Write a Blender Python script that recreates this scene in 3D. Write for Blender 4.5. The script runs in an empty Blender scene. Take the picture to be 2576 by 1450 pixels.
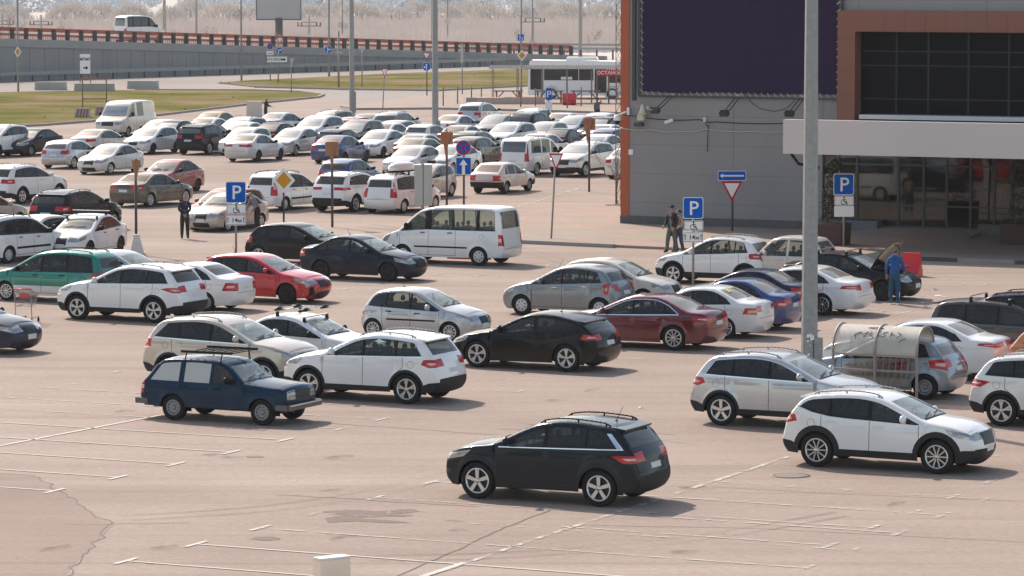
import bpy, bmesh, math, random
import numpy as np
from mathutils import Vector, Matrix
from mathutils.geometry import delaunay_2d_cdt
random.seed(7); RNG = np.random.RandomState(7)
SC = bpy.context.scene
COL = SC.collection
R = math.radians
# ------------------------------------------------------------------ camera model (picture unit: 2576 wide)
FPX, CX, CY, HCAM = 9500.0, 1288.0, 725.0, 10.5
TH = math.atan((725 + 80) / FPX)
def ray(x, y):
    F = Vector((0, math.cos(TH), -math.sin(TH))); U = Vector((0, math.sin(TH), math.cos(TH)))
    return F + Vector(((x - CX) / FPX, 0, 0)) + U * ((CY - y) / FPX)
def at(x, y, z=0.0):
    """world point at height z seen at picture point x, y"""
    d = ray(x, y); t = (z - HCAM) / d.z
    return Vector((d.x * t, d.y * t, z))
def ppm(p):
    return FPX / (p[1] * math.cos(TH) + (HCAM - p[2]) * math.sin(TH))
def height(base, y):
    """height above base of picture row y on the vertical through base"""
    lo, hi = 0.0, 60.0
    for _ in range(40):
        m = (lo + hi) / 2
        q = Vector((base[0], base[1], base[2] + m))
        dz = q.z - HCAM; F = q.y * math.cos(TH) - dz * math.sin(TH); U = q.y * math.sin(TH) + dz * math.cos(TH)
        if CY - FPX * U / F > y: lo = m
        else: hi = m
    return lo
A1 = math.atan2(9500, 19800)
D1 = Vector((math.cos(A1), -math.sin(A1), 0))      # along the shop front, to the right
D2 = Vector((math.sin(A1), math.cos(A1), 0))       # along the aisles, away
# ------------------------------------------------------------------ materials
MATS = {}
def mat(name, col=(.5, .5, .5), rough=.6, metal=0.0, coat=0.0, noise=0.0, nscale=4.0, bump=0.0, spec=.5, emit=None):
    if name in MATS: return MATS[name]
    m = bpy.data.materials.new(name); m.use_nodes = True; MATS[name] = m
    nt = m.node_tree; b = nt.nodes['Principled BSDF']
    b.inputs['Base Color'].default_value = (*col, 1); b.inputs['Roughness'].default_value = rough
    b.inputs['Metallic'].default_value = metal; b.inputs['Coat Weight'].default_value = coat
    b.inputs['Coat Roughness'].default_value = .04
    b.inputs['Specular IOR Level'].default_value = spec
    if noise or bump:
        tc = nt.nodes.new('ShaderNodeTexCoord'); n = nt.nodes.new('ShaderNodeTexNoise')
        n.inputs['Scale'].default_value = nscale; n.inputs['Detail'].default_value = 6
        nt.links.new(tc.outputs['Object'], n.inputs['Vector'])
        if noise:
            mx = nt.nodes.new('ShaderNodeMix'); mx.data_type = 'RGBA'
            mx.inputs['A'].default_value = (*[c * (1 - noise) for c in col], 1)
            mx.inputs['B'].default_value = (*[min(1, c * (1 + noise)) for c in col], 1)
            nt.links.new(n.outputs['Fac'], mx.inputs['Factor']); nt.links.new(mx.outputs['Result'], b.inputs['Base Color'])
        if bump:
            bp = nt.nodes.new('ShaderNodeBump'); bp.inputs['Strength'].default_value = bump; bp.inputs['Distance'].default_value = .02
            nt.links.new(n.outputs['Fac'], bp.inputs['Height']); nt.links.new(bp.outputs['Normal'], b.inputs['Normal'])
    return m
DUST = (.36, .31, .26)
def paint(name, col, metal=0.0, dust=.25, rough=.2, coat=.7):
    """car paint: clear coat, road dust lying on the flat tops and splashed along the sills"""
    key = 'paint ' + name
    if key in MATS: return MATS[key]
    m = mat(key, col, rough, metal, .6, spec=.5 if coat > .5 else .13)
    nt = m.node_tree; b = nt.nodes['Principled BSDF']; L = nt.links.new
    tc = nt.nodes.new('ShaderNodeTexCoord'); n = nt.nodes.new('ShaderNodeTexNoise')
    n.inputs['Scale'].default_value = 2.2; n.inputs['Detail'].default_value = 7
    L(tc.outputs['Object'], n.inputs['Vector'])
    sx = nt.nodes.new('ShaderNodeSeparateXYZ'); L(tc.outputs['Object'], sx.inputs[0])
    mr = nt.nodes.new('ShaderNodeMapRange'); mr.inputs['From Min'].default_value = .75; mr.inputs['From Max'].default_value = .22
    mr.inputs['To Min'].default_value = 0; mr.inputs['To Max'].default_value = min(.8, dust * 1.5)
    L(sx.outputs['Z'], mr.inputs['Value'])
    ge = nt.nodes.new('ShaderNodeNewGeometry'); sn = nt.nodes.new('ShaderNodeSeparateXYZ'); L(ge.outputs['Normal'], sn.inputs[0])
    up = nt.nodes.new('ShaderNodeMapRange'); up.inputs['From Min'].default_value = .55; up.inputs['From Max'].default_value = 1
    up.inputs['To Max'].default_value = dust; L(sn.outputs['Z'], up.inputs['Value'])
    ad = nt.nodes.new('ShaderNodeMath'); ad.operation = 'MAXIMUM'; L(mr.outputs[0], ad.inputs[0]); L(up.outputs[0], ad.inputs[1])
    a2 = nt.nodes.new('ShaderNodeMath'); a2.operation = 'MULTIPLY_ADD'; L(ad.outputs[0], a2.inputs[0]); L(n.outputs['Fac'], a2.inputs[1]); a2.inputs[2].default_value = dust * .12
    a3 = nt.nodes.new('ShaderNodeMath'); a3.operation = 'MULTIPLY'; a3.inputs[1].default_value = 1.6; a3.use_clamp = True; L(a2.outputs[0], a3.inputs[0])
    mx = nt.nodes.new('ShaderNodeMix'); mx.data_type = 'RGBA'; mx.inputs['A'].default_value = (*col, 1); mx.inputs['B'].default_value = (*DUST, 1)
    L(a3.outputs[0], mx.inputs['Factor']); L(mx.outputs['Result'], b.inputs['Base Color'])
    rr = nt.nodes.new('ShaderNodeMapRange'); rr.inputs['To Min'].default_value = rough; rr.inputs['To Max'].default_value = .75
    L(a3.outputs[0], rr.inputs['Value']); L(rr.outputs[0], b.inputs['Roughness'])
    cw = nt.nodes.new('ShaderNodeMapRange'); cw.inputs['To Min'].default_value = coat; cw.inputs['To Max'].default_value = .1
    L(a3.outputs[0], cw.inputs['Value']); L(cw.outputs[0], b.inputs['Coat Weight'])
    return m
def glass(name, tint, dust, dustcol=(.5, .5, .46), ior=1.5):
    """see-through pane: tinted, mirror-like at low angles, with a film of dust"""
    if name in MATS: return MATS[name]
    m = bpy.data.materials.new(name); m.use_nodes = True; MATS[name] = m
    nt = m.node_tree; nt.nodes.clear(); L = nt.links.new
    o = nt.nodes.new('ShaderNodeOutputMaterial'); t = nt.nodes.new('ShaderNodeBsdfTransparent'); t.inputs[0].default_value = (*tint, 1)
    g = nt.nodes.new('ShaderNodeBsdfGlossy'); g.inputs['Roughness'].default_value = .03
    f = nt.nodes.new('ShaderNodeFresnel'); f.inputs['IOR'].default_value = ior
    d = nt.nodes.new('ShaderNodeBsdfDiffuse'); d.inputs[0].default_value = (*dustcol, 1)
    m1 = nt.nodes.new('ShaderNodeMixShader'); m1.inputs[0].default_value = dust; L(t.outputs[0], m1.inputs[1]); L(d.outputs[0], m1.inputs[2])
    m2 = nt.nodes.new('ShaderNodeMixShader'); L(f.outputs[0], m2.inputs[0]); L(m1.outputs[0], m2.inputs[1]); L(g.outputs[0], m2.inputs[2])
    L(m2.outputs[0], o.inputs['Surface'])
    return m
# ------------------------------------------------------------------ objects
def link(o, parent=None):
    COL.objects.link(o)
    if parent is not None: o.parent = parent
    return o
def empty(name, loc=(0, 0, 0), rz=0.0):
    o = bpy.data.objects.new(name, None); o.location = loc; o.rotation_euler = (0, 0, rz); o.empty_display_size = .2
    return link(o)
def tag(o, label, cat, group=None):
    o['label'] = label; o['category'] = cat
    if group: o['group'] = group
    return o
def kind(o, k):
    o['kind'] = k; return o
class MB:
    """collects simple shapes into one mesh"""
    def __init__(s): s.v = []; s.f = []; s.m = []; s.sm = []
    def add(s, vs, fs, mi=0, smooth=False):
        b = len(s.v); s.v += [tuple(v) for v in vs]
        for f in fs: s.f.append(tuple(b + i for i in f)); s.m.append(mi); s.sm.append(smooth)
        return s
    def box(s, c, d, mi=0, rz=0.0, M=None, taper=1.0):
        x, y, z = d[0] / 2, d[1] / 2, d[2] / 2; vs = []
        for k, (a, b, e) in enumerate([(-1,-1,-1),(1,-1,-1),(1,1,-1),(-1,1,-1),(-1,-1,1),(1,-1,1),(1,1,1),(-1,1,1)]):
            t = taper if e > 0 else 1
            v = Vector((a * x * t, b * y * t, e * z))
            if M is not None: v = M @ v
            elif rz: v = Matrix.Rotation(rz, 3, 'Z') @ v
            vs.append(v + Vector(c))
        return s.add(vs, [(3,2,1,0),(4,5,6,7),(0,1,5,4),(1,2,6,5),(2,3,7,6),(3,0,4,7)], mi)
    def bar(s, a, b, w, h=None, mi=0, n=0, r2=None):
        """box bar (n=0) or round bar (n sides) from a to b"""
        a = Vector(a); b = Vector(b); d = b - a
        if d.length < 1e-6: return s
        q = d.to_track_quat('Z', 'Y').to_matrix()
        if n == 0:
            h = h or w; pts = [(-w/2,-h/2),(w/2,-h/2),(w/2,h/2),(-w/2,h/2)]; n = 4; k2 = 1
        else:
            pts = [(w * math.cos(2*math.pi*i/n), w * math.sin(2*math.pi*i/n)) for i in range(n)]; k2 = (r2 / w) if r2 else 1
        vs = [a + q @ Vector((p[0], p[1], 0)) for p in pts] + [b + q @ Vector((p[0]*k2, p[1]*k2, 0)) for p in pts]
        fs = [(i, (i+1) % n, n + (i+1) % n, n + i) for i in range(n)] + [tuple(range(n-1, -1, -1)), tuple(range(n, 2*n))]
        base = len(s.f); s.add(vs, fs, mi)
        if n > 4:
            for i in range(n): s.sm[base + i] = True
        return s
    def tube(s, pts, r, n=6, mi=0):
        for a, b in zip(pts[:-1], pts[1:]): s.bar(a, b, r, mi=mi, n=n)
        return s
    def sweep(s, pts, r, n=6, mi=0, closed=False):
        pts = [Vector(p) for p in pts]; k = len(pts); vs = []
        for i, p in enumerate(pts):
            d = (pts[min(i + 1, k - 1)] - pts[max(i - 1, 0)]).normalized(); u = d.cross(Vector((.03, .02, 1)));
            if u.length < .05: u = d.cross(Vector((1, 0, 0)))
            u.normalize(); w = d.cross(u); rr = r[i] if isinstance(r, (list, tuple)) else r
            vs += [p + u * rr * math.cos(2*math.pi*j/n) + w * rr * math.sin(2*math.pi*j/n) for j in range(n)]
        fs = [(i*n+j, i*n+(j+1) % n, (i+1)*n+(j+1) % n, (i+1)*n+j) for i in range(k-1) for j in range(n)] + [tuple(range(n-1, -1, -1)), tuple(range((k-1)*n, k*n))]
        return s.add(vs, fs, mi, True)
    def lathe(s, prof, n=24, c=(0,0,0), axis='Z', mi=0, smooth=True):
        vs = []; k = len(prof)
        for i in range(n):
            a = 2*math.pi*i/n
            for r, h in prof:
                p = (r*math.cos(a), r*math.sin(a), h) if axis == 'Z' else (r*math.cos(a), h, r*math.sin(a))
                vs.append(Vector(p) + Vector(c))
        fs = []
        for i in range(n):
            j = (i+1) % n
            for q in range(k-1):
                f = (i*k+q, j*k+q, j*k+q+1, i*k+q+1)
                fs.append(f if axis == 'Z' else f[::-1])
        return s.add(vs, fs, mi, smooth)
    def ball(s, c, rx, ry=None, rz=None, n=12, mi=0, M=None):
        ry = ry or rx; rz = rz or rx; vs = []; m = max(4, n // 2)
        for i in range(m + 1):
            t = math.pi * i / m
            for j in range(n):
                p = 2*math.pi*j/n; v = Vector((rx*math.sin(t)*math.cos(p), ry*math.sin(t)*math.sin(p), rz*math.cos(t)))
                if M is not None: v = M @ v
                vs.append(v + Vector(c))
        fs = [(i*n+j, (i+1)*n+j, (i+1)*n+(j+1) % n, i*n+(j+1) % n) for i in range(m) for j in range(n)]
        return s.add(vs, fs, mi, True)
    def prism(s, pts, z0, z1, mi=0):
        """flat polygon in xy (counter-clockwise) raised from z0 to z1"""
        n = len(pts)
        vs = [(p[0], p[1], z0) for p in pts] + [(p[0], p[1], z1) for p in pts]
        return s.add(vs, [tuple(range(n, 2*n)), tuple(range(n-1, -1, -1))] + [(i, (i+1) % n, n+(i+1) % n, n+i) for i in range(n)], mi)
    def mesh(s, name, mats):
        me = bpy.data.meshes.new(name); me.from_pydata(s.v, [], s.f)
        for m in (mats if isinstance(mats, (list, tuple)) else [mats]): me.materials.append(m)
        me.polygons.foreach_set('material_index', s.m); me.polygons.foreach_set('use_smooth', s.sm); me.update()
        return me
    def build(s, name, mats, parent=None, loc=None, rz=0.0):
        o = bpy.data.objects.new(name, s.mesh(name, mats))
        if loc is not None: o.location = loc
        if rz: o.rotation_euler = (0, 0, rz)
        return link(o, parent)
def text_mesh(name, body, size, m, parent, loc, rot, align='CENTER', offset=0.0, xs=1.0):
    c = bpy.data.curves.new(name, 'FONT'); c.body = body; c.size = size; c.align_x = align; c.align_y = 'CENTER'; c.extrude = .003; c.offset = offset; c.resolution_u = 3
    t = bpy.data.objects.new(name, c); COL.objects.link(t)
    dg = bpy.context.evaluated_depsgraph_get(); me = bpy.data.meshes.new_from_object(t.evaluated_get(dg)); bpy.data.objects.remove(t)
    me.materials.clear(); me.materials.append(m); me.name = name
    o = bpy.data.objects.new(name, me); o.location = loc; o.rotation_euler = rot; o.scale = (xs, 1, 1)
    return link(o, parent)
# ------------------------------------------------------------------ cars
def chaikin(p, n=2):
    for _ in range(n):
        q = [p[0]]
        for a, b in zip(p[:-1], p[1:]): q += [a * .75 + b * .25, a * .25 + b * .75]
        q.append(p[-1]); p = q
    return p
def inpoly(P, poly):
    x, y = P[:, 0], P[:, 1]; c = np.zeros(len(P), bool); n = len(poly)
    for i in range(n):
        x1, y1 = poly[i]; x2, y2 = poly[(i + 1) % n]
        if y1 == y2: continue
        k = ((y1 > y) != (y2 > y)) & (x < (x2 - x1) * (y - y1) / (y2 - y1) + x1)
        c ^= k
    return c
def segdist(P, A, B):
    """distance of every point P to every segment, least one"""
    d = np.full(len(P), 1e9)
    for a, b in zip(A, B):
        ab = b - a; t = np.clip(((P - a) @ ab) / max(ab @ ab, 1e-12), 0, 1)
        d = np.minimum(d, np.hypot(*(P - a - t[:, None] * ab).T))
    return d
def strip(pts, w):
    """thin polygon along a polyline"""
    pts = [np.array(p, float) for p in pts]; out = []
    for a, b in zip(pts[:-1], pts[1:]):
        d = b - a; d /= max(np.hypot(*d), 1e-9); n = np.array([-d[1], d[0]]) * w / 2
        out.append([a + n - d * w * .2, b + n + d * w * .2, b - n + d * w * .2, a - n - d * w * .2])
    return out
def circle(x, z, r, n=28): return [(x + r * math.cos(2*math.pi*i/n), z + r * math.sin(2*math.pi*i/n)) for i in range(n)]

T = {}
T['sedan'] = dict(L=4.4, H=1.47, W=1.75, WB=2.6, FO=.86, r=.315, clear=.19,
  out=[(.16,.20),(.04,.30),(0,.48),(.03,.63),(.14,.75),(.5,.87),(1.0,.95),(1.22,.99,'cowl'),(1.98,1.37,'wst'),(2.28,1.45),(2.7,1.475),(3.1,1.44,'rgt'),(3.74,1.11,'rgb'),(3.95,1.07),(4.27,1.05),(4.37,.95),(4.39,.75),(4.4,.55),(4.37,.38),(4.26,.22)],
  belt=[(.8,.88),(1.3,.93),(2.5,.97),(3.9,1.03)], drear=(3.42,3.62), pil=[(2.33,.07),(3.22,.045)], doorend=3.42,
  head=[(.03,.60),(.10,.745),(.58,.83),(.50,.70)], headf=(.60,.745,.5), grille=(.50,.70,.42), intake=(.25,.40,.6),
  tail=[(4.02,.84),(4.05,.98),(4.5,.99),(4.5,.80)], tailf=(.80,.97,.55), plate=(.70,.81), fplate=(.42,.52))
T['hatch'] = dict(L=4.15, H=1.5, W=1.74, WB=2.55, FO=.84, r=.315, clear=.19,
  out=[(.16,.20),(.04,.30),(0,.48),(.03,.63),(.14,.76),(.5,.89),(.95,.97),(1.13,1.01,'cowl'),(1.88,1.39,'wst'),(2.2,1.48),(2.65,1.505),(3.2,1.47),(3.62,1.40,'rgt'),(3.93,1.04,'rgb'),(4.03,.92),(4.08,.78),(4.15,.58),(4.13,.40),(4.02,.24)],
  belt=[(.8,.90),(1.3,.94),(2.5,.99),(3.9,1.07)], drear=(3.40,3.62), pil=[(2.22,.07),(3.12,.045)], doorend=3.28,
  head=[(.03,.62),(.10,.76),(.55,.86),(.46,.72)], headf=(.62,.76,.5), grille=(.52,.70,.42), intake=(.25,.40,.6),
  tail=[(3.78,.80),(3.74,1.02),(4.2,1.02),(4.2,.80)], tailf=(.80,1.0,.62), plate=(.68,.79), fplate=(.42,.52))
T['suv'] = dict(L=4.45, H=1.66, W=1.84, WB=2.66, FO=.88, r=.355, clear=.24, clad=True, rails=True,
  out=[(.18,.26),(.04,.38),(0,.55),(.03,.78),(.14,.92),(.5,1.05),(1.0,1.12),(1.2,1.15,'cowl'),(1.98,1.53,'wst'),(2.35,1.63),(2.8,1.665),(3.4,1.63),(3.92,1.57,'rgt'),(4.24,1.16,'rgb'),(4.34,1.02),(4.38,.82),(4.45,.6),(4.42,.44),(4.3,.30)],
  belt=[(.8,1.06),(1.3,1.11),(2.5,1.14),(4.2,1.19)], ins=.085, drear=(3.75,4.0), pil=[(2.36,.075),(3.28,.05)], doorend=3.48,
  head=[(.03,.76),(.10,.90),(.66,1.0),(.5,.86)], headf=(.74,.88,.5), grille=(.62,.86,.5), intake=(.34,.52,.6),
  tail=[(3.98,.92),(4.0,1.10),(4.5,1.12),(4.5,.90)], tailf=(.92,1.10,.55), plate=(.74,.86), fplate=(.50,.60))
T['mpv'] = dict(T['suv'], L=4.47, H=1.66, W=1.75, WB=2.9, FO=.82, r=.315, clear=.20, clad=False, rails=True,
  out=[(.14,.20),(.03,.32),(0,.5),(.03,.72),(.14,.84),(.5,.95),(.85,1.02),(1.02,1.05,'cowl'),(1.78,1.50,'wst'),(2.1,1.60),(2.7,1.655),(3.5,1.64),(4.15,1.57,'rgt'),(4.33,1.10,'rgb'),(4.38,.9),(4.42,.7),(4.47,.55),(4.44,.36),(4.34,.24)],
  belt=[(.7,.93),(1.2,.97),(2.5,1.0),(4.3,1.04)], drear=(4.0,4.12), pil=[(2.18,.09),(3.12,.09)], doorend=3.2,
  head=[(.03,.66),(.10,.82),(.5,.92),(.42,.74)], headf=(.66,.82,.5), grille=(.55,.74,.42), intake=(.28,.42,.6),
  tail=[(4.2,.70),(4.2,1.45),(4.5,1.45),(4.5,.70)], tailf=(.70,1.2,.82), plate=(.60,.71))
T['van'] = dict(L=5.0, H=2.06, W=1.97, WB=2.93, FO=.95, r=.335, clear=.24,
  out=[(.14,.24),(.03,.36),(0,.6),(.07,.86),(.25,1.0),(.7,1.15),(.86,1.22,'cowl'),(1.5,1.80,'wst'),(1.85,1.97),(2.4,2.04),(4.0,2.06),(4.85,2.02,'rgt'),(4.91,1.28,'rgb'),(4.93,1.0),(5.0,.6),(4.98,.42),(4.9,.30)],
  belt=[(.5,1.12),(1.0,1.16),(1.6,1.22),(2.0,1.24),(4.9,1.24)], drear=(4.68,4.72), pil=[(2.05,.24),(3.05,.04),(4.05,.12)], doorend=3.15,
  head=[(.03,.72),(.12,.98),(.5,1.08),(.36,.80)], headf=(.72,.95,.55), grille=(.62,.86,.48), intake=(.30,.5,.7),
  tail=[(4.84,.72),(4.84,1.12),(5.1,1.12),(5.1,.72)], tailf=(.72,1.1,.86), plate=(.62,.74))
T['gazelle'] = dict(T['van'], L=5.5, H=2.2, W=2.03, WB=2.9, FO=1.03, r=.34,
  out=[(.1,.34),(.02,.45),(0,.6),(.06,.92),(.2,1.06),(.7,1.2),(1.0,1.28,'cowl'),(1.5,1.92,'wst'),(1.85,2.14),(2.4,2.2),(4.4,2.2),(5.2,2.14,'rgt'),(5.4,1.4,'rgb'),(5.46,.95),(5.5,.6),(5.46,.45),(5.4,.36)],
  belt=[(.5,1.18),(1.2,1.26),(5.4,1.30)], drear=(3.3,3.3), pil=[(2.2,.30)], doorend=3.3, pilbody=True,
  head=[(.02,.78),(.06,.98),(.3,1.02),(.28,.80)], headf=(.78,.96,.62), grille=(.72,.95,.5), tail=[(5.3,.8),(5.3,1.1),(5.6,1.1),(5.6,.8)], tailf=(.8,1.1,.86))
T['vito'] = dict(T['van'], L=4.75, H=1.9, W=1.9, WB=3.0, FO=.86, rails=True,
  out=[(.14,.22),(.03,.34),(0,.56),(.06,.80),(.25,.95),(.75,1.08),(.92,1.14,'cowl'),(1.7,1.70,'wst'),(2.05,1.84),(2.6,1.9),(3.8,1.89),(4.5,1.85,'rgt'),(4.64,1.16,'rgb'),(4.69,.95),(4.75,.58),(4.73,.4),(4.66,.28)],
  belt=[(.5,1.06),(1.0,1.10),(4.7,1.16)], drear=(4.3,4.34), pil=[(2.15,.16),(3.2,.1)], pilbody=True, doorend=3.2,
  tail=[(4.56,.75),(4.5,1.7),(4.9,1.7),(4.9,.75)], tailf=(.75,1.25,.86), plate=(.7,.82))
T['lada_estate'] = dict(L=4.05, H=1.44, W=1.62, WB=2.42, FO=.70, r=.30, clear=.22, boxy=True,
  out=[(.10,.36),(.05,.48),(.04,.62),(.05,.78),(.12,.85),(.6,.89),(1.05,.935),(1.2,.95,'cowl'),(1.66,1.33,'wst'),(1.95,1.42),(2.5,1.445),(3.1,1.43),(3.52,1.38,'rgt'),(3.86,.96,'rgb'),(3.98,.86),(4.0,.7),(4.02,.55),(4.0,.42),(3.9,.32)],
  belt=[(.5,.84),(1.2,.90),(2.5,.91),(3.95,.93)], drear=(3.42,3.72), pil=[(2.05,.08),(2.86,.14)], pilbody=True, doorend=3.0,
  head=None, headf=(.60,.79,.50), grille=(.60,.79,.50), intake=None,
  tail=[(3.9,.62),(3.88,.90),(4.1,.90),(4.1,.62)], tailf=(.62,.88,.78), plate=(.62,.72))
T['lada_hatch'] = dict(T['lada_estate'], L=4.0, H=1.40, W=1.65, WB=2.46, FO=.79, r=.295,
  out=[(.12,.30),(.02,.40),(0,.55),(.05,.70),(.14,.77),(.6,.86),(1.05,.91),(1.2,.93,'cowl'),(1.86,1.32,'wst'),(2.15,1.385),(2.6,1.40),(3.0,1.385),(3.2,1.35,'rgt'),(3.78,.98,'rgb'),(3.9,.93),(3.97,.84),(3.98,.6),(3.98,.45),(3.9,.32)],
  belt=[(.5,.80),(1.2,.87),(2.5,.89),(3.95,.92)], drear=(3.15,3.35), pil=[(2.2,.06),(3.0,.05)], pilbody=True, doorend=3.05,
  head=[(.0,.58),(.05,.72),(.2,.74),(.2,.58)], headf=(.58,.72,.5), grille=(.56,.70,.5), tail=[(3.8,.62),(3.8,.86),(4.1,.86),(4.1,.62)], tailf=(.62,.86,.62), plate=(.68,.78))
T['jeep'] = dict(T['lada_estate'], L=3.74, H=1.64, W=1.68, WB=2.2, FO=.70, r=.345, clear=.28,
  out=[(.10,.40),(.05,.52),(.04,.70),(.06,.92),(.14,.99),(.6,1.03),(1.05,1.06),(1.15,1.08,'cowl'),(1.58,1.52,'wst'),(1.85,1.62),(2.3,1.645),(2.9,1.62),(3.2,1.56,'rgt'),(3.55,1.02,'rgb'),(3.63,.9),(3.66,.75),(3.68,.6),(3.66,.5),(3.6,.38)],
  belt=[(.5,.98),(1.2,1.02),(3.7,1.03)], drear=(3.12,3.42), pil=[(2.25,.08)], pilbody=True, doorend=2.25,
  headf=(.70,.9,.5), grille=(.68,.9,.5), tail=[(3.58,.66),(3.58,.92),(3.8,.92),(3.8,.66)], tailf=(.66,.9,.75))
T['coupe'] = dict(T['hatch'], L=4.47, H=1.48, W=1.84, WB=2.695, FO=.93, r=.345,
  out=[(.2,.2),(.05,.30),(0,.48),(.03,.62),(.16,.75),(.55,.87),(1.05,.95),(1.28,.99,'cowl'),(2.1,1.37,'wst'),(2.42,1.455),(2.8,1.48),(3.3,1.44),(3.92,1.32,'rgt'),(4.18,1.10,'rgb'),(4.34,.98),(4.40,.84),(4.47,.6),(4.44,.4),(4.3,.24)],
  belt=[(.8,.90),(1.4,.95),(2.6,.99),(3.3,1.06),(4.0,1.25)], drear=(3.85,3.9), pil=[(2.62,.12)], doorend=2.62,
  head=[(.03,.60),(.10,.745),(.62,.84),(.5,.71)], tail=[(3.98,.86),(4.06,.99),(4.6,1.0),(4.6,.84)], tailf=(.84,.98,.6))

def make_shape(sp):
    base = T[sp['type']]; s = dict(base); s.update({k: v for k, v in sp.items() if k not in ('L', 'H', 'W')})
    lb = .10 if base.get('boxy') else .17; kx = (sp.get('L', base['L']) - lb) / base['L']; kz = sp.get('H', base['H']) / base['H']
    s['L'] = base['L'] * kx; s['W'] = sp.get('W', base['W']); s['H'] = base['H'] * kz
    def sc(p): return [(q[0] * kx, q[1] * kz) for q in p] if p else p
    out = s['out']; keyp = {q[2]: np.array((q[0] * kx, q[1] * kz)) for q in out if len(q) > 2}
    s['O0'] = [np.array((q[0] * kx, q[1] * kz)) for q in out]
    s['FO'] = (sp['FO'] if 'FO' in sp else base['FO'] * sp.get('L', base['L']) / base['L']) - lb * .55
    if 'WB' not in sp: s['WB'] = base['WB'] * kx
    for k in ('belt', 'head', 'tail'): s[k] = sc(s[k])
    s['drear'] = tuple(x * kx for x in s['drear']); s['pil'] = [(x * kx, w) for x, w in s['pil']]; s['doorend'] *= kx
    for k in ('headf', 'grille', 'intake', 'tailf'):
        if s.get(k): s[k] = (s[k][0] * kz, s[k][1] * kz, s[k][2])
    for k in ('plate', 'fplate'):
        if s.get(k): s[k] = (s[k][0] * kz, s[k][0] * kz + .11)
    if s.get('shear'): pass
    s['keyp'] = keyp; s['kx'], s['kz'] = kx, kz
    return s

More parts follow.
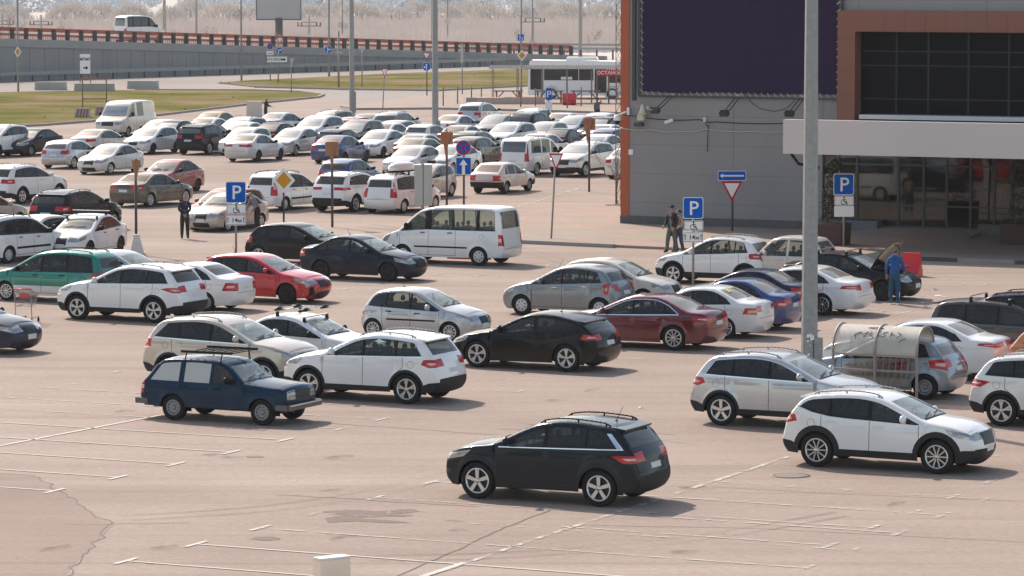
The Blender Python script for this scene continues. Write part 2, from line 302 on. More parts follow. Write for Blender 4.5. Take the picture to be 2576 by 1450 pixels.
class Car:
    """body skin worked out from a side outline: two flanks and one sheet wrapped over nose, glass, roof and tail"""
    def __init__(c, sp, fine):
        s = make_shape(sp); c.s = s; c.fine = fine
        ds = .035 if fine else .075; c.g = .055 if fine else .12
        p = chaikin(s['O0'], 1 if s.get('boxy') else 2)
        o = [p[0]]
        for a, b in zip(p[:-1], p[1:]):
            n = max(1, int(round(np.hypot(*(b - a)) / ds)))
            for i in range(1, n + 1): o.append(a + (b - a) * i / n)
        c.O = np.array(o); c.S = np.concatenate([[0], np.cumsum(np.hypot(*np.diff(c.O, axis=0).T))])
        c.key = {k: c.S[np.argmin(np.hypot(*(c.O - v).T))] for k, v in s['keyp'].items()}
        t = np.gradient(c.O, axis=0); t /= np.hypot(*t.T)[:, None]; c.N = np.stack([-t[:, 1], t[:, 0]], 1)   # outward
        b = np.array(s['belt']); c.bx, c.bz = b[:, 0], b[:, 1]
        c.xw = (s['FO'], s['FO'] + s['WB']); c.xm = s['FO'] + s['WB'] / 2
        c.Ra = s['r'] + (.05 if s.get('clad') else .035)
        S = c.S[-1]; k = c.key; bw = .6 if s.get('boxy') else 1
        c.cs = ([0, .3, .75, k['cowl'], (k['cowl'] + k['wst']) / 2, k['wst'], k['wst'] + .5, k['rgt'], (k['rgt'] + k['rgb']) / 2, k['rgb'], k['rgb'] + .35, S],
                [.10 * bw, .13 * bw, .06, .045, .07 * bw, .045, .03, .03, .05 * bw, .04, .06 * bw, .05 * bw])
        c.rad = .03 if s.get('boxy') else .05
    def belt(c, x): return np.interp(x, c.bx, c.bz)
    def W0(c, x, z):
        s = c.s; L = s['L']; bx = .45 if s.get('boxy') else 1
        w = np.full(len(x), s['W'] / 2)
        w -= .17 * bx * np.clip((.95 - x) / .95, 0, 1) ** 2.4 + .15 * bx * np.clip((x - L + .85) / .85, 0, 1) ** 2.3
        zb = c.belt(x); zm = .58 * s['kz'] if s['H'] < 1.9 else .8
        w -= .035 * np.clip((z - zm) / np.maximum(zb - zm, .1), 0, 1) ** 2 + .05 * np.clip((zm - z) / zm, 0, 1) ** 2
        h = np.clip(z - zb, 0, None); van = s['H'] > 1.88
        w -= .02 * (1 - np.exp(-h / .03)) + ((.05 if van else .2) * h + (.045 if van else .16) * h * h)
        w += .012 * np.exp(-((z - zb + .13) / .025) ** 2)
        for xw in c.xw:
            d = np.hypot(x - xw, z - s['r']) - c.Ra
            w += .018 * np.exp(-(d / .07) ** 2)
        return w
    def side(c, P):
        d = segdist(P, c.O[:-1], c.O[1:]); r = c.rad
        t = np.clip(r - d, 0, r)
        return c.W0(P[:, 0], P[:, 1]) - (r - np.sqrt(np.maximum(r * r - t * t, 0)))
    def edge(c, s):
        return np.interp(s, c.S, c.O[:, 0]), np.interp(s, c.S, c.O[:, 1]), np.interp(s, c.S, c.N[:, 0]), np.interp(s, c.S, c.N[:, 1])
    def flank3(c, P):
        return np.stack([c.xm - P[:, 0], c.side(P), P[:, 1]], 1)
    def top3(c, Q):
        s, v = Q[:, 0], np.clip(Q[:, 1] / .8, -1, 1); x, z, nx, nz = c.edge(s)
        ye = np.interp(s, c.S, c.Oy); b = np.interp(s, *c.cs) * (1 - np.abs(v) ** 2.2)
        return np.stack([c.xm - (x + nx * b), v * ye, z + nz * b], 1)
    def _cdt(c, polys, lines, grid, pts0):
        V = []; E = []
        for p in polys:
            b = len(V); V += [tuple(map(float, q)) for q in p]; E += [(b + i, b + (i + 1) % len(p)) for i in range(len(p))]
        for p in lines:
            b = len(V); V += [tuple(map(float, q)) for q in p]; E += [(b + i, b + i + 1) for i in range(len(p) - 1)]
        if len(grid):
            A = np.array([V[e[0]] for e in E]); B = np.array([V[e[1]] for e in E])
            grid = grid[segdist(grid, A, B) > c.g * .3]
            V += [tuple(map(float, q)) for q in grid]
        r = delaunay_2d_cdt([Vector(v) for v in V], E, [], 0, 1e-5)
        return np.array([tuple(v) for v in r[0]]), np.array([tuple(f) for f in r[2] if len(f) == 3])
    def build(c):
        s = c.s; L = s['L']; fine = c.fine; g = c.g; parts = {}
        ed = np.stack([c.O[:, 0], c.O[:, 1]], 1); c.Oy = c.side(ed)
        sill = s['clear']; F = []                                       # (part, polygons, side-lines)
        xA, xB, xE = c.s['keyp']['cowl'][0] + .03, s['pil'][0][0], s['doorend']
        lines = []
        # --- flank features, later ones win
        ccl = sill + (.17 if s.get('clad') else .0)
        zs = sill + (.10 if not s.get('clad') else .17)
        ra = c.xw[1] - c.Ra - .05
        zb = lambda x: float(c.belt(x)) - .012
        d1 = [(xA, zb(xA)), (xA - .02, zs), (xB, zs), (xB, zb(xB))]
        dB = [(xB, zb(xB)), (xB, zs), (min(ra, xE), zs), (min(ra + .02, xE), s['r'] + .05), (min(ra + .20, xE), s['r'] + c.Ra * .93), (xE, s['r'] + c.Ra + .1), (xE, zb(xE))]
        feats = [('door', d1, 0)]
        if xE > xB + .2: feats.append(('door', dB, 1))
        if s.get('stripe2'):
            feats.append(('lower_panel', [(-1, 0), (L + 1, 0), (L + 1, s['stripe2']), (-1, s['stripe2'])], 0))
        seams = [d1[:3] + d1[3:]]
        if xE > xB + .2: seams.append(dB[1:])
        if fine or True:
            for q in seams:
                for st in strip(q, .013 if fine else .02): feats.append(('trim', st, 0))
        hood = [(xA - .05, zb(xA) - .02)]
        if s.get('clad'):
            feats.append(('cladding', [(-1, 0), (L + 1, 0), (L + 1, ccl + .22), (L - .25, ccl + .12), (c.xw[1] + .3, ccl), (c.xw[0] - .3, ccl), (.25, ccl + .10), (-1, ccl + .10)], 0))
            for xw in c.xw: feats.append(('cladding', circle(xw, s['r'], c.Ra + s.get('archw', .065)), 0))
        if s.get('bumperdark'):
            feats.append(('cladding', [(-1, .0), (.42, 0), (.42, .56), (-1, .56)], 0)); feats.append(('cladding', [(L - .42, .0), (L + 1, 0), (L + 1, .56), (L - .42, .56)], 0))
        if s.get('moulding'):
            z0, z1 = s['moulding']; feats.append(('trim', [(c.xw[0] + .45, z0), (c.xw[1] - .45, z0), (c.xw[1] - .45, z1), (c.xw[0] + .45, z1)], 0))
        # daylight opening
        ins = s.get('ins', .075); m = (c.S > c.key['cowl'] - .1) & (c.S < c.key['rgt'] + .35)
        off = (c.O - c.N * ins)[m]; xt, xb = s['drear']
        keep = []
        for q in off:
            xr = xb + (xt - xb) * np.clip((q[1] - c.belt(xb)) / (s['H'] - ins - c.belt(xb)), 0, 1.2)
            if q[1] > c.belt(q[0]) + .012 and q[0] < xr and q[0] > s['keyp']['cowl'][0]: keep.append(tuple(q))
        top = keep; x0 = top[0][0] - .03
        zr = top[-1][1]
        bl = [(x, float(c.belt(x))) for x in np.linspace(max(x0, xA + .06), xb, 8)]
        dlo = bl[:1] + top + ([(xt, zr - .02)] if xt > top[-1][0] + .02 else []) + bl[::-1][:-1]
        dlo = [np.array(q) for q in dlo]
        body_pil = s.get('pilbody')
        if body_pil:
            edges = [x0 - .1]
            for x, w in s['pil']: edges += [x - w / 2, x + w / 2]
            edges.append(L)
        else:
            feats.append(('trim', dlo, 0)); edges = [x0 - .1]
            for x, w in s['pil']: edges += [x - w / 2, x + w / 2]
            edges.append(L)
            cen = np.mean(dlo, axis=0)
        # windows are the opening shrunk by a seal, cut by the pillars
        A = np.array(dlo); nx = np.roll(A, -1, 0) - A; area = np.sum(A[:, 0] * np.roll(A[:, 1], -1) - np.roll(A[:, 0], -1) * A[:, 1])
        sg = 1 if area > 0 else -1
        e1 = A - np.roll(A, 1, 0); e2 = np.roll(A, -1, 0) - A
        n1 = np.stack([-e1[:, 1], e1[:, 0]], 1) / np.maximum(np.hypot(*e1.T), 1e-6)[:, None]; n2 = np.stack([-e2[:, 1], e2[:, 0]], 1) / np.maximum(np.hypot(*e2.T), 1e-6)[:, None]
        nn = n1 + n2; nn /= np.maximum(np.hypot(*nn.T), .35)[:, None]
        win = [tuple(q) for q in A + sg * nn * (.004 if body_pil else .016)]
        nwin = 0
        for i in range(0, len(edges), 2):
            feats.append(('side_window', win, (edges[i], edges[i + 1], nwin))); nwin += 1
            lines += [[(edges[i], .5), (edges[i], 2.4)], [(edges[i + 1], .5), (edges[i + 1], 2.4)]]
        if s.get('chrome'):
            for st in strip([np.array(q) + (0, -.012) for q in bl], .022): feats.append(('chrome_trim', st, 0))
            if s.get('chrome') == 2:
                for st in strip([top[k] for k in range(0, len(top), 2)] + [bl[-1]], .02): feats.append(('chrome_trim', st, 0))
            if s.get('chrome') == 3: feats.append(('chrome_trim', [(xb - .02, bl[-1][1] - .02), (xb + .10, bl[-1][1] - .02), (xt + .06, zr + .0), (xt - .04, zr + .0)], 0))
        if s['head']: feats.append(('headlight', s['head'], 0))
        if s['tail']:
            feats.append(('taillight', s['tail'], 0))
            if fine:
                tc_ = np.mean(np.array(s['tail']), 0); tc_[0] = min(tc_[0], L - .16); q = (np.array(s['tail']) - tc_) * (.42, .30) + tc_; feats.append(('lamp_insert', [tuple(v) for v in q], 0))
        if fine:
            fx, fzz = c.xw[1] + .12, float(c.belt(c.xw[1])) - .2
            ring = circle(fx, fzz, .085, 14)
            for st in strip(ring + ring[:1], .007): feats.append(('trim', st, 0))
        # --- wrapped sheet features
        S = c.S[-1]; k = c.key
        iN = np.argmax(c.O[:, 0] > s['keyp']['cowl'][0] - .15); iT = np.argmin(np.abs(c.S - k['rgb']))
        def sf(z): return float(np.interp(z, c.O[:iN, 1], c.S[:iN]))
        def sr(z): return float(np.interp(-z, -c.O[iT:, 1], c.S[iT:]))
        def rect(s0, s1, v0, v1, t=1.0): return [(s0, v0 * .8), (s1, v0 * .8 * t), (s1, v1 * .8 * t), (s0, v1 * .8)]
        f2 = []
        a, b = k['cowl'], k['wst']
        f2.append(('trim', rect(a - .05, a + .03, -.86, .86)))
        f2.append(('windshield', rect(a + .02, b - .03, -.92, .92, .93)))
        a, b = k['rgt'], k['rgb']
        f2.append(('rear_window', rect(a + (.09 if b - a < .6 else .04), b - .05, -.86, .86, 1.03)))
        if s.get('clad') or s.get('bumperdark'):
            zf = ccl + .12 if s.get('clad') else .56
            f2.append(('cladding', rect(-.01, sf(zf), -1.1, 1.1))); f2.append(('cladding', rect(sr(ccl + .22 if s.get('clad') else .56), S + .01, -1.1, 1.1)))
        if s['grille']: f2.append(('grille', rect(sf(s['grille'][0]), sf(s['grille'][1]), -s['grille'][2], s['grille'][2])))
        if s.get('intake'): f2.append(('grille', rect(sf(s['intake'][0]), sf(s['intake'][1]), -s['intake'][2], s['intake'][2])))
        if s['headf']:
            for sg2 in (-1, 1): f2.append(('headlight', sorted_rect(rect(sf(s['headf'][0]), sf(s['headf'][1]), sg2 * s['headf'][2], sg2 * (1.05 if not s.get('boxy') else .93)))))
        if s['tailf']:
            for sg2 in (-1, 1): f2.append(('taillight', sorted_rect(rect(sr(s['tailf'][0]), sr(s['tailf'][1]), sg2 * s['tailf'][2], sg2 * 1.05))))
        if s.get('plate'): f2.append(('license_plate', rect(sr(s['plate'][0]), sr(s['plate'][1]), -.31, .31)))
        if s.get('fplate') and not s.get('nofplate'): f2.append(('license_plate', rect(sf(s['fplate'][0]), sf(s['fplate'][1]), -.31, .31)))
        hs = [rect(k['cowl'] - .06, k['cowl'] - .05, -.9, .9)]
        f2.append(('trim', rect(sf(s['keyp']['cowl'][1] * .8), sf(s['keyp']['cowl'][1] * .8) + .012, -.9, .9)))
        f2.append(('trim', rect(sr(.62 * s['kz']), sr(.62 * s['kz']) + .012, -.8, .8)))
        # --- triangulate flank
        x0, x1 = -.05, L + .05; gx, gz = np.meshgrid(np.arange(x0, x1, g), np.arange(sill, s['H'] + .05, g)); G = np.stack([gx.ravel(), gz.ravel()], 1)
        outl = [tuple(q) for q in c.O]; outl_poly = outl
        G = G[inpoly(G, outl_poly)]
        arches = [circle(xw, s['r'], c.Ra) for xw in c.xw]
        V, Fc = c._cdt([outl_poly] + arches + [f[1] for f in feats], lines, G, None)
        cen = V[Fc].mean(1); ok = inpoly(cen, outl_poly)
        for xw in c.xw: ok &= np.hypot(cen[:, 0] - xw, cen[:, 1] - s['r']) > c.Ra * math.cos(math.pi / 28)
        lab = np.full(len(cen), 'body', dtype=object)
        for nme, poly, arg in feats:
            m = inpoly(cen, poly)
            if nme == 'side_window':
                m &= (cen[:, 0] > arg[0]) & (cen[:, 0] < arg[1]); lab[m] = 'side_window%d' % arg[2]
            elif nme == 'door':
                m &= lab == 'body'; lab[m] = 'door%d' % arg
            else: lab[m] = nme
        e = .012
        P3 = c.flank3(V)
        Px = (c.flank3(V + (e, 0)) - c.flank3(V - (e, 0))); Pz = (c.flank3(V + (0, e)) - c.flank3(V - (0, e)))
        Nn = np.cross(Px, Pz); Nn *= np.sign(Nn[:, 1:2] + 1e-9); Nn /= np.linalg.norm(Nn, axis=1)[:, None]
        # points on the outline take the outline's own normal direction as well
        de = segdist(V, c.O[:-1], c.O[1:]); onb = de < 1e-4
        tri2 = V[Fc]; aa = (tri2[:, 1, 0] - tri2[:, 0, 0]) * (tri2[:, 2, 1] - tri2[:, 0, 1]) - (tri2[:, 2, 0] - tri2[:, 0, 0]) * (tri2[:, 1, 1] - tri2[:, 0, 1])
        Fc = np.where((aa > 0)[:, None], Fc, Fc[:, ::-1])               # x runs backwards in 3-D: ccw in (x, z) faces +y
        ok &= np.abs(aa) > 1e-9
        if onb.any():
            ii = np.argmin(np.hypot(V[onb][:, None, 0] - c.O[None, :, 0], V[onb][:, None, 1] - c.O[None, :, 1]), 1)
            Nb = np.stack([-c.N[ii, 0], np.full(len(ii), .35), c.N[ii, 1]], 1); Nn[onb] = Nb / np.linalg.norm(Nb, axis=1)[:, None]
        for nme in set(lab[ok]):
            f = Fc[ok & (lab == nme)]
            for sgn, suf in ((1, 'L'), (-1, 'R')):
                key = nme if nme in ('body', 'trim', 'cladding', 'lower_panel', 'chrome_trim', 'lamp_insert') else nme + suf
                Q, Nq = P3.copy(), Nn.copy(); Q[:, 1] *= sgn; Nq[:, 1] *= sgn
                parts.setdefault(key, []).append((Q, Nq, f if sgn > 0 else f[:, ::-1]))
        # --- triangulate wrapped sheet
        gs, gu = np.meshgrid(np.arange(g, S, g), np.arange(-.8 + g, .8, g)); G = np.stack([gs.ravel(), gu.ravel()], 1)
        n = max(6, int(1.6 / (g * 1.2))); bnd = [(q, -.8) for q in c.S] + [(S, -.8 + 1.6 * i / n) for i in range(1, n)] + [(q, .8) for q in c.S[::-1]] + [(0, .8 - 1.6 * i / n) for i in range(1, n)]
        V, Fc = c._cdt([bnd] + [f[1] for f in f2], [], G, None)
        cen = V[Fc].mean(1); ok = (np.abs(cen[:, 1]) < .8) & (cen[:, 0] > 0) & (cen[:, 0] < S)
        lab = np.full(len(cen), 'body', dtype=object)
        for nme, poly in f2:
            m = inpoly(cen, poly)
            if nme in ('headlight', 'taillight'): lab[m] = nme + ('L' if poly[0][1] + poly[1][1] + poly[2][1] > 0 else 'R')
            elif nme == 'license_plate': lab[m] = nme + ('F' if poly[0][0] < S / 2 else 'B')
            else: lab[m] = nme
        P3 = c.top3(V); Vc = V.copy(); Vc[:, 1] = np.clip(Vc[:, 1], -.79, .79)
        Ps = c.top3(Vc + (e, 0)) - c.top3(Vc - (e, 0)); Pv = c.top3(Vc + (0, .01)) - c.top3(Vc - (0, .01))
        Nn = np.cross(Pv, Ps); Nn /= np.maximum(np.linalg.norm(Nn, axis=1), 1e-9)[:, None]
        x, z, nx_, nz_ = c.edge(V[:, 0]); sgn = np.sign(-Nn[:, 0] * nx_ + Nn[:, 2] * nz_); Nn *= np.where(sgn == 0, 1, sgn)[:, None]
        tri2 = V[Fc]; aa = (tri2[:, 1, 0] - tri2[:, 0, 0]) * (tri2[:, 2, 1] - tri2[:, 0, 1]) - (tri2[:, 2, 0] - tri2[:, 0, 0]) * (tri2[:, 1, 1] - tri2[:, 0, 1])
        Fc = np.where((aa > 0)[:, None], Fc[:, ::-1], Fc); ok &= np.abs(aa) > 1e-9
        f = Fc[ok]; fn = np.cross(P3[f[:, 1]] - P3[f[:, 0]], P3[f[:, 2]] - P3[f[:, 0]])
        if np.sum(np.einsum('ij,ij->i', fn, Nn[f[:, 0]])) < 0: Fc = Fc[:, ::-1]
        for nme in set(lab[ok]): parts.setdefault(nme, []).append((P3, Nn, Fc[ok & (lab == nme)]))
        c.parts = {k: c._mesh(k, v) for k, v in parts.items()}
        return c
    def _mesh(c, name, lst):
        idx = {}; V = []; Ns = []; Fs = []
        for P, N, F in lst:
            for f in F:
                t = []
                for i in f:
                    q = (round(P[i, 0], 4), round(P[i, 1], 4), round(P[i, 2], 4))
                    if q not in idx: idx[q] = len(V); V.append(q); Ns.append(np.array(N[i]))
                    else: Ns[idx[q]] = Ns[idx[q]] + N[i] * 1e-3
                    t.append(idx[q])
                if len(set(t)) == 3: Fs.append(t)
        me = bpy.data.meshes.new(name); me.from_pydata(V, [], Fs); me.update()
        me.polygons.foreach_set('use_smooth', [True] * len(me.polygons))
        me.validate()
        if len(me.vertices) == len(Ns): me.normals_split_custom_set_from_vertices([tuple(n / max(np.linalg.norm(n), 1e-9)) for n in Ns])
        return me
def sorted_rect(p): return p
# ------------------------------------------------------------------ materials of cars
M_TRIM = mat('black trim', (.006, .006, .007), .5, spec=.25)
M_CLAD = mat('grey black plastic', (.014, .0135, .0135), .75, noise=.25, nscale=6)
M_TYRE = mat('tyre rubber', (.010, .0095, .0095), .9, noise=.3, nscale=9)
M_ALLOY = mat('wheel alloy', (.62, .62, .62), .32, .85)
M_STEEL = mat('grey steel wheel', (.28, .28, .28), .5, .3)
M_BLKW = mat('black wheel', (.02, .02, .02), .4, .2)
M_HUBCAP = mat('silver plastic wheel cover', (.55, .55, .55), .4, .3)
M_RAIL = mat('satin roof rail', (.30, .31, .32), .65)
M_CHROME = mat('chrome strip', (.75, .77, .8), .2, .9)
M_PLATE = mat('number plate', (.62, .63, .64), .5, noise=.12, nscale=30)
M_HEAD = mat('headlight glass', (.36, .37, .37), .1, .4, .8, noise=.75, nscale=11)
M_TAIL = mat('red lamp glass', (.46, .004, .010), .2, 0, .25, noise=.25, nscale=9)
M_TAILOR = mat('orange red lamp glass', (.55, .06, .02), .15, 0, 1.0)
M_INS = mat('clear lamp insert', (.62, .45, .43), .15, 0, .8)
M_GRILLE = mat('dark grille', (.015, .015, .016), .5)
M_IN = mat('dark car interior', (.02, .02, .02), .85)
M_SEAT = mat('car seat cloth', (.03, .03, .03), .85)
G_SIDE = glass('side glass', (.60, .66, .62), .05)
G_TINT = glass('dark tinted glass', (.07, .08, .085), .03)
G_WIND = glass('windscreen glass', (.62, .70, .68), .34, (.52, .60, .60))
G_REAR = glass('rear glass', (.25, .28, .28), .12)
G_SHADE = glass('shaded window with pale curtain', (.05, .05, .05), .75, (.62, .63, .6))
F_SIDE = mat('far side glass', (.02, .024, .026), .06, 0, .15, spec=.5)
F_WIND = mat('far windscreen', (.25, .295, .32), .1, 0, .5, spec=.8, noise=.3, nscale=1.5)
F_REAR = mat('far rear glass', (.08, .085, .09), .1, 0, .4, spec=.8, noise=.3, nscale=1.5)
WHITE = paint('white', (.78, .78, .77), 0, .13); PEARL = paint('pearl white', (.70, .69, .66), .1, .16); CREAM = paint('dusty cream white', (.62, .57, .50), 0, .25)
SILVER = paint('silver', (.50, .51, .52), .45, .22); GREYM = paint('grey metallic', (.22, .235, .25), .35, .25); DGREY = paint('dark grey', (.017, .022, .029), .2, .03, coat=.15)
BLACK = paint('black', (.004, .0045, .006), .05, .05, coat=.25); NAVY = paint('navy', (.006, .011, .028), .15, .06, coat=.25); BLUE = paint('blue', (.014, .05, .19), .3, .16); DBLUE = paint('dark blue', (.008, .016, .048), .25, .10, coat=.3)
LADAB = paint('petrol blue', (.001, .024, .058), 0, .05, coat=.15); RED = paint('bright red', (.50, .004, .016), .1, .06); MAROON = paint('maroon', (.125, .004, .014), .25, .08); ORED = paint('old red', (.26, .018, .02), .1, .16)
GREEN = paint('teal green', (.004, .19, .145), .25, .06); BEIGE = paint('beige', (.52, .46, .39), .3, .2); SAND = paint('sand', (.36, .32, .27), .3, .25); BROWN = paint('grey brown', (.05, .042, .037), .3, .15)
GOLD = paint('yellow ochre', (.42, .28, .10), .1, .25); LBLUE = paint('light blue silver', (.42, .47, .52), .35, .2); ORANGE = paint('orange', (.55, .20, .07), .2, .15); PINKW = paint('pinkish white', (.66, .58, .54), 0, .25)
# ------------------------------------------------------------------ wheels
_wheels = {}
def wheel_meshes(r, style):
    k = (round(r, 3), style)
    if k in _wheels: return _wheels[k]
    rr = r * (.71 if style not in ('steel', 'hubcap') else .62); w = .105
    t = MB(); t.lathe([(rr - .01, -w), (r * .95, -w), (r, -w * .7), (r, w * .7), (r * .96, w * .96), (rr + .03, w * .98), (rr, w * .85), (rr - .015, w * .6)], 26, axis='Y')
    m = MB()
    col = {'steel': M_STEEL, 'hubcap': M_HUBCAP, 'black': M_BLKW}.get(style, M_ALLOY)
    m.lathe([(rr, w * .86), (rr - .012, w * .95), (rr - .03, w * .9), (rr - .035, w * .2), (0, w * .1)][:4], 26, axis='Y', mi=0)
    m.lathe([(rr - .033, w * .22), (0.001, w * .18)], 20, axis='Y', mi=1 if style not in ('steel', 'hubcap') else 0)
    def spoke(a, w0, w1, r0, r1, y=.83):
        ca, sa = math.cos(a), math.sin(a); u = Vector((ca, 0, sa)); v = Vector((-sa, 0, ca)); Y = Vector((0, 1, 0)); vs = []
        for (rad, hw, yy) in ((r0, w0, w * y), (r1, w1, w * (y + .04))):
            vs += [u * rad - v * hw + Y * yy, u * rad + v * hw + Y * yy, u * rad + v * hw + Y * (yy - .035), u * rad - v * hw + Y * (yy - .035)]
        m.add(vs, [(0, 4, 5, 1), (1, 5, 6, 2), (3, 2, 6, 7), (0, 3, 7, 4)], 0)
    if style == 'five':
        for i in range(5): spoke(2*math.pi*i/5 + .3, .030, .042, .02, rr - .01)
    elif style == 'double':
        for i in range(5):
            for d in (-.2, .2): spoke(2*math.pi*i/5 + .3 + d * .55, .016, .016, .03, rr - .01); spoke(2*math.pi*i/5 + .3 + d, .009, .016, rr * .55, rr - .01)
    elif style == 'ten':
        for i in range(10): spoke(2*math.pi*i/10 + .1, .012, .016, .02, rr - .01)
    elif style == 'loop':
        for i in range(5):
            a = 2*math.pi*i/5 + .3
            for d in (-.34, .34): spoke(a + d * .9, .012, .012, rr * .55, rr - .01)
            for d in (-.28, .28): spoke(a + d, .012, .012, .03, rr * .6)
    elif style == 'steel':
        m.lathe([(rr * .82, w * .55), (rr * .74, w * .72), (rr * .5, w * .75), (rr * .38, w * .55), (.001, w * .6)], 20, axis='Y')
        for i in range(10):
            a = 2*math.pi*i/10; m.box((rr*.66*math.cos(a), w*.735, rr*.66*math.sin(a)), (.022, .008, .022), 1)
    elif style == 'hubcap':
        m.lathe([(rr * .98, w * .8), (rr * .8, w * .92), (.001, w * .96)], 20, axis='Y')
        for i in range(7):
            a = 2*math.pi*i/7; m.ball((rr*.66*math.cos(a), w*.92, rr*.66*math.sin(a)), .026, .006, .026, 8, 1)
    elif style == 'black':
        for i in range(8): spoke(2*math.pi*i/8 + .1, .016, .02, .02, rr - .01)
    m.lathe([(.055, w * .6), (.05, w * .9), (.001, w * .93)], 12, axis='Y')
    _wheels[k] = (t.mesh('tyre', M_TYRE), m.mesh('rim', [col, M_BLKW])); return _wheels[k]
_cache = {}
HEAD = {'R': D1, 'L': -D1, 'A': D2, 'T': -D2}
PCOL = {'body', 'door', 'lower_panel'}
def part_name(k):
    for b in ('side_window', 'door', 'headlight', 'taillight', 'license_plate', 'grille', 'windshield', 'rear_window'):
        if k.startswith(b): return b
    return {'trim': 'black_trim', 'lower_panel': 'lower_panel'}.get(k, k)
def inst(me, name, parent, m=None, loc=None, rz=0, sc=None):
    o = bpy.data.objects.new(name, me); link(o, parent)
    if m is not None:
        if not me.materials: me.materials.append(m)
        o.material_slots[0].link = 'OBJECT'; o.material_slots[0].material = m
    if loc is not None: o.location = loc
    if rz: o.rotation_euler = (0, 0, rz)
    if sc: o.scale = sc
    return o
def extras(c, fine):
    """small parts worked out once for a kind of car"""
    s = c.s; W, L, H = s['W'], s['L'], s['H']; E = {}
    xA = s['keyp']['cowl'][0]; zb = float(c.belt(xA + .35))
    ym = float(c.W0(np.array([xA + .35]), np.array([zb]))[0])
    m = MB(); X = c.xm - (xA + .33); big = 1.5 if H > 1.88 else 1
    m.ball((X, ym + .13, zb + .11 * big), .07, .125, .09 * big, 10); m.bar((X, ym - .02, zb + .02), (X, ym + .08, zb + .07), .03, .05)
    E['mirrorL'] = m.mesh('wing_mirror', M_TRIM)
    m = MB(); m.ball((X, -ym - .13, zb + .11 * big), .07, .125, .09 * big, 10); m.bar((X, -ym + .02, zb + .02), (X, -ym - .08, zb + .07), .03, .05)
    E['mirrorR'] = m.mesh('wing_mirror', M_TRIM)
    if fine:
        xs = [s['pil'][0][0] - .22]
        if s['doorend'] > s['pil'][0][0] + .2: xs.append(s['doorend'] - .22)
        for i, x in enumerate(xs):
            z = float(c.belt(x)) - .10; y = float(c.W0(np.array([x]), np.array([z]))[0])
            for sg, sf in ((1, 'L'), (-1, 'R')):
                h = MB(); h.box((c.xm - x, sg * (y + .018), z), (.17, .028, .03)); E['handle%d%s' % (i, sf)] = h.mesh('door_handle', M_TRIM)
    # dark underside with wheel housings
    u = MB(); u.box((c.xm - L / 2, 0, s['clear'] + .10), (L - .5, W - .62, .10))
    for xw in c.xw:
        for sg in (1, -1):
            n = 16; y1 = sg * (W / 2 - .06); y0 = sg * (W / 2 - .30); Rr = c.Ra + .005; vs = []
            for i in range(n + 1):
                a = math.pi * i / n; p = (c.xm - xw + Rr * math.cos(a), s['r'] + Rr * math.sin(a) - .0)
                vs += [(p[0], y1, p[1]), (p[0], y0, p[1])]
            b = len(vs); vs += [(c.xm - xw + Rr, y0, s['clear'] - .02), (c.xm - xw - Rr, y0, s['clear'] - .02)]
            u.add(vs, [(2*i, 2*i+1, 2*i+3, 2*i+2) for i in range(n)] + [tuple([b] + [2*i+1 for i in range(n + 1)] + [b + 1])])
    E['under'] = u.mesh('underbody', M_TRIM)
    if s.get('rails'):
        pts = [p for p, q in zip(c.O, c.S) if c.key['wst'] + .15 < q < c.key['rgt'] - .15]; pts = pts[::(3 if fine else 4)]
        for sg, sf in ((1, 'L'), (-1, 'R')):
            b = MB(); P = []
            for i, q in enumerate(pts):
                y = float(c.side(np.array([q]))[0]) - .07; e = min(i, len(pts) - 1 - i); P.append(Vector((c.xm - q[0], sg * y, q[1] + (.055 if e > 0 else .015))))
            b.tube(P, .016, 6)
            for k in (1, len(P) // 2, len(P) - 2): b.bar(P[k], P[k] - Vector((0, 0, .06)), .02, n=6)
            E['rail' + sf] = b.mesh('roof_rail', M_RAIL)
    if s.get('spoiler'):
        q = s['keyp']['rgt']; hw = float(c.side(np.array([q + np.array((-.05, -.02))]))[0]) - .06; b = MB()
        z = q[1] + .012; x = c.xm - q[0]
        b.add([(x + .16, -hw, z + .012), (x + .16, hw, z + .012), (x - .13, hw * .95, z - .03), (x - .13, -hw * .95, z - .03), (x + .1, -hw, z - .05), (x + .1, hw, z - .05), (x - .12, hw * .94, z - .065), (x - .12, -hw * .94, z - .065)],
              [(0, 1, 2, 3), (3, 2, 6, 7), (7, 6, 5, 4), (0, 3, 7, 4), (1, 5, 6, 2), (0, 4, 5, 1)]); E['spoiler'] = b.mesh('spoiler', M_TRIM)
    if fine:
        a, b2 = c.key['cowl'], c.key['wst']; w = MB()
        for v0, v1 in ((.05, .62), (-.62, -.02)):
            P = [Vector(c.top3(np.array([(a + .05, v0 * .8)]))[0]), Vector(c.top3(np.array([(a + .12, v1 * .8)]))[0])]
            w.bar(P[0] + Vector((.01, 0, .02)), P[1] + Vector((.01, 0, .02)), .016, .016)
        E['wiper'] = w.mesh('wiper', M_TRIM)
        t = MB(); zf = s['clear'] + .14; xF, xR = c.xm - xA, c.xm - s['keyp']['rgb'][0] + .12; zt = zb - .06; hy = W / 2 - .14
        t.add([(xF, -hy, zf), (xF, hy, zf), (xR, hy, zf), (xR, -hy, zf), (xF + .0, -hy, zt), (xF, hy, zt), (xR, hy, zt), (xR, -hy, zt)],
              [(0, 1, 2, 3), (0, 4, 5, 1), (1, 5, 6, 2), (2, 6, 7, 3), (3, 7, 4, 0)])
        t.add([(xF, -hy, zt), (xF, hy, zt), (xF - .42, hy, zt + .02), (xF - .42, -hy, zt + .02), (xF - .46, hy, zt - .25), (xF - .46, -hy, zt - .25)], [(0, 1, 2, 3), (3, 2, 4, 5)])
        E['tub'] = t.mesh('interior', M_IN)
        q = MB(); xb = c.xm - s['pil'][0][0] + .02; sh = zb + .02; rows = [(xb, (-.36, .36))]
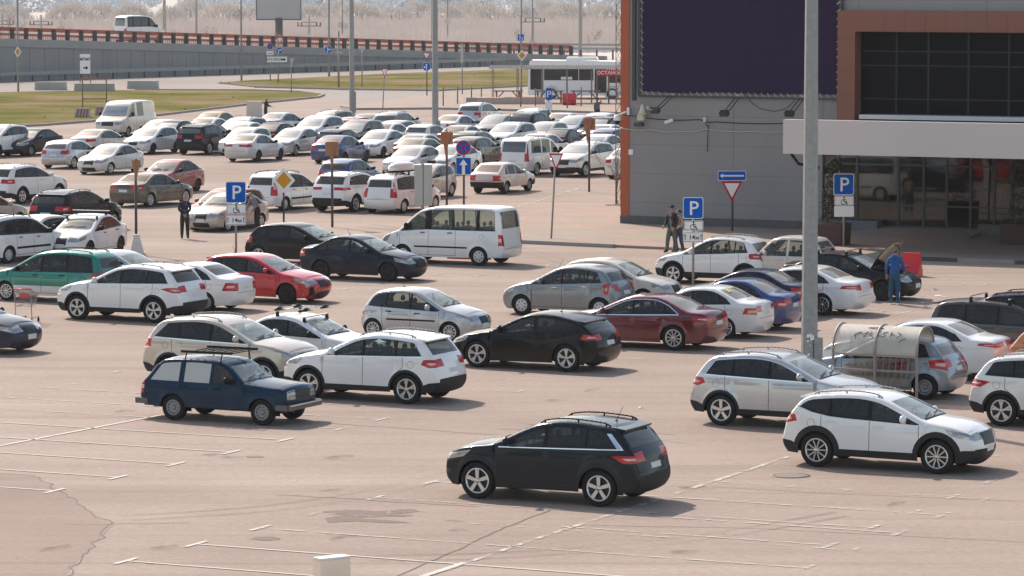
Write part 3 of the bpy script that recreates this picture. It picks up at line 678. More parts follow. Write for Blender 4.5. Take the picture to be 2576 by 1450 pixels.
        rows.append((xb - .85, (-.42, 0, .42)) if L > 3.8 else (xb - .75, (-.36, .36)))
        if H > 1.95: rows.append((xb - 1.7, (-.5, 0, .5)))
        for xr, ys in rows:
            for y in ys:
                q.box((xr + .28, y, zf + .26), (.5, .46, .18), taper=.92)
                q.box((xr, y, (zf + .3 + sh + .12) / 2), (.13, .46, sh + .12 - zf - .3), M=Matrix.Rotation(-.2, 3, 'Y'), taper=.8)
                q.ball((xr - .08, y, sh + .22), .05, .12, .09, 8)
        wx = xF - .55; n = 12; P = [Vector((wx - .03 * math.sin(a), .37 + .18 * math.cos(a), zb + .02 + .18 * math.sin(a))) for a in [2*math.pi*i/n for i in range(n + 1)]]
        q.tube(P, .015, 4)
        E['seats'] = q.mesh('seats', M_SEAT)
    return E
ALLCARS = []
def add_car(typ, name, col, anchor, head, label, fine=0, wheels='ten', rear='far', lamp=None, cat='car', group='cars parked in the lot', rail=None, mirror=None, handle=None, off=0, seat=None, wind=None, win=None, **sp):
    sp['type'] = typ; key = (tuple(sorted((k, str(v)) for k, v in sp.items())), fine)
    if key not in _cache:
        c = Car(sp, fine).build(); _cache[key] = (c, extras(c, fine))
    c, E = _cache[key]; s = c.s
    f = HEAD[head] if isinstance(head, str) else Vector((math.cos(head), math.sin(head), 0))
    ang = math.atan2(f.y, f.x) + R(off); Rm = Matrix.Rotation(ang, 3, 'Z')
    kind_, px, py = anchor[0], anchor[1], anchor[2]
    hw = s['WB'] / 2; yw = s['W'] / 2 - .01
    lp = {'FL': (hw, yw, 0), 'FR': (hw, -yw, 0), 'RL': (-hw, yw, 0), 'RR': (-hw, -yw, 0),
          'ROOF': (c.xm - (s['keyp']['wst'][0] + s['keyp']['rgt'][0]) / 2, 0, s['H'] + .02), 'O': (0, 0, 0),
          'TAILR': (c.xm - s['L'] + .1, -s['W'] / 2 + .1, s['tail'][2][1]), 'TAILL': (c.xm - s['L'] + .1, s['W'] / 2 - .1, s['tail'][2][1]),
          'NOSER': (c.xm - .1, -s['W'] / 2 + .25, s['keyp']['cowl'][1] * .66)}[kind_]
    lp = Vector(lp); w = at(px, py, lp.z); o = w - Rm @ lp; o.z = 0
    r = empty(name, o, ang); tag(r, label, cat, group)
    opq = not fine
    glassm = {'windshield': G_WIND if fine else F_WIND, 'rear_window': (G_REAR if rear != 'dark' else G_TINT) if fine else F_REAR}
    if wind: glassm['windshield'] = wind
    if rear == 'pale' : glassm['rear_window'] = F_WIND if not fine else glass('dusty rear glass', (.3, .3, .28), .55, (.42, .37, .31))
    first_door = {}
    for k, me in c.parts.items():
        pn = part_name(k)
        if pn == 'side_window':
            i = int(k[-2]); front = i == 0
            mm = (G_SIDE if front or rear == 'clear' else G_TINT) if fine else F_SIDE
            if win and i in win: mm = win[i]
        elif pn in PCOL: mm = s.get('lowcol', SILVER) if pn == 'lower_panel' else col
        else: mm = {'lamp_insert': M_INS, 'fuel_flap': M_TRIM, 'headlight': M_HEAD, 'taillight': lamp or M_TAIL, 'license_plate': M_PLATE, 'grille': M_GRILLE, 'black_trim': M_TRIM, 'cladding': M_CLAD, 'chrome_trim': M_CHROME}.get(pn) or glassm[pn]
        p = inst(me, pn, r, mm)
        if pn == 'door': first_door[k[-2:]] = p
    for sf in 'LR':
        inst(E['mirror' + sf], 'wing_mirror', r, mirror or (col if fine else M_TRIM))
        if 'rail' + sf in E: inst(E['rail' + sf], 'roof_rail', r, rail or M_RAIL)
        for i in (0, 1):
            if 'handle%d%s' % (i, sf) in E: inst(E['handle%d%s' % (i, sf)], 'door_handle', first_door.get('%d%s' % (i, sf), r), handle or col)
    inst(E['under'], 'underbody', r)
    if 'spoiler' in E: inst(E['spoiler'], 'spoiler', r, col)
    if 'wiper' in E: inst(E['wiper'], 'wiper', r)
    if 'tub' in E:
        inst(E['tub'], 'interior', r); inst(E['seats'], 'seats', r, seat or M_SEAT)
    ty, rm = wheel_meshes(s['r'], wheels)
    for sx in (1, -1):
        for sy in (1, -1):
            a = empty('wheel', (sx * hw, sy * (s['W'] / 2 - .125), s['r']), 0 if sy > 0 else math.pi); a.parent = r
            inst(ty, 'tyre', a); inst(rm, 'rim', a)
    ALLCARS.append((r, c)); r['_x'] = 0; del r['_x']
    return r, c
def roof_z(c, x):
    """height of the roof line above the point x (own axis, forward positive)"""
    i = np.argmin(np.abs(c.O[:, 0] - (c.xm - x)) + np.where(c.O[:, 1] > c.s['H'] * .8, 0, 5)); return float(c.O[i, 1]) + .03
def crossbars(r, c, xs, m=None, over=.02, hgt=.11):
    m = m or M_CHROME
    for x in xs:
        z = roof_z(c, x); hw = c.s['W'] / 2 - .22
        b = MB(); b.bar((x, -hw - over, z + hgt), (x, hw + over, z + hgt), .06, .025)
        o = b.build('roof_bar', m, r)
        for sg in (1, -1):
            f = MB(); f.box((x, sg * (hw - .03), z + hgt / 2 - .04), (.09, .07, hgt + .04), taper=.7); f.build('bar_foot', M_TRIM, o)
def antenna(r, c, x, l=.3, lean=.5):
    z = roof_z(c, x); b = MB(); b.bar((x, 0, z - .01), (x - lean * l, 0, z + l), .008, n=5, r2=.004); b.ball((x, 0, z), .04, .025, .02, 8); b.build('antenna', M_TRIM, r)
# ------------------------------------------------------------------ light, camera
KX, KY = .55, .93
SUN_EL = math.atan(1 / math.hypot(KX, KY)); SUN_AZ = math.atan2(-KX, KY)     # towards the sun: (-KX, KY)
W = bpy.data.worlds.new('World'); SC.world = W; W.use_nodes = True
nt = W.node_tree; bg = nt.nodes['Background']; sk = nt.nodes.new('ShaderNodeTexSky'); sk.sky_type = 'NISHITA'; sk.sun_disc = False
sk.sun_elevation = SUN_EL; sk.sun_rotation = SUN_AZ; sk.air_density = .75; sk.dust_density = 1.0; sk.ozone_density = .0; sk.altitude = 50
tn = nt.nodes.new('ShaderNodeMix'); tn.data_type = 'RGBA'; tn.blend_type = 'MULTIPLY'; tn.inputs['Factor'].default_value = 1; tn.inputs['B'].default_value = (1, .89, .73, 1)   # spring haze warms the sky light
nt.links.new(sk.outputs[0], tn.inputs['A']); nt.links.new(tn.outputs['Result'], bg.inputs[0]); bg.inputs[1].default_value = .15
sd = bpy.data.lights.new('sun', 'SUN'); sd.energy = 2.55; sd.angle = R(.7); sd.color = (1, .90, .815)
so = bpy.data.objects.new('sun', sd); COL.objects.link(so)
so.rotation_euler = Vector((KX, -KY, -1)).to_track_quat('-Z', 'Y').to_euler(); so.location = (-60, 60, 80)
cd = bpy.data.cameras.new('camera'); cam = bpy.data.objects.new('camera', cd); COL.objects.link(cam); SC.camera = cam
cd.sensor_width = 36; cd.lens = 36 * FPX / 2576; cd.clip_start = 1; cd.clip_end = 9000
cam.location = (0, 0, HCAM); cam.rotation_euler = (math.pi / 2 - TH, 0, 0)
SC.view_settings.view_transform = 'Standard'; SC.view_settings.look = 'None'; SC.view_settings.exposure = 1.02; SC.view_settings.gamma = 1
SC.cycles.use_denoising = True; SC.cycles.max_bounces = 6; SC.cycles.transparent_max_bounces = 12; SC.cycles.volume_bounces = 0
SC.cycles.caustics_reflective = False; SC.cycles.caustics_refractive = False
try: SC.cycles.denoiser = 'OPENIMAGEDENOISE'
except Exception: pass
# ------------------------------------------------------------------ ground
def tarmac(name, c0, c1, cracks=True):
    m = mat(name, c0, .9); nt = m.node_tree; b = nt.nodes['Principled BSDF']; L = nt.links.new; N = nt.nodes.new
    b.inputs['Specular IOR Level'].default_value = .25
    tc = N('ShaderNodeTexCoord')
    def noise(s, d, vec=None, rgh=.6):
        n = N('ShaderNodeTexNoise'); n.inputs['Scale'].default_value = s; n.inputs['Detail'].default_value = d; n.inputs['Roughness'].default_value = rgh
        L(vec or tc.outputs['Object'], n.inputs['Vector']); return n.outputs['Fac']
    mp = N('ShaderNodeMapping'); mp.inputs['Rotation'].default_value = (0, 0, A1); mp.inputs['Scale'].default_value = (.05, .5, 1); L(tc.outputs['Object'], mp.inputs[0])
    def mixf(a, b2, f):
        x = N('ShaderNodeMix'); x.data_type = 'FLOAT'; x.inputs[0].default_value = f; L(a, x.inputs[2]); L(b2, x.inputs[3]); return x.outputs[0]
    v = mixf(mixf(noise(.12, 5), noise(1.0, 8, mp.outputs[0]), .55), noise(5.5, 8, None, .75), .42)
    rp = N('ShaderNodeMapRange'); rp.inputs['From Min'].default_value = .39; rp.inputs['From Max'].default_value = .61; L(v, rp.inputs[0])
    mx = N('ShaderNodeMix'); mx.data_type = 'RGBA'; mx.inputs['A'].default_value = (*c0, 1); mx.inputs['B'].default_value = (*c1, 1); L(rp.outputs[0], mx.inputs['Factor'])
    out = mx.outputs['Result']
    # oil spots and tyre grime
    sp = N('ShaderNodeMapRange'); sp.inputs['From Min'].default_value = .66; sp.inputs['From Max'].default_value = .78; sp.inputs['To Max'].default_value = .38; L(noise(.55, 9, None, .7), sp.inputs[0])
    def mul(sock, f0, f1, k, c2):
        r2 = N('ShaderNodeMapRange'); r2.inputs['From Min'].default_value = f0; r2.inputs['From Max'].default_value = f1; r2.inputs['To Max'].default_value = k; L(sock, r2.inputs[0])
        m3 = N('ShaderNodeMix'); m3.data_type = 'RGBA'; L(r2.outputs[0], m3.inputs['Factor']); L(out, m3.inputs['A']); m3.inputs['B'].default_value = (*c2, 1); return m3.outputs['Result']
    for ang, s1, s2 in ((A1, .03, 1.6), (A1 - 1.45, .025, 1.1)):
        q = N('ShaderNodeMapping'); q.inputs['Rotation'].default_value = (0, 0, ang); q.inputs['Scale'].default_value = (s1, s2, 1); L(tc.outputs['Object'], q.inputs[0])
        out = mul(noise(1.0, 4, q.outputs[0], .5), .56, .72, .30, (c0[0]*.62, c0[1]*.62, c0[2]*.62))
    out = mul(noise(.035, 6, None, .6), .42, .62, .42, (c0[0]*.84, c0[1]*.78, c0[2]*.74))
    out = mul(noise(9, 3, None, .8), .58, .70, .6, (c0[0]*.5, c0[1]*.55, c0[2]*.56)); out = mul(noise(6.3, 3, None, .8), .64, .75, .55, (.55, .47, .41))
    m2 = N('ShaderNodeMix'); m2.data_type = 'RGBA'; L(sp.outputs[0], m2.inputs['Factor']); L(out, m2.inputs['A']); m2.inputs['B'].default_value = (c0[0]*.35, c0[1]*.35, c0[2]*.36, 1)
    L(m2.outputs['Result'], b.inputs['Base Color'])
    bp = N('ShaderNodeBump'); bp.inputs['Strength'].default_value = .25; bp.inputs['Distance'].default_value = .01; L(noise(40, 4), bp.inputs['Height']); L(bp.outputs[0], b.inputs['Normal'])
    return m
M_TAR = tarmac('sun bleached tarmac', (.262, .203, .168), (.405, .322, .272))
M_ROAD = tarmac('pale road tarmac', (.27, .24, .215), (.33, .295, .265))
def sheet(name, pts, m, z, k='structure', parent=None):
    b = MB(); b.add([(p[0], p[1], z) for p in pts], [tuple(range(len(pts)))])
    o = b.build(name, m, parent)
    if o.data.polygons[0].normal.z < 0: o.data.flip_normals()
    if k: o['kind'] = k
    return o
# ------------------------------------------------------------------ plain materials of the place
M_CONC = mat('weathered concrete', (.36, .34, .32), .9, noise=.22, nscale=1.5, bump=.2)
M_CONCP = mat('pale concrete', (.62, .55, .48), .85, noise=.15, nscale=3, bump=.15)
M_KERB = mat('kerb stone', (.30, .27, .25), .9, noise=.25, nscale=2)
M_KERBD = mat('dark painted kerb stone', (.07, .07, .075), .8, noise=.3, nscale=2)
M_GALV = mat('galvanised steel', (.27, .28, .28), .55, .35, noise=.28, nscale=7, bump=.05)
M_POLE = mat('dark sign pole', (.075, .07, .068), .6, .3)
M_WHITE = mat('white sign face', (.78, .78, .78), .45)
M_BLUES = mat('blue sign face', (.001, .10, .46), .6, spec=.08)
M_REDS = mat('red sign face', (.48, .012, .02), .6, spec=.1)
M_BLK = mat('black sign print', (.008, .008, .008), .7, spec=.1)
M_YEL = mat('amber sign face', (.62, .29, .02), .6, spec=.1)
M_BACK = mat('grey sign back', (.42, .42, .40), .5, .3, noise=.1, nscale=4)
M_TANB = mat('brown sign back', (.36, .17, .09), .6, noise=.2, nscale=4)
M_LAMPG = mat('dark metal', (.06, .06, .065), .5, .4)
M_REDPL = mat('red plastic', (.58, .012, .03), .35, coat=.2, noise=.15, nscale=3)
M_ORNG = mat('orange cladding', (.40, .085, .03), .5, noise=.12, nscale=1.2)
M_RAILO = mat('faded orange railing', (.46, .115, .065), .8, noise=.2, nscale=2)
M_RUST = mat('rusty steel', (.22, .13, .09), .8, noise=.3, nscale=5)
M_WIRE = mat('zinc wire', (.33, .30, .27), .6, .4)
# ------------------------------------------------------------------ ground sheets
P = lambda *pts: [at(x, y) for x, y in pts]
gm = mat('haze paled grass plain', (.55, .505, .47), 1, noise=.2, nscale=.03, spec=0)  # grass colour paled so that it carries distance haze
sheet('ground', [(-2500, -60), (2500, -60), (2500, 5200), (-2500, 5200)], gm, -.02)
sheet('car_park_surface', [(-90, 20), (120, 20), (120, 420), (-110, 420)], M_TAR, .0)
sheet('road', P((-160, 335), (100, 318), (400, 292), (820, 245), (900, 268), (1700, 283), (1700, 152), (1300, 160), (700, 172), (-160, 202)), M_ROAD, .004)
def paver(name, c0, c1):
    m = mat(name, c0, .9); nt = m.node_tree; b = nt.nodes['Principled BSDF']; L = nt.links.new
    tc = nt.nodes.new('ShaderNodeTexCoord'); br = nt.nodes.new('ShaderNodeTexBrick'); br.inputs['Scale'].default_value = 4.5
    br.inputs['Color1'].default_value = (*c0, 1); br.inputs['Color2'].default_value = (*c1, 1); br.inputs['Mortar'].default_value = (c0[0]*.6, c0[1]*.6, c0[2]*.6, 1); br.inputs['Mortar Size'].default_value = .012
    n = nt.nodes.new('ShaderNodeTexNoise'); n.inputs['Scale'].default_value = .5; n.inputs['Detail'].default_value = 8; L(tc.outputs['Object'], n.inputs['Vector'])
    L(tc.outputs['Object'], br.inputs['Vector']); mx = nt.nodes.new('ShaderNodeMix'); mx.data_type = 'RGBA'; mx.blend_type = 'MULTIPLY'; mx.inputs['Factor'].default_value = .5
    L(br.outputs['Color'], mx.inputs['A']); L(n.outputs['Color'], mx.inputs['B']); L(mx.outputs['Result'], b.inputs['Base Color']); return m
M_PAVE = paver('pinkish pavers', (.45, .34, .27), (.38, .29, .24))
def slab(name, pts, m, h, z0=0.0):
    b = MB(); q = [(p[0], p[1]) for p in pts]
    a = sum(q[i][0] * q[(i+1) % len(q)][1] - q[(i+1) % len(q)][0] * q[i][1] for i in range(len(q)))
    if a < 0: q = q[::-1]
    b.prism(q, z0, h); return kind(b.build(name, m), 'structure')
def kerb(pts, m=M_KERB, w=.18, h=.15, alt=None, name='kerb'):
    b = MB()
    for p, q in zip(pts[:-1], pts[1:]):
        p = Vector(p); q = Vector(q); n = max(1, int((q - p).length / 1.0)) if alt else 1
        for i in range(n):
            a = p.lerp(q, i / n); c = p.lerp(q, (i + 1) / n); d = (c - a).normalized(); s = Vector((-d.y, d.x, 0)) * w / 2
            b.add([a - s, c - s, c + s, a + s, a - s + Vector((0, 0, h)), c - s + Vector((0, 0, h)), c + s + Vector((0, 0, h)), a + s + Vector((0, 0, h))],
                  [(4, 5, 6, 7), (0, 1, 5, 4), (1, 2, 6, 5), (2, 3, 7, 6), (3, 0, 4, 7)], (i // 2) % 2 if alt else 0)
    return kind(b.build(name, [m, alt or m]), 'structure')
PAV1 = P((1285, 611), (1545, 623), (1700, 630), (2130, 648), (2700, 669), (2700, 606), (1562, 566), (1560, 508), (1345, 528))
slab('pavement', PAV1, M_PAVE, .10)
kerb(P((1285, 612), (1545, 624)), h=.14); kerb(P((1760, 634), (2130, 649), (2700, 670.5)), h=.14, alt=M_KERBD)
slab('pavement', P((857, 271), (895, 277), (1086, 275), (1340, 280), (1640, 289), (1640, 215), (1480, 221), (1120, 238), (1050, 243)), M_PAVE, .10)
kerb(P((857, 271.5), (895, 277.5), (1086, 276), (1340, 281), (1640, 290)), h=.16)
def grassy(name):
    m = mat(name, (.2, .2, .06), 1, spec=0); nt = m.node_tree; b = nt.nodes['Principled BSDF']; L = nt.links.new; tc = nt.nodes.new('ShaderNodeTexCoord')
    n = nt.nodes.new('ShaderNodeTexNoise'); n.inputs['Scale'].default_value = .09; n.inputs['Detail'].default_value = 9; n.inputs['Roughness'].default_value = .7; L(tc.outputs['Object'], n.inputs['Vector'])
    r = nt.nodes.new('ShaderNodeValToRGB'); e = r.color_ramp.elements
    e[0].position = .40; e[0].color = (.11, .118, .034, 1); e[1].position = .60; e[1].color = (.25, .18, .12, 1)
    k = e.new(.5); k.color = (.175, .152, .062, 1)
    L(n.outputs['Fac'], r.inputs[0])
    n2 = nt.nodes.new('ShaderNodeTexNoise'); n2.inputs['Scale'].default_value = 2.5; n2.inputs['Detail'].default_value = 5; L(tc.outputs['Object'], n2.inputs['Vector'])
    mx = nt.nodes.new('ShaderNodeMix'); mx.data_type = 'RGBA'; mx.blend_type = 'SOFT_LIGHT'; mx.inputs['Factor'].default_value = .22; L(r.outputs[0], mx.inputs['A']); L(n2.outputs['Color'], mx.inputs['B']); L(mx.outputs['Result'], b.inputs['Base Color']); return m
M_GRASS = grassy('patchy spring grass')
def lawn(pts, hh=.16):
    """a grass island with a slight swell and many blades, one object"""
    from mathutils.geometry import tessellate_polygon
    q = np.array([(p[0], p[1]) for p in pts]); x0, y0 = q.min(0); x1, y1 = q.max(0)
    nb = 12; b = MB(); pp = np.stack([RNG.uniform(x0, x1, nb * 4), RNG.uniform(y0, y1, nb * 4)], 1); pp = pp[inpoly(pp, [tuple(v) for v in q])][:nb]
    b.add([(v[0], v[1], .06) for v in q], [tuple(range(len(q)))] if sum(q[i][0]*q[(i+1) % len(q)][1]-q[(i+1) % len(q)][0]*q[i][1] for i in range(len(q))) > 0 else [tuple(range(len(q)-1, -1, -1))])
    for x, y in pp:
        h = RNG.uniform(.03, hh); w = RNG.uniform(.04, .14); a = RNG.uniform(-.6, .6)
        b.add([(x - w * math.cos(a), y - w * math.sin(a), .06), (x + w * math.cos(a), y + w * math.sin(a), .06), (x + RNG.uniform(-.1, .1), y, .06 + h)], [(0, 1, 2)])
    return kind(b.build('grass', M_GRASS), 'stuff')
G1 = P((-120, 236), (100, 232), (340, 228), (640, 229), (760, 233), (815, 240), (800, 246), (640, 262), (400, 291), (240, 306), (100, 317), (-120, 327))
G2 = P((545, 210), (640, 203), (1000, 186), (1300, 176), (1700, 170), (1700, 196), (1350, 216), (1100, 229), (860, 226), (640, 220))
lawn(G1); lawn(G2)
kerb(P((-120, 328), (100, 318), (240, 307), (400, 292), (640, 263), (800, 247), (815, 240.5))); kerb(P((640, 221), (860, 227), (1100, 230), (1350, 217), (1700, 197))); kerb(P((815, 240), (760, 232.5), (640, 228.5), (340, 227.5)), h=.12)
# ------------------------------------------------------------------ painted lines (worn white paint)
def linepaint(name, wear):
    m = mat(name, (.56, .52, .475), .85, spec=.2); nt = m.node_tree; b = nt.nodes['Principled BSDF']; L = nt.links.new; tc = nt.nodes.new('ShaderNodeTexCoord')
    n = nt.nodes.new('ShaderNodeTexNoise'); n.inputs['Scale'].default_value = 2.2; n.inputs['Detail'].default_value = 10; n.inputs['Roughness'].default_value = .75; L(tc.outputs['Object'], n.inputs['Vector'])
    r = nt.nodes.new('ShaderNodeMapRange'); r.inputs['From Min'].default_value = wear - .07; r.inputs['From Max'].default_value = wear + .07; L(n.outputs['Fac'], r.inputs[0])
    t = nt.nodes.new('ShaderNodeBsdfTransparent'); mx = nt.nodes.new('ShaderNodeMixShader'); o = nt.nodes['Material Output']
    L(r.outputs[0], mx.inputs[0]); L(t.outputs[0], mx.inputs[1]); L(b.outputs[0], mx.inputs[2]); L(mx.outputs[0], o.inputs['Surface']); return m
M_L1, M_L2, M_L3 = linepaint('fresh line paint', .36), linepaint('worn line paint', .50), linepaint('very worn line paint', .56)
def line(pts, w=.11, m=M_L2, name='painted_line', z=.011):
    b = MB()
    for p, q in zip(pts[:-1], pts[1:]):
        p = Vector(p); q = Vector(q); d = (q - p).normalized(); s = Vector((-d.y, d.x, 0)) * w / 2
        b.add([p - s + Vector((0, 0, z)), q - s + Vector((0, 0, z)), q + s + Vector((0, 0, z)), p + s + Vector((0, 0, z))], [(0, 1, 2, 3)])
    return kind(b.build(name, m), 'structure')
def tee(p, m): line([p - D2 * .38, p + D2 * .38], .11, m, z=.012)
def bay(p, length, m, t0=True, t1=True, d=1):
    p = Vector(p); q = p + D1 * length * d; line([p, q], .085, m)
    if t0: tee(p, m)
    if t1: tee(q, m)
for x, y, m in ((859, 1080, M_L2), (717, 1108, M_L1), (583, 1138.5, M_L1), (443, 1168.6, M_L1), (297, 1202, M_L1), (137, 1236, M_L1), (960, 1056, M_L2), (600, 1040, M_L3), (1075, 1031, M_L2)):
    bay(at(x, y), 11.2, m, True, False, -1)
line([at(-60, 1134), at(407, 1045)], .12, M_L1); line([at(407, 1045), at(700, 985)], .12, M_L3)
for x, y, m, n in ((317, 1412.5, M_L1, 1), (493, 1370, M_L1, 1), (654, 1329.5, M_L2, 1), (947, 1252.5, M_L2, 1), (1089, 1213, M_L2, 1), (800, 1291, M_L3, 1), (1225, 1178, M_L3, 1)):
    bay(at(x, y), 11.0, m)
line([at(1000, 1476), at(1230, 1398), at(1339, 1360)], .12, M_L2); line([at(1339, 1360), at(1713, 1239), at(1985, 1150)], .12, M_L2); line([at(1040, 1460), at(1170, 1417)], .14, M_L1, z=.016)
for x, y in ((2194, 1329), (2088, 1373), (2300, 1290), (2400, 1250), (2494, 1211)): bay(at(x, y), 5.4, M_L3 if y < 1300 else M_L2, True, False, -1)
for x, y in ((200, 968), (300, 935), (240, 855), (1265, 953), (1060, 998), (1300, 987), (1390, 950), (1520, 905)): bay(at(x, y), 5.2, M_L3, True, False, -1)
for x, y in ((1820, 848), (1930, 826), (1760, 872), (2010, 800), (1640, 905), (2480, 1010), (2540, 1150)): bay(at(x, y), 5.0, M_L2, False, False, -1)
line([at(1305, 521), at(1470, 470)], .16, M_L2); line([at(1100, 545), at(1330, 492)], .14, M_L3); line([at(640, 610), at(1000, 520)], .12, M_L3); line([at(500, 590), at(900, 500)], .1, M_L3)
def wheel_box(x, y):
    p = at(x, y); a = D1 * 1.15; c = D2 * .65
    for q, r in ((p - a - c, p + a - c), (p + a - c, p + a + c), (p + a + c, p - a + c), (p - a + c, p - a - c)): line([q, r], .10, M_L2)
    n = 12; line([p + D1 * .1 + Vector((math.cos(2*math.pi*i/n) * .38, math.sin(2*math.pi*i/n) * .38, 0)) for i in range(n + 1)], .07, M_L2, 'painted_wheelchair_mark')
    line([p - D1 * .3 + D2 * .3, p + D1 * .5 + D2 * .1, p + D1 * .45 - D2 * .4], .08, M_L2, 'painted_wheelchair_mark')
for x, y in ((948, 731), (1180, 692), (2392, 715), (2190, 783), (1395, 668), (2290, 745)): wheel_box(x, y)
line([at(1310, 668), at(1500, 676)], .1, M_L2); line([at(2300, 690), at(2480, 700)], .1, M_L2)
# cracks, patches, spots, manhole
M_CRACK = mat('tar filled crack', (.15, .115, .095), .9)
BLZ = [0]
def crack(pts, w=.05, jit=.12, m=M_CRACK, name='tarmac_crack'):
    q = [Vector(at(*p)) for p in pts]; o = []
    for a, b in zip(q[:-1], q[1:]):
        n = max(2, int((b - a).length / .35))
        o += [a.lerp(b, i / n) + Vector((RNG.uniform(-jit, jit), RNG.uniform(-jit, jit), 0)) * .5 for i in range(n)]
    line(o + [q[-1]], w, m, name, .005)
crack([(0, 1190), (80, 1195), (135, 1225), (160, 1245), (285, 1322), (245, 1360), (200, 1405), (150, 1470)], .028, .2)
crack([(1000, 1450), (1150, 1384), (1270, 1327), (1385, 1284)], .045, .06)
crack([(700, 1245), (1000, 1264), (1200, 1276)], .03, .1); crack([(1790, 1225), (2100, 1243), (2576, 1262)], .022, .06); crack([(1480, 1322), (1900, 1330), (2576, 1365)], .022, .06)
crack([(150, 1320), (320, 1320), (480, 1316)], .025, .2); crack([(820, 1065), (1250, 1095)], .03, .08); crack([(1300, 1065), (1700, 1095)], .025, .1)
M_PATCH = tarmac('darker tarmac repair', (.25, .185, .152), (.33, .25, .21))
sheet('tarmac_patch', P((-20, 1189), (80, 1195), (135, 1225), (160, 1245), (285, 1322), (245, 1360), (200, 1405), (140, 1475), (-20, 1475)), M_PATCH, .003)
M_SPOT = tarmac('oil stained tarmac', (.17, .132, .112), (.27, .21, .178))
def blot(x, y, a, b, name='oil_stain', m=None):
    p = at(x, y); n = 18; pts = [p + D1 * a * math.cos(2*math.pi*i/n) * RNG.uniform(.7, 1.2) + D2 * b * math.sin(2*math.pi*i/n) * RNG.uniform(.7, 1.2) for i in range(n)]
    BLZ[0] += 1; sheet(name, pts, m or M_SPOT, .0042 + .00012 * BLZ[0])
for x, y, a, b in ((667, 1356, .3, .25), (905, 1292, .7, .5), (870, 1305, .35, .6), (1015, 1287, .3, .3), (985, 1296, .45, .2), (930, 1310, .8, .2), (2400, 1180, .5, .7), (1500, 1110, .4, .3), (1890, 975, .5, .3), (640, 1150, .2, .2), (1120, 615, 1.2, .6), (700, 640, 1.0, .5)): blot(x, y, a, b)
M_MARK = bpy.data.materials.new('tyre rubber mark'); M_MARK.use_nodes = True; nt = M_MARK.node_tree; b_ = nt.nodes['Principled BSDF']; b_.inputs['Base Color'].default_value = (.06, .05, .045, 1); b_.inputs['Roughness'].default_value = 1; b_.inputs['Specular IOR Level'].default_value = 0
tr_ = nt.nodes.new('ShaderNodeBsdfTransparent'); mx_ = nt.nodes.new('ShaderNodeMixShader'); n_ = nt.nodes.new('ShaderNodeTexNoise'); n_.inputs['Scale'].default_value = 1.2; r_ = nt.nodes.new('ShaderNodeMapRange'); r_.inputs['From Min'].default_value = .35; r_.inputs['From Max'].default_value = .7; r_.inputs['To Max'].default_value = .22
nt.links.new(n_.outputs['Fac'], r_.inputs[0]); nt.links.new(r_.outputs[0], mx_.inputs[0]); nt.links.new(tr_.outputs[0], mx_.inputs[1]); nt.links.new(b_.outputs[0], mx_.inputs[2]); nt.links.new(mx_.outputs[0], nt.nodes['Material Output'].inputs['Surface'])
for _ in range(30):
    q = RNG.uniform(0, 1, 2); blot(120 + 2400 * q[0], 880 + 540 * q[1] ** .8, RNG.uniform(.12, .4), RNG.uniform(.12, .5), m=M_MARK)
for k, pts in enumerate((((300, 1300), (700, 1275), (1050, 1215), (1330, 1120), (1500, 1040)), ((330, 1310), (730, 1287), (1085, 1226), (1370, 1128)), ((900, 1400), (1250, 1395), (1700, 1360), (2100, 1290)), ((930, 1413), (1260, 1408), (1710, 1373), (2130, 1300)), ((1250, 1080), (1500, 1090), (1750, 1120)), ((700, 830), (850, 900), (1000, 905)), ((1500, 700), (1350, 640), (1150, 600), (900, 570)), ((1540, 706), (1390, 640), (1180, 597), (930, 565)))):
    q = [np.array(p_, float) for p_ in pts]; q = chaikin(q, 3); line([at(*p_) for p_ in q], .17, M_MARK, 'tyre_mark', .0102 + k * .00006)
b = MB(); b.lathe([(.36, .004), (.42, .006), (.42, .002)], 24); b.lathe([(.34, .005), (.001, .006)], 24)
mh = b.build('manhole_cover', mat('cast iron cover', (.19, .155, .135), .7, .2, noise=.3, nscale=12), loc=at(1988, 1197) + Vector((0, 0, .004))); tag(mh, 'round manhole cover in the tarmac below the white crossover', 'manhole cover')
# ------------------------------------------------------------------ haze
hz = MB(); hz.box((0, 1300, 21), (3600, 2800, 46)); ho = hz.build('haze', bpy.data.materials.new('haze air')); kind(ho, 'stuff')
hm = ho.data.materials[0]; hm.use_nodes = True; nt = hm.node_tree; nt.nodes.clear(); o = nt.nodes.new('ShaderNodeOutputMaterial'); v = nt.nodes.new('ShaderNodeVolumePrincipled')
v.inputs['Color'].default_value = (.92, .92, .95, 1); v.inputs['Density'].default_value = .0001; v.inputs['Anisotropy'].default_value = .2; nt.links.new(v.outputs[0], o.inputs['Volume'])
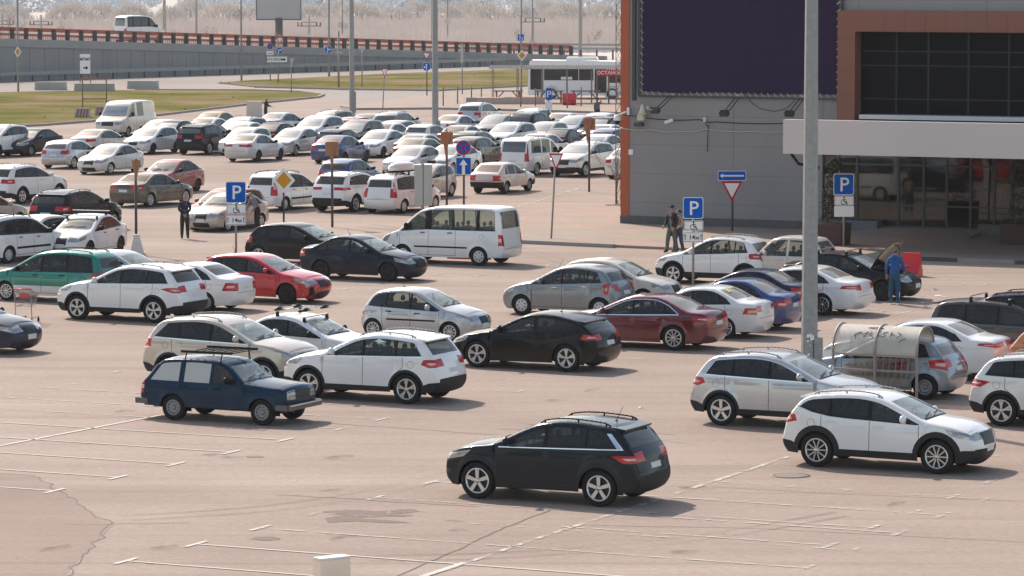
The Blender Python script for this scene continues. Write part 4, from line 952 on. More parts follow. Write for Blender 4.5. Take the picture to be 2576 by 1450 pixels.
# ------------------------------------------------------------------ shop building; own axes: x along the front, y into the building
BG = at(1562, 568); BR = -A1
def bl(x, y, dy=0.0):
    """front-plane point (u, z) under picture point x, y; dy metres behind (+) or before (-) the front"""
    d = ray(x, y); o = Vector((0, 0, HCAM)); p0 = BG + D2 * dy; t = (p0 - o).dot(D2) / d.dot(D2); q = o + d * t
    return (q - BG).dot(D1), q.z
def bw(u, dy, z): return BG + D1 * u + D2 * dy + Vector((0, 0, z))
M_WALL = mat('grey cassette cladding', (.30, .29, .295), .55, .15); nt = M_WALL.node_tree; b_ = nt.nodes['Principled BSDF']
tc = nt.nodes.new('ShaderNodeTexCoord'); sx = nt.nodes.new('ShaderNodeSeparateXYZ'); nt.links.new(tc.outputs['Object'], sx.inputs[0])
def seam(sock, step, w, off):
    a = nt.nodes.new('ShaderNodeMath'); a.operation = 'ADD'; a.inputs[1].default_value = off; nt.links.new(sock, a.inputs[0])
    m = nt.nodes.new('ShaderNodeMath'); m.operation = 'PINGPONG'; m.inputs[1].default_value = step / 2; nt.links.new(a.outputs[0], m.inputs[0])
    l = nt.nodes.new('ShaderNodeMath'); l.operation = 'LESS_THAN'; l.inputs[1].default_value = w; nt.links.new(m.outputs[0], l.inputs[0]); return l.outputs[0]
s1 = seam(sx.outputs['X'], 5.3, .018, .35); s2 = seam(sx.outputs['Z'], 1.18, .010, .2)
mxs = nt.nodes.new('ShaderNodeMath'); mxs.operation = 'MAXIMUM'; nt.links.new(s1, mxs.inputs[0]); nt.links.new(s2, mxs.inputs[1])
nn = nt.nodes.new('ShaderNodeTexNoise'); nn.inputs['Scale'].default_value = .6; nn.inputs['Detail'].default_value = 8; nt.links.new(tc.outputs['Object'], nn.inputs['Vector'])
cmx = nt.nodes.new('ShaderNodeMix'); cmx.data_type = 'RGBA'; cmx.inputs['A'].default_value = (.225, .215, .22, 1); cmx.inputs['B'].default_value = (.28, .27, .275, 1); nt.links.new(nn.outputs['Fac'], cmx.inputs['Factor'])
cm2 = nt.nodes.new('ShaderNodeMix'); cm2.data_type = 'RGBA'; cm2.inputs['B'].default_value = (.17, .165, .17, 1); nt.links.new(mxs.outputs[0], cm2.inputs['Factor']); nt.links.new(cmx.outputs['Result'], cm2.inputs['A']); nt.links.new(cm2.outputs['Result'], b_.inputs['Base Color'])
M_PLINTH = mat('dark grey plinth', (.10, .098, .10), .7, noise=.3, nscale=3)
M_FRAME = mat('dark window frame', (.055, .056, .06), .5, .3)
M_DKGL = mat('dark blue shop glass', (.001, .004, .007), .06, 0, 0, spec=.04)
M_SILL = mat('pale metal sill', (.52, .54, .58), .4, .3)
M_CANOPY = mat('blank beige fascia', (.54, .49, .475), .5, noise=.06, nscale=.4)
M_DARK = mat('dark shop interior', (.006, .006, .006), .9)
G_SHOP = glass('shop front glass', (.34, .36, .36), .0, ior=1.75)
BH = 14.0
bd = empty('shop_building', BG, BR); tag(bd, 'big grey clad shop with an orange corner, orange window frame and wide canopy', 'building')
uPF, _ = bl(2115, 60); uS, _ = bl(2068, 500); uEnd = 46.0
uW0, zW1 = bl(2178, 83, .5); _, zW0 = bl(2178, 288, .5)
zB1 = bl(2170, 27, -.35)[1]; zB0 = bl(2170, 80, -.35)[1]; zSt = 3.9; zP = .42
def bx(name, u0, u1, y0, y1, z0, z1, m, par=bd):
    b = MB(); b.box(((u0+u1)/2, (y0+y1)/2, (z0+z1)/2), (u1-u0, y1-y0, z1-z0)); return b.build(name, m, par)
uO = bl(1583, 300)[0]
bx('corner_strip', 0, uO, -.03, 9, zP, BH, M_ORNG)
bx('plinth', -.02, uS, -.05, .3, 0, zP, M_PLINTH)
bx('wall', uO, uS, 0, .3, zP, BH, M_WALL)
bx('wall', uS, uEnd, 0, .3, zB1 - .05, BH, M_WALL)
bx('wall', uS, uW0 - .6, .02, .3, zSt, zB1 - .05, M_WALL)
bx('roof', 0, uEnd, .3, 30, BH - .4, BH - .02, M_WALL); bx('back_wall', .3, uEnd, 29, 30, 0, BH - .4, M_WALL); bx('end_wall', .02, .3, 9, 29, 0, BH - .4, M_WALL); bx('end_wall', uEnd - .3, uEnd, .3, 29, 0, BH - .4, M_WALL)
# orange portal round the upper window
def portal():
    b = MB(); uI = bl(2178, 200, -.35)[0]; uJ = bl(2150, 200, -.35)[0]
    b.box(((uPF + uJ) / 2, .0, (zSt + zB1) / 2), (uJ - uPF, .7, zB1 - zSt)); b.box(((uJ + uEnd) / 2, .0, (zB0 + zB1) / 2), (uEnd - uJ, .7, zB1 - zB0))
    return b, uJ
g, uJ = portal()
for x in (2226, 2277, 2328, 2380, 2431, 2483, 2535, 2590, 2640):
    u = bl(x, 50, -.35)[0]; g.box((u, -.352, (zB0 + zB1) / 2), (.02, .006, zB1 - zB0 - .01), 1)
for y in (100, 179, 240):
    z = bl(2130, y, -.35)[1]; g.box(((uPF + uJ) / 2, -.352, z), (uJ - uPF - .01, .006, .02), 1)
g.build('window_surround', [mat('brown orange cladding', (.235, .085, .055), .55, noise=.1, nscale=.8), M_PLINTH], bd)
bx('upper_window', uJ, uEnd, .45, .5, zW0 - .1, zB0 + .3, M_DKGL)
f = MB()
us = [bl(x, 200, .45)[0] for x in (2256, 2336, 2437, 2539, 2640)]; z0, z1 = zW0, zB0
for u in us: f.box((u, .42, (z0+z1)/2), (.07, .06, z1 - z0))
for y in (130, 166, 250):
    z = bl(2300, y, .45)[1]; f.box(((uJ+uEnd)/2, .415, z), (uEnd - uJ, .05, .05))
f.build('window_bar', mat('blue grey window bar', (.012, .018, .022), .6, .1), bd)
zs0 = bl(2200, 300, -.4)[1]; zs1 = bl(2200, 289, -.4)[1]
bx('sill', bl(2163, 294, -.4)[0], uEnd, -.5, .44, zs0, zs1, M_SILL)
# canopy
CP = None
cz = at(1968, 637.6); CPd = (cz - BG).dot(D2); uC = (cz - BG).dot(D1)
zc1 = bl(1968, 301, CPd)[1]; zc0 = bl(1968, 387, CPd)[1]
bx('canopy_fascia', uC, uEnd, CPd, CPd + .35, zc0, zc1, M_CANOPY)
bx('canopy_roof', uC + .02, uEnd, CPd + .36, .0, zc0 + .15, zc1 - 1.0, mat('canopy soffit', (.22, .22, .22), .7))
pp_ = MB(); p0 = Vector((uC + .15, CPd + .5, zc0 - .05)); pp_.sweep([p0 + Vector((0, 0, .6)), p0, p0 + Vector((.2, .2, -.35)), p0 + Vector((.9, .5, -.5))], .06, 8); pp_.build('down_pipe', M_TRIM, bd)
for u in (uC + 14, uC + 27): bx('canopy_column', u, u + .4, CPd + 1, CPd + 1.4, .1, zc0 + .2, M_FRAME)
# shop front
uF0 = uS; zg = .28
bx('plinth', uS, bl(2217, 600)[0], -.5, .3, .1, zg + .25, mat('grey blue plinth', (.13, .14, .16), .7)); bx('plinth', bl(2470, 600)[0], uEnd, -.5, .3, .1, zg + .25, M_PLINTH)
us = [uS] + [bl(x, 480)[0] for x in (2108, 2154, 2258, 2322, 2380, 2440, 2500, 2545, 2600, 2680, 2800)]
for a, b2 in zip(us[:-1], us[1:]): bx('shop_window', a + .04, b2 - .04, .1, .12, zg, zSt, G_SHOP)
f = MB()
for u in us: f.box((u, .11, (zg + zSt) / 2), (.09, .12, zSt - zg))
for z in (zg + .03, 1.15, 2.75, zSt - .05): f.box(((us[0] + us[-1]) / 2, .11, z), (us[-1] - us[0], .1, .07))
f.build('shop_front_frame', M_FRAME, bd)
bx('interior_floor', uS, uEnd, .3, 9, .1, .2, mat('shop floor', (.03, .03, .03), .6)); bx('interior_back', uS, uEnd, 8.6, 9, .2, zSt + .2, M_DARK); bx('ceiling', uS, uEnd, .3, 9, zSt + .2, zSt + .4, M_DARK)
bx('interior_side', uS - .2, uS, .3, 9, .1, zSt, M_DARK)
for x, c, w, z1 in ((2100, (.35, .02, .03), 1.6, 2.2), (2190, (.30, .28, .2), .9, 2.6), (2170, (.35, .10, .03), .5, 1.1), (2205, (.35, .10, .03), .6, 1.0), (2410, (.3, .27, .22), 1.4, 1.7), (2330, (.06, .06, .07), 1.0, 2.0)):  # the red box stands in for a red car mirrored in the glass
    u = bl(x, 500)[0]; bx('display_and_reflection', u - w / 2, u + w / 2, 3.5, 4.0, .2, z1, mat('display and reflection %.2f %.2f' % (c[0], c[1]), c, .7))
# ramp up to the doors
rm = MB(); a0, a1 = bl(2217, 600)[0], bl(2470, 600)[0]; ya = -2.6; wq = 1.2
rm.add([(a0 - wq, ya, .1), (a1 + wq * .2, ya, .1), (a1, .0, zg), (a0, .0, zg), (a1, ya + .2, .1), (a0, 0, .1), (a1, 0, .1)], [(0, 1, 2, 3), (1, 6, 2), (0, 3, 5)])
rm.build('entrance_ramp', M_PAVE, bd)
# blank banner
u0, zb0 = bl(1617, 232, -.12); u1 = bl(2107, 230, -.12)[0]
bn = empty('wall_banner', bw(0, 0, 0), BR); tag(bn, 'huge blank dark purple banner laced to a frame on the grey wall', 'banner')
n1, n2 = 60, 24; vs = []; fs = []
for j in range(n2 + 1):
    for i in range(n1 + 1):
        u = u0 + (u1 - u0) * i / n1; z = zb0 + (BH - 1.5 - zb0) * j / n2
        vs.append((u, -.16 + .012 * math.sin(u * 2.3 + z) + .01 * math.sin(z * 5 + u), z + (.02 * math.sin(u * 1.7) if j == 0 else 0)))
for j in range(n2):
    for i in range(n1): a = j * (n1 + 1) + i; fs.append((a, a + 1, a + n1 + 2, a + n1 + 1))
MB().add(vs, fs, 0, True).build('cloth', mat('purple banner cloth', (.030, .018, .052), .9, spec=.1, noise=.12, nscale=.5), bn)
f = MB(); e = .16
for a, b2 in (((u0 - e, zb0 - e), (u1 + e, zb0 - e)), ((u0 - e, zb0 - e), (u0 - e, BH - 1)), ((u1 + e, zb0 - e), (u1 + e, BH - 1))): f.bar((a[0], -.12, a[1]), (b2[0], -.12, b2[1]), .08)
f.bar((u0 - .42, -.06, zb0 - .35), (u0 - .42, -.06, BH - .5), .14, .1)
f.build('banner_frame', M_LAMPG, bn)
l = MB(); n = int((u1 - u0) / .28)
for i in range(n): u = u0 + (i + .5) * .28; l.bar((u, -.17, zb0 + .04), (u + .12, -.14, zb0 - .15), .014)
for i in range(30):
    z = zb0 + i * .3; l.bar((u0 + .04, -.17, z), (u0 - .15, -.14, z + .13), .014); l.bar((u1 - .04, -.17, z), (u1 + .15, -.14, z + .13), .022)
l.build('lacing', M_WHITE, bn)
for (xa, ya_, xb, yb, lb) in ((1690, 239, 1648, 281, 'left'), (1857, 242, 1822, 288, 'middle'), (2019, 245, 1986, 289, 'right')):
    a = bl(xa, ya_, -.1); c = bl(xb, yb, -1.2); t = empty('floodlight_arm', bw(a[0], 0, a[1]), BR)
    tag(t, {'left': 'floodlight on a slanting double arm, near the loudspeaker', 'middle': 'floodlight on a slanting double arm under the middle of the purple banner', 'right': 'floodlight on a slanting double arm beside the big lamp post'}[lb], 'floodlight', 'floodlights under the banner')
    dv = Vector((c[0] - a[0], -1.2, c[1] - a[1])); m = MB()
    for o_ in (-.09, .09): m.bar((o_, -.05, 0), dv + Vector((o_, 0, 0)), .03)
    m.build('arm', M_LAMPG, t); m = MB(); m.box((0, -.05, .02), (.34, .1, .16)); m.build('wall_bracket', M_GALV, t)
    m = MB(); m.box(dv + Vector((0, 0, .04)), (.36, .22, .18), M=Matrix.Rotation(.5, 3, 'X')); m.build('lamp_head', M_LAMPG, t)
def wallthing(name, label, cat, x, y, dy=-.05):
    u, z = bl(x, y, dy); t = empty(name, bw(u, dy, z), BR); tag(t, label, cat); return t
t = wallthing('loudspeaker', 'cream horn loudspeaker on the grey wall', 'loudspeaker', 1616, 275, -.3)
m = MB(); m.lathe([(.06, .18), (.09, .0), (.19, -.22), (.18, -.22), (.05, 0)], 14); m.build('horn', mat('cream plastic', (.6, .56, .46), .5), t); m = MB(); m.bar((.1, 0, .05), (.2, .28, .05), .05); m.box((.22, .1, .06), (.12, .16, .16)); m.build('bracket', M_BACK, t)
t = wallthing('security_camera', 'small white security camera pointing down left on the grey wall', 'camera', 1683, 305, -.25)
m = MB(); m.bar((.14, .05, .05), (-.16, -.1, -.06), .12, .12); m.build('camera_body', M_WHITE, t); m = MB(); m.bar((.1, .05, .03), (.14, .25, .06), .04); m.build('bracket', M_BACK, t)
t = wallthing('cable_box', 'cluster of cream junction boxes on the wall by the orange strip', 'junction box', 1610, 300, -.12)
m = MB(); m.box((.05, 0, .06), (.28, .2, .24)); m.build('box_case', mat('cream plastic'), t); m = MB(); m.box((-.03, -.06, -.22), (.34, .2, .16)); m.build('small_lamp', M_LAMPG, t); m = MB(); m.bar((-.1, .02, .1), (-.75, .02, .15), .035); m.build('conduit', M_LAMPG, t)
t = wallthing('dome_camera', 'white dome camera on a bracket at the orange building corner', 'camera', 1553, 300, -.35)
m = MB(); m.lathe([(.001, .18), (.13, .16), (.15, -.02), (.14, -.06)], 14); m.build('housing', M_WHITE, t); m = MB(); m.ball((0, 0, -.08), .12, .12, .13, 12); m.build('dome', M_TRIM, t); m = MB(); m.bar((0, 0, .15), (.3, .2, .3), .05); m.box((.38, .25, .32), (.1, .1, .3)); m.build('bracket', M_WHITE, t)
t = wallthing('wall_notice', 'small white blank notice on the grey wall', 'notice', 1587, 383, -.03); m = MB(); m.box((0, 0, 0), (.2, .02, .22)); m.build('plate', M_WHITE, t)
t = wallthing('cable_box', 'small cream junction box hanging with looped black cable on the wall', 'junction box', 1773, 301, -.05); m = MB(); m.box((0, 0, 0), (.12, .1, .18)); m.build('box_case', mat('cream plastic'), t)
def cable(pts, m, label, r=.018, dy=-.08):
    q = []
    for x, y in pts: u, z = bl(x, y, dy); q.append(Vector((u, dy, z)))
    q2 = []
    for a, b2 in zip(q[:-1], q[1:]):
        for i in range(6): k = i / 6; p = a.lerp(b2, k); p.z -= .06 * math.sin(math.pi * k); q2.append(p)
    o = MB().sweep(q2 + [q[-1]], r, 5).build('wall_cable', m, None, bw(0, 0, 0), BR); tag(o, label, 'cable')
cable([(1560, 322), (1640, 326), (1710, 331), (1775, 325), (1900, 331), (2010, 328)], mat('grey white cable', (.45, .45, .43), .6), 'thin pale cable strung along the grey wall', .022)
cable([(1625, 297), (1760, 301), (1800, 307), (2015, 309)], M_TRIM, 'black cable running along the wall to the big lamp post')
cable([(1775, 310), (1782, 316), (1780, 345), (1779, 382)], M_TRIM, 'black cable hanging straight down from a small box')
cable([(1880, 240), (1895, 262), (1930, 277), (1965, 276), (1990, 262), (2003, 242)], M_TRIM, 'drooping cable below the banner edge', .012)
# potted shrubs under the canopy
def leafblob(mb, c, rx, ry, rz, n, s, rng=RNG):
    for _ in range(n):
        v = rng.normal(size=3); v /= np.linalg.norm(v); r = rng.uniform(.45, 1.0) ** .6; p = Vector((c[0] + v[0] * rx * r, c[1] + v[1] * ry * r, c[2] + v[2] * rz * r))
        a = Vector(rng.normal(size=3)).normalized() * s * rng.uniform(.6, 1.3); b2 = Vector(rng.normal(size=3)).normalized() * s * rng.uniform(.5, 1)
        mb.add([p - a, p + b2 * .5, p + a, p - b2 * .5], [(0, 1, 2, 3)])
for x, yb_, lab in ((2096, 622, 'dark evergreen shrub in a brown box beside the shop door, left'), (2560, 622, 'dark evergreen shrub in a brown box at the right edge under the canopy')):
    p = at(x, yb_); t = empty('potted_shrub', p + Vector((0, 0, .1)), BR); tag(t, lab, 'shrub'); m = MB(); m.box((0, 0, .4), (1.0, 1.0, .8), taper=1.06); m.build('planter_box', mat('dark brown planter', (.06, .03, .022), .7, noise=.2), t)
    m = MB()
    for k, zz in enumerate((1.0, 1.5, 2.0, 2.5, 2.9)): leafblob(m, (RNG.uniform(-.1, .1), RNG.uniform(-.1, .1), zz), .55 - .06 * k, .55 - .06 * k, .4, 260, .07)
    m.build('foliage', mat('dark evergreen leaf', (.02, .035, .015), .7, noise=.4, nscale=6), t)
# ------------------------------------------------------------------ the near cars
WEDGE = [(3.98,.98),(4.05,1.10),(4.5,1.10),(4.5,.92),(4.2,.90)]
r, c = add_car('suv', 'parked_suv', DGREY, ('RL', 1504, 1276.5), 'L', 'dark grey crossover with bright strip behind its rear window, alone nearest the camera', 1, 'five', L=4.44, H=1.62, WB=2.64, W=1.855, chrome=3, r=.365, spoiler=1, tail=[(3.85,1.04),(4.5,1.06),(4.5,.90),(4.1,.90)], rail=M_TRIM)
antenna(r, c, -1.3)
r, c = add_car('suv', 'parked_suv', WHITE, ('RR', 2052, 1175.5), 'R', 'white crossover with black wheel arches and loop pattern wheels at the right front', 1, 'loop', archw=.12, L=4.46, H=1.57, WB=2.67, W=1.8, r=.36, spoiler=1, belt=[(.8,1.02),(1.3,1.06),(3.2,1.14),(3.6,1.20),(4.1,1.36)], drear=(3.95,4.1), tail=[(4.05,1.02),(4.1,1.16),(4.6,1.18),(4.6,.98),(4.3,.96)])
r, c = add_car('suv', 'parked_suv', SILVER, ('RR', 1812, 1071.5), 'R', 'pale silver crossover behind the white one, foot of the big lamp post beside it', 1, 'five', L=4.49, H=1.66, WB=2.68, W=1.84, r=.36, chrome=2, tail=WEDGE)
r, c = add_car('suv', 'parked_suv', PEARL, ('RR', 2517, 1073.5), 'R', 'dusty white crossover cut off by the right edge of the picture', 1, 'double', L=4.44, H=1.63, WB=2.64, W=1.855, r=.365, tail=[(3.85,1.04),(4.5,1.10),(4.5,.92),(4.1,.90)])
r, c = add_car('hatch', 'hatchback', paint('blue grey silver', (.25, .285, .33), .35, .2), ('RL', 2325, 1007), 'L', 'pale blue silver hatchback standing behind the trolley shelter', 1, 'steel', L=4.0, H=1.49, WB=2.51, W=1.72, r=.31, tail=[(3.62,.80),(3.60,.98),(4.2,1.02),(4.2,.72)], rear='pale')
r, c = add_car('sedan', 'sedan_car', WHITE, ('RL', 2400, 958), 'L', 'white saloon with a long red rear lamp bar behind the trolley shelter', 1, 'ten', L=4.88, H=1.45, WB=2.82, W=1.84, r=.335, tail=[(4.0,.93),(4.02,.99),(4.6,.99),(4.6,.86)], tailf=(.86,.97,.1), rear='pale')
r, c = add_car('mpv', 'estate_car', BROWN, ('TAILR', 2332, 806), 'R', 'grey brown estate with two roof bars at the right edge', 1, 'ten', L=4.75, H=1.52, W=1.8, WB=2.75, FO=.95, rails=False, pil=[(2.4,.075),(3.3,.05)], doorend=3.4, tail=[(4.15,.92),(4.15,1.03),(4.6,1.04),(4.6,.90)], tailf=(.9,1.03,.55), spoiler=1)
crossbars(r, c, (.05, -1.05))
r, c = add_car('suv', 'parked_suv', NAVY, ('ROOF', 2585, 734), 'R', 'dark blue off road car with black roof rails, farthest at the right edge', 1, 'ten', L=4.6, H=1.72, rail=M_TRIM)
r, c = add_car('hatch', 'hatchback', ORANGE, ('TAILR', 2537, 874), 'R', 'copper orange car whose tail just shows at the right edge', 1, 'ten', tail=[(3.95,.86),(3.95,.93),(4.2,.94),(4.2,.84)], L=4.1, H=1.48)
openhood = add_car('sedan', 'sedan_car', BLACK, ('FR', 2219, 758), 'R', 'black saloon with roof bars and its bonnet raised', 1, 'black', L=4.5, H=1.45, WB=2.7, W=1.76, r=.325)
crossbars(*openhood, (.05, -.9))
r, c = add_car('jeep', 'old_off_roader', CREAM, ('ROOF', 2012, 593.5), 'L', 'old boxy white three door car behind the silver white hatchback', 1, 'steel', bumperdark=False, rear='clear')
r, c = add_car('hatch', 'hatchback', WHITE, ('FL', 1692, 714), 'L', 'white raised hatchback with roof rails and black arches behind the right parking sign', 1, 'five', L=4.08, H=1.58, WB=2.59, W=1.75, r=.335, clad=True, rails=True, clear=.24, rear='clear', tail=[(3.68,.86),(3.66,1.02),(4.2,1.04),(4.2,.84)])
r, c = add_car('sedan', 'sedan_car', WHITE, ('RL', 2066, 794.5), 'L', 'white low saloon partly hidden by the big lamp post', 1, 'ten', L=4.8, H=1.42, WB=2.71, W=1.85, r=.33, rear='pale', tail=[(3.92,.86),(4.0,.96),(4.6,.96),(4.6,.84)])
r, c = add_car('sedan', 'sedan_car', DBLUE, ('RL', 1938, 802), 'L', 'navy saloon with upright red rear lamps, between blue and white saloons', 1, 'steel', L=4.25, H=1.40, WB=2.44, W=1.67, r=.29, rear='pale', tail=[(4.12,.62),(4.08,1.0),(4.6,1.0),(4.6,.62)])
r, c = add_car('sedan', 'sedan_car', BLUE, ('RL', 1906, 833), 'L', 'dusty mid blue saloon beside the white saloon with the yellow sticker', 1, 'steel', L=4.24, H=1.43, WB=2.52, W=1.68, r=.29, rear='pale', tail=[(4.1,.70),(4.1,.92),(4.6,.92),(4.6,.70)])
stick = add_car('sedan', 'sedan_car', WHITE, ('RL', 1823, 853), 'L', 'white saloon with a yellow sticker on its rear glass and orange lamps', 1, 'ten', L=4.35, H=1.42, WB=2.5, W=1.69, r=.30, rear='pale', lamp=M_TAILOR, tail=[(3.98,.74),(4.05,.93),(4.6,.93),(4.6,.72)])
r, c = add_car('sedan', 'sedan_car', MAROON, ('RL', 1692.5, 882.6), 'L', 'maroon saloon with bright window trim in the middle row', 1, 'ten', L=4.85, H=1.455, WB=2.85, W=1.84, chrome=2, r=.345, rear='pale', tail=[(4.0,.86),(4.02,.96),(4.6,.97),(4.6,.78)])
r, c = add_car('coupe', 'coupe_car', BLACK, ('RL', 1423, 936.7), 'L', 'glossy black three door coupe with open spoke wheels', 1, 'double', spoiler=1, r=.36)
antenna(r, c, -.75, .16, .6)
r, c = add_car('hatch', 'hatchback', GREYM, ('FL', 1311, 793.5), 'L', 'grey hatchback with white wheel covers, no roof rails', 1, 'hubcap', L=4.02, H=1.53, WB=2.59, W=1.75, r=.31, rear='clear', tail=[(3.72,.70),(3.68,1.02),(3.9,1.04),(3.86,.70)], handle=M_CHROME)
antenna(r, c, .5, .35, .6)
r, c = add_car('hatch', 'hatchback', CREAM, ('NOSER', 1672, 727), 'R', 'white hatchback mostly hidden behind the grey hatchback, nose to the right', 1, 'ten', L=4.0, H=1.46, WB=2.5, W=1.7)
r, c = add_car('hatch', 'hatchback', SILVER, ('FR', 1130, 862), 'R', 'small old silver white five door hatchback with black side moulding', 1, 'ten', L=3.73, H=1.42, WB=2.44, W=1.6, r=.285, rear='clear', moulding=(.56,.61), handle=M_TRIM, tail=[(3.98,.72),(3.96,1.0),(4.2,1.0),(4.2,.72)], tailf=(.72,1.0,.8), belt=[(.8,.86),(1.3,.90),(2.5,.94),(3.9,1.0)], drear=(3.62,3.82))
antenna(r, c, -.6, .2, .3)
r, c = add_car('suv', 'parked_suv', WHITE, ('RL', 1020.5, 1018), 'L', 'white crossover with dark lower sills, right of the old blue estate', 1, 'double', L=4.49, H=1.65, WB=2.68, W=1.84, r=.365, chrome=2, spoiler=1, tail=WEDGE, rear='clear')
lada = add_car('lada_estate', 'old_estate_car', LADAB, ('RR', 434.5, 1058), 'R', 'old boxy dark blue estate with curtained windows and a roof rack', 1, 'steel', win={1: G_SHADE, 2: G_SHADE}, mirror=M_TRIM, handle=M_TRIM)
r, c = add_car('suv', 'parked_suv', BEIGE, ('TAILR', 362, 848), 'R', 'champagne beige crossover parked behind the old blue estate', 1, 'five', L=4.57, H=1.70, WB=2.7, W=1.85, r=.36, drear=(3.6,4.02), tail=[(4.12,.93),(4.1,1.13),(4.6,1.15),(4.6,.93)], chrome=1)
ski = add_car('sedan', 'sedan_car', WHITE, ('ROOF', 742, 789), 'R', 'white saloon with ski carriers on its roof', 1, 'ten', L=4.45, H=1.43, WB=2.65, W=1.73, mirror=M_TRIM, handle=M_TRIM)
crossbars(*ski, (.25, -.55))
r, c = add_car('suv', 'parked_suv', WHITE, ('RL', 385, 814), 'L', 'white crossover with roof rails parked in front of the teal people carrier', 1, 'double', L=4.57, H=1.67, WB=2.66, W=1.845, r=.37, spoiler=1, tail=[(3.75,1.02),(4.0,1.06),(4.6,1.05),(4.6,.92),(4.2,.90)])
r, c = add_car('sedan', 'sedan_car', WHITE, ('RL', 517, 785), 'L', 'white saloon whose tail sticks out behind the white crossover', 1, 'steel', L=4.35, H=1.42, WB=2.49, W=1.68, r=.295, tail=[(4.0,.68),(4.12,.94),(4.6,.94),(4.6,.68)], tailf=(.68,.92,.7))
r, c = add_car('hatch', 'hatchback', RED, ('FR', 720, 765.6), 'R', 'bright red hatchback with a damaged front bumper', 1, 'black', L=4.42, H=1.47, WB=2.64, W=1.76, r=.325, spoiler=1, nofplate=1)
redcar = (r, c); antenna(r, c, -1.0, .25, .4)
r, c = add_car('sedan', 'sedan_car', NAVY, ('RR', 807, 703), 'R', 'dark navy saloon with black wheels in front of the white minibus', 1, 'black', L=4.39, H=1.46, WB=2.55, W=1.7, r=.325, rear='clear', nofplate=1, tail=[(4.12,.78),(4.15,1.0),(4.6,1.0),(4.6,.78)])
antenna(r, c, -.6, .2, .5)
r, c = add_car('hatch', 'hatchback', BLACK, ('RR', 649, 664), 'R', 'black hatchback between the red hatchback and the navy saloon', 1, 'double', L=4.24, H=1.42, WB=2.66, W=1.75, r=.32)
r, c = add_car('van', 'minibus', WHITE, ('RL', 1203, 670), 'L', 'long white minibus with dark side windows', 1, 'hubcap', cat='minibus', moulding=(.60,.66), rear='clear', L=5.05, FO=1.08, WB=3.0, mirror=M_TRIM, handle=M_TRIM)
r, c = add_car('mpv', 'people_carrier', GREEN, ('FL', 14, 757), 'L', 'teal green people carrier with a white lower body', 1, 'ten', L=4.53, H=1.62, WB=2.73, W=1.7, FO=.9, r=.31, stripe2=.52, lowcol=PEARL, rails=True, rail=M_TRIM, mirror=M_TRIM, handle=M_TRIM, belt=[(.7,.92),(1.2,.97),(3.0,1.0),(4.3,1.02)], tail=[(4.05,.74),(4.05,.98),(4.6,.98),(4.6,.74)], win={0: G_SIDE})
r, c = add_car('hatch', 'hatchback', LBLUE, ('ROOF', 268, 629), 'R', 'pale blue white car behind the teal people carrier, windscreen to the right', 1, 'ten', L=4.2, H=1.5)
r, c = add_car('mpv', 'estate_car', WHITE, ('RR', 24, 664), 'A', 'tall white estate cut off by the left edge above the teal people carrier', 1, 'hubcap', moulding=(.50,.58), mirror=M_TRIM, handle=M_TRIM, rail=M_TRIM, off=-6)
bars = add_car('sedan', 'sedan_car', WHITE, ('RL', 304, 637), 'T', 'white saloon with long roof bars beside the concrete block', 1, 'black', L=4.37, H=1.47, WB=2.57, W=1.7, off=6, mirror=M_TRIM, handle=M_TRIM)
crossbars(*bars, (.2, -.55), None, .12)
r, c = add_car('hatch', 'hatchback', CREAM, ('ROOF', 112, 540), 'T', 'small cream car with dark windows behind the white saloon with bars', 1, 'ten', L=3.7, H=1.41, W=1.68, off=-14)
r, c = add_car('suv', 'parked_suv', DGREY, ('ROOF', 165, 478), 'A', 'dark grey crossover seen from behind, left of the brown grey saloon', 1, 'ten', L=4.7, H=1.68, W=1.88, spoiler=1)
r, c = add_car('hatch', 'hatchback', CREAM, ('NOSER', 64, 530), 'A', 'cream white car at the left edge beside the dark grey crossover', 1, 'ten', L=4.1, H=1.5, off=-8)
r, c = add_car('suv', 'parked_suv', WHITE, ('RR', 58, 514), 'A', 'white crossover with slanting rear lamps at the left edge', 1, 'five', L=4.77, H=1.70, W=1.89, WB=2.74, spoiler=1, off=-4)
r, c = add_car('sedan', 'sedan_car', BROWN, ('RR', 380, 522), 'A', 'brown grey saloon seen from behind, near the folded road sign', 1, 'ten', L=4.62, H=1.43, W=1.81, WB=2.81, r=.325, off=-3)
r, c = add_car('sedan', 'sedan_car', ORED, ('RL', 498.5, 481), 'T', 'faded red saloon facing the camera behind the brown grey saloon', 1, 'black', L=4.26, H=1.5, W=1.7, WB=2.48, r=.29, mirror=M_TRIM)
r, c = add_car('sedan', 'sedan_car', BEIGE, ('RL', 658.5, 573.5), 'T', 'beige saloon with a man leaning at its door', 1, 'five', L=4.24, H=1.43, WB=2.52, W=1.68, r=.29, off=-2)
r, c = add_car('hatch', 'hatchback', ORED, ('ROOF', 590, 473), 'T', 'dark red hatchback behind the beige saloon', 1, 'ten', L=4.5, H=1.52, W=1.78)
r, c = add_car('mpv', 'estate_car', WHITE, ('RR', 718.8, 532), 'A', 'white tall estate behind the yellow diamond sign, seen from behind', 1, 'hubcap', off=-4, moulding=(.50,.58), mirror=M_TRIM, rail=M_TRIM, handle=M_TRIM)
r, c = add_car('suv', 'parked_suv', WHITE, ('RR', 897, 534), 'A', 'white crossover seen from behind between two tall white estates', 1, 'double', L=4.57, H=1.67, W=1.845, off=-2, spoiler=1, tailf=(.96,1.08,.4), tail=[(3.9,.98),(4.0,1.08),(4.6,1.08),(4.6,.95)])
box = add_car('mpv', 'estate_car', WHITE, ('RR', 1018, 538), 'A', 'white tall estate with a white roof box', 1, 'hubcap', off=-2, rail=M_TRIM, mirror=M_TRIM, handle=M_TRIM)
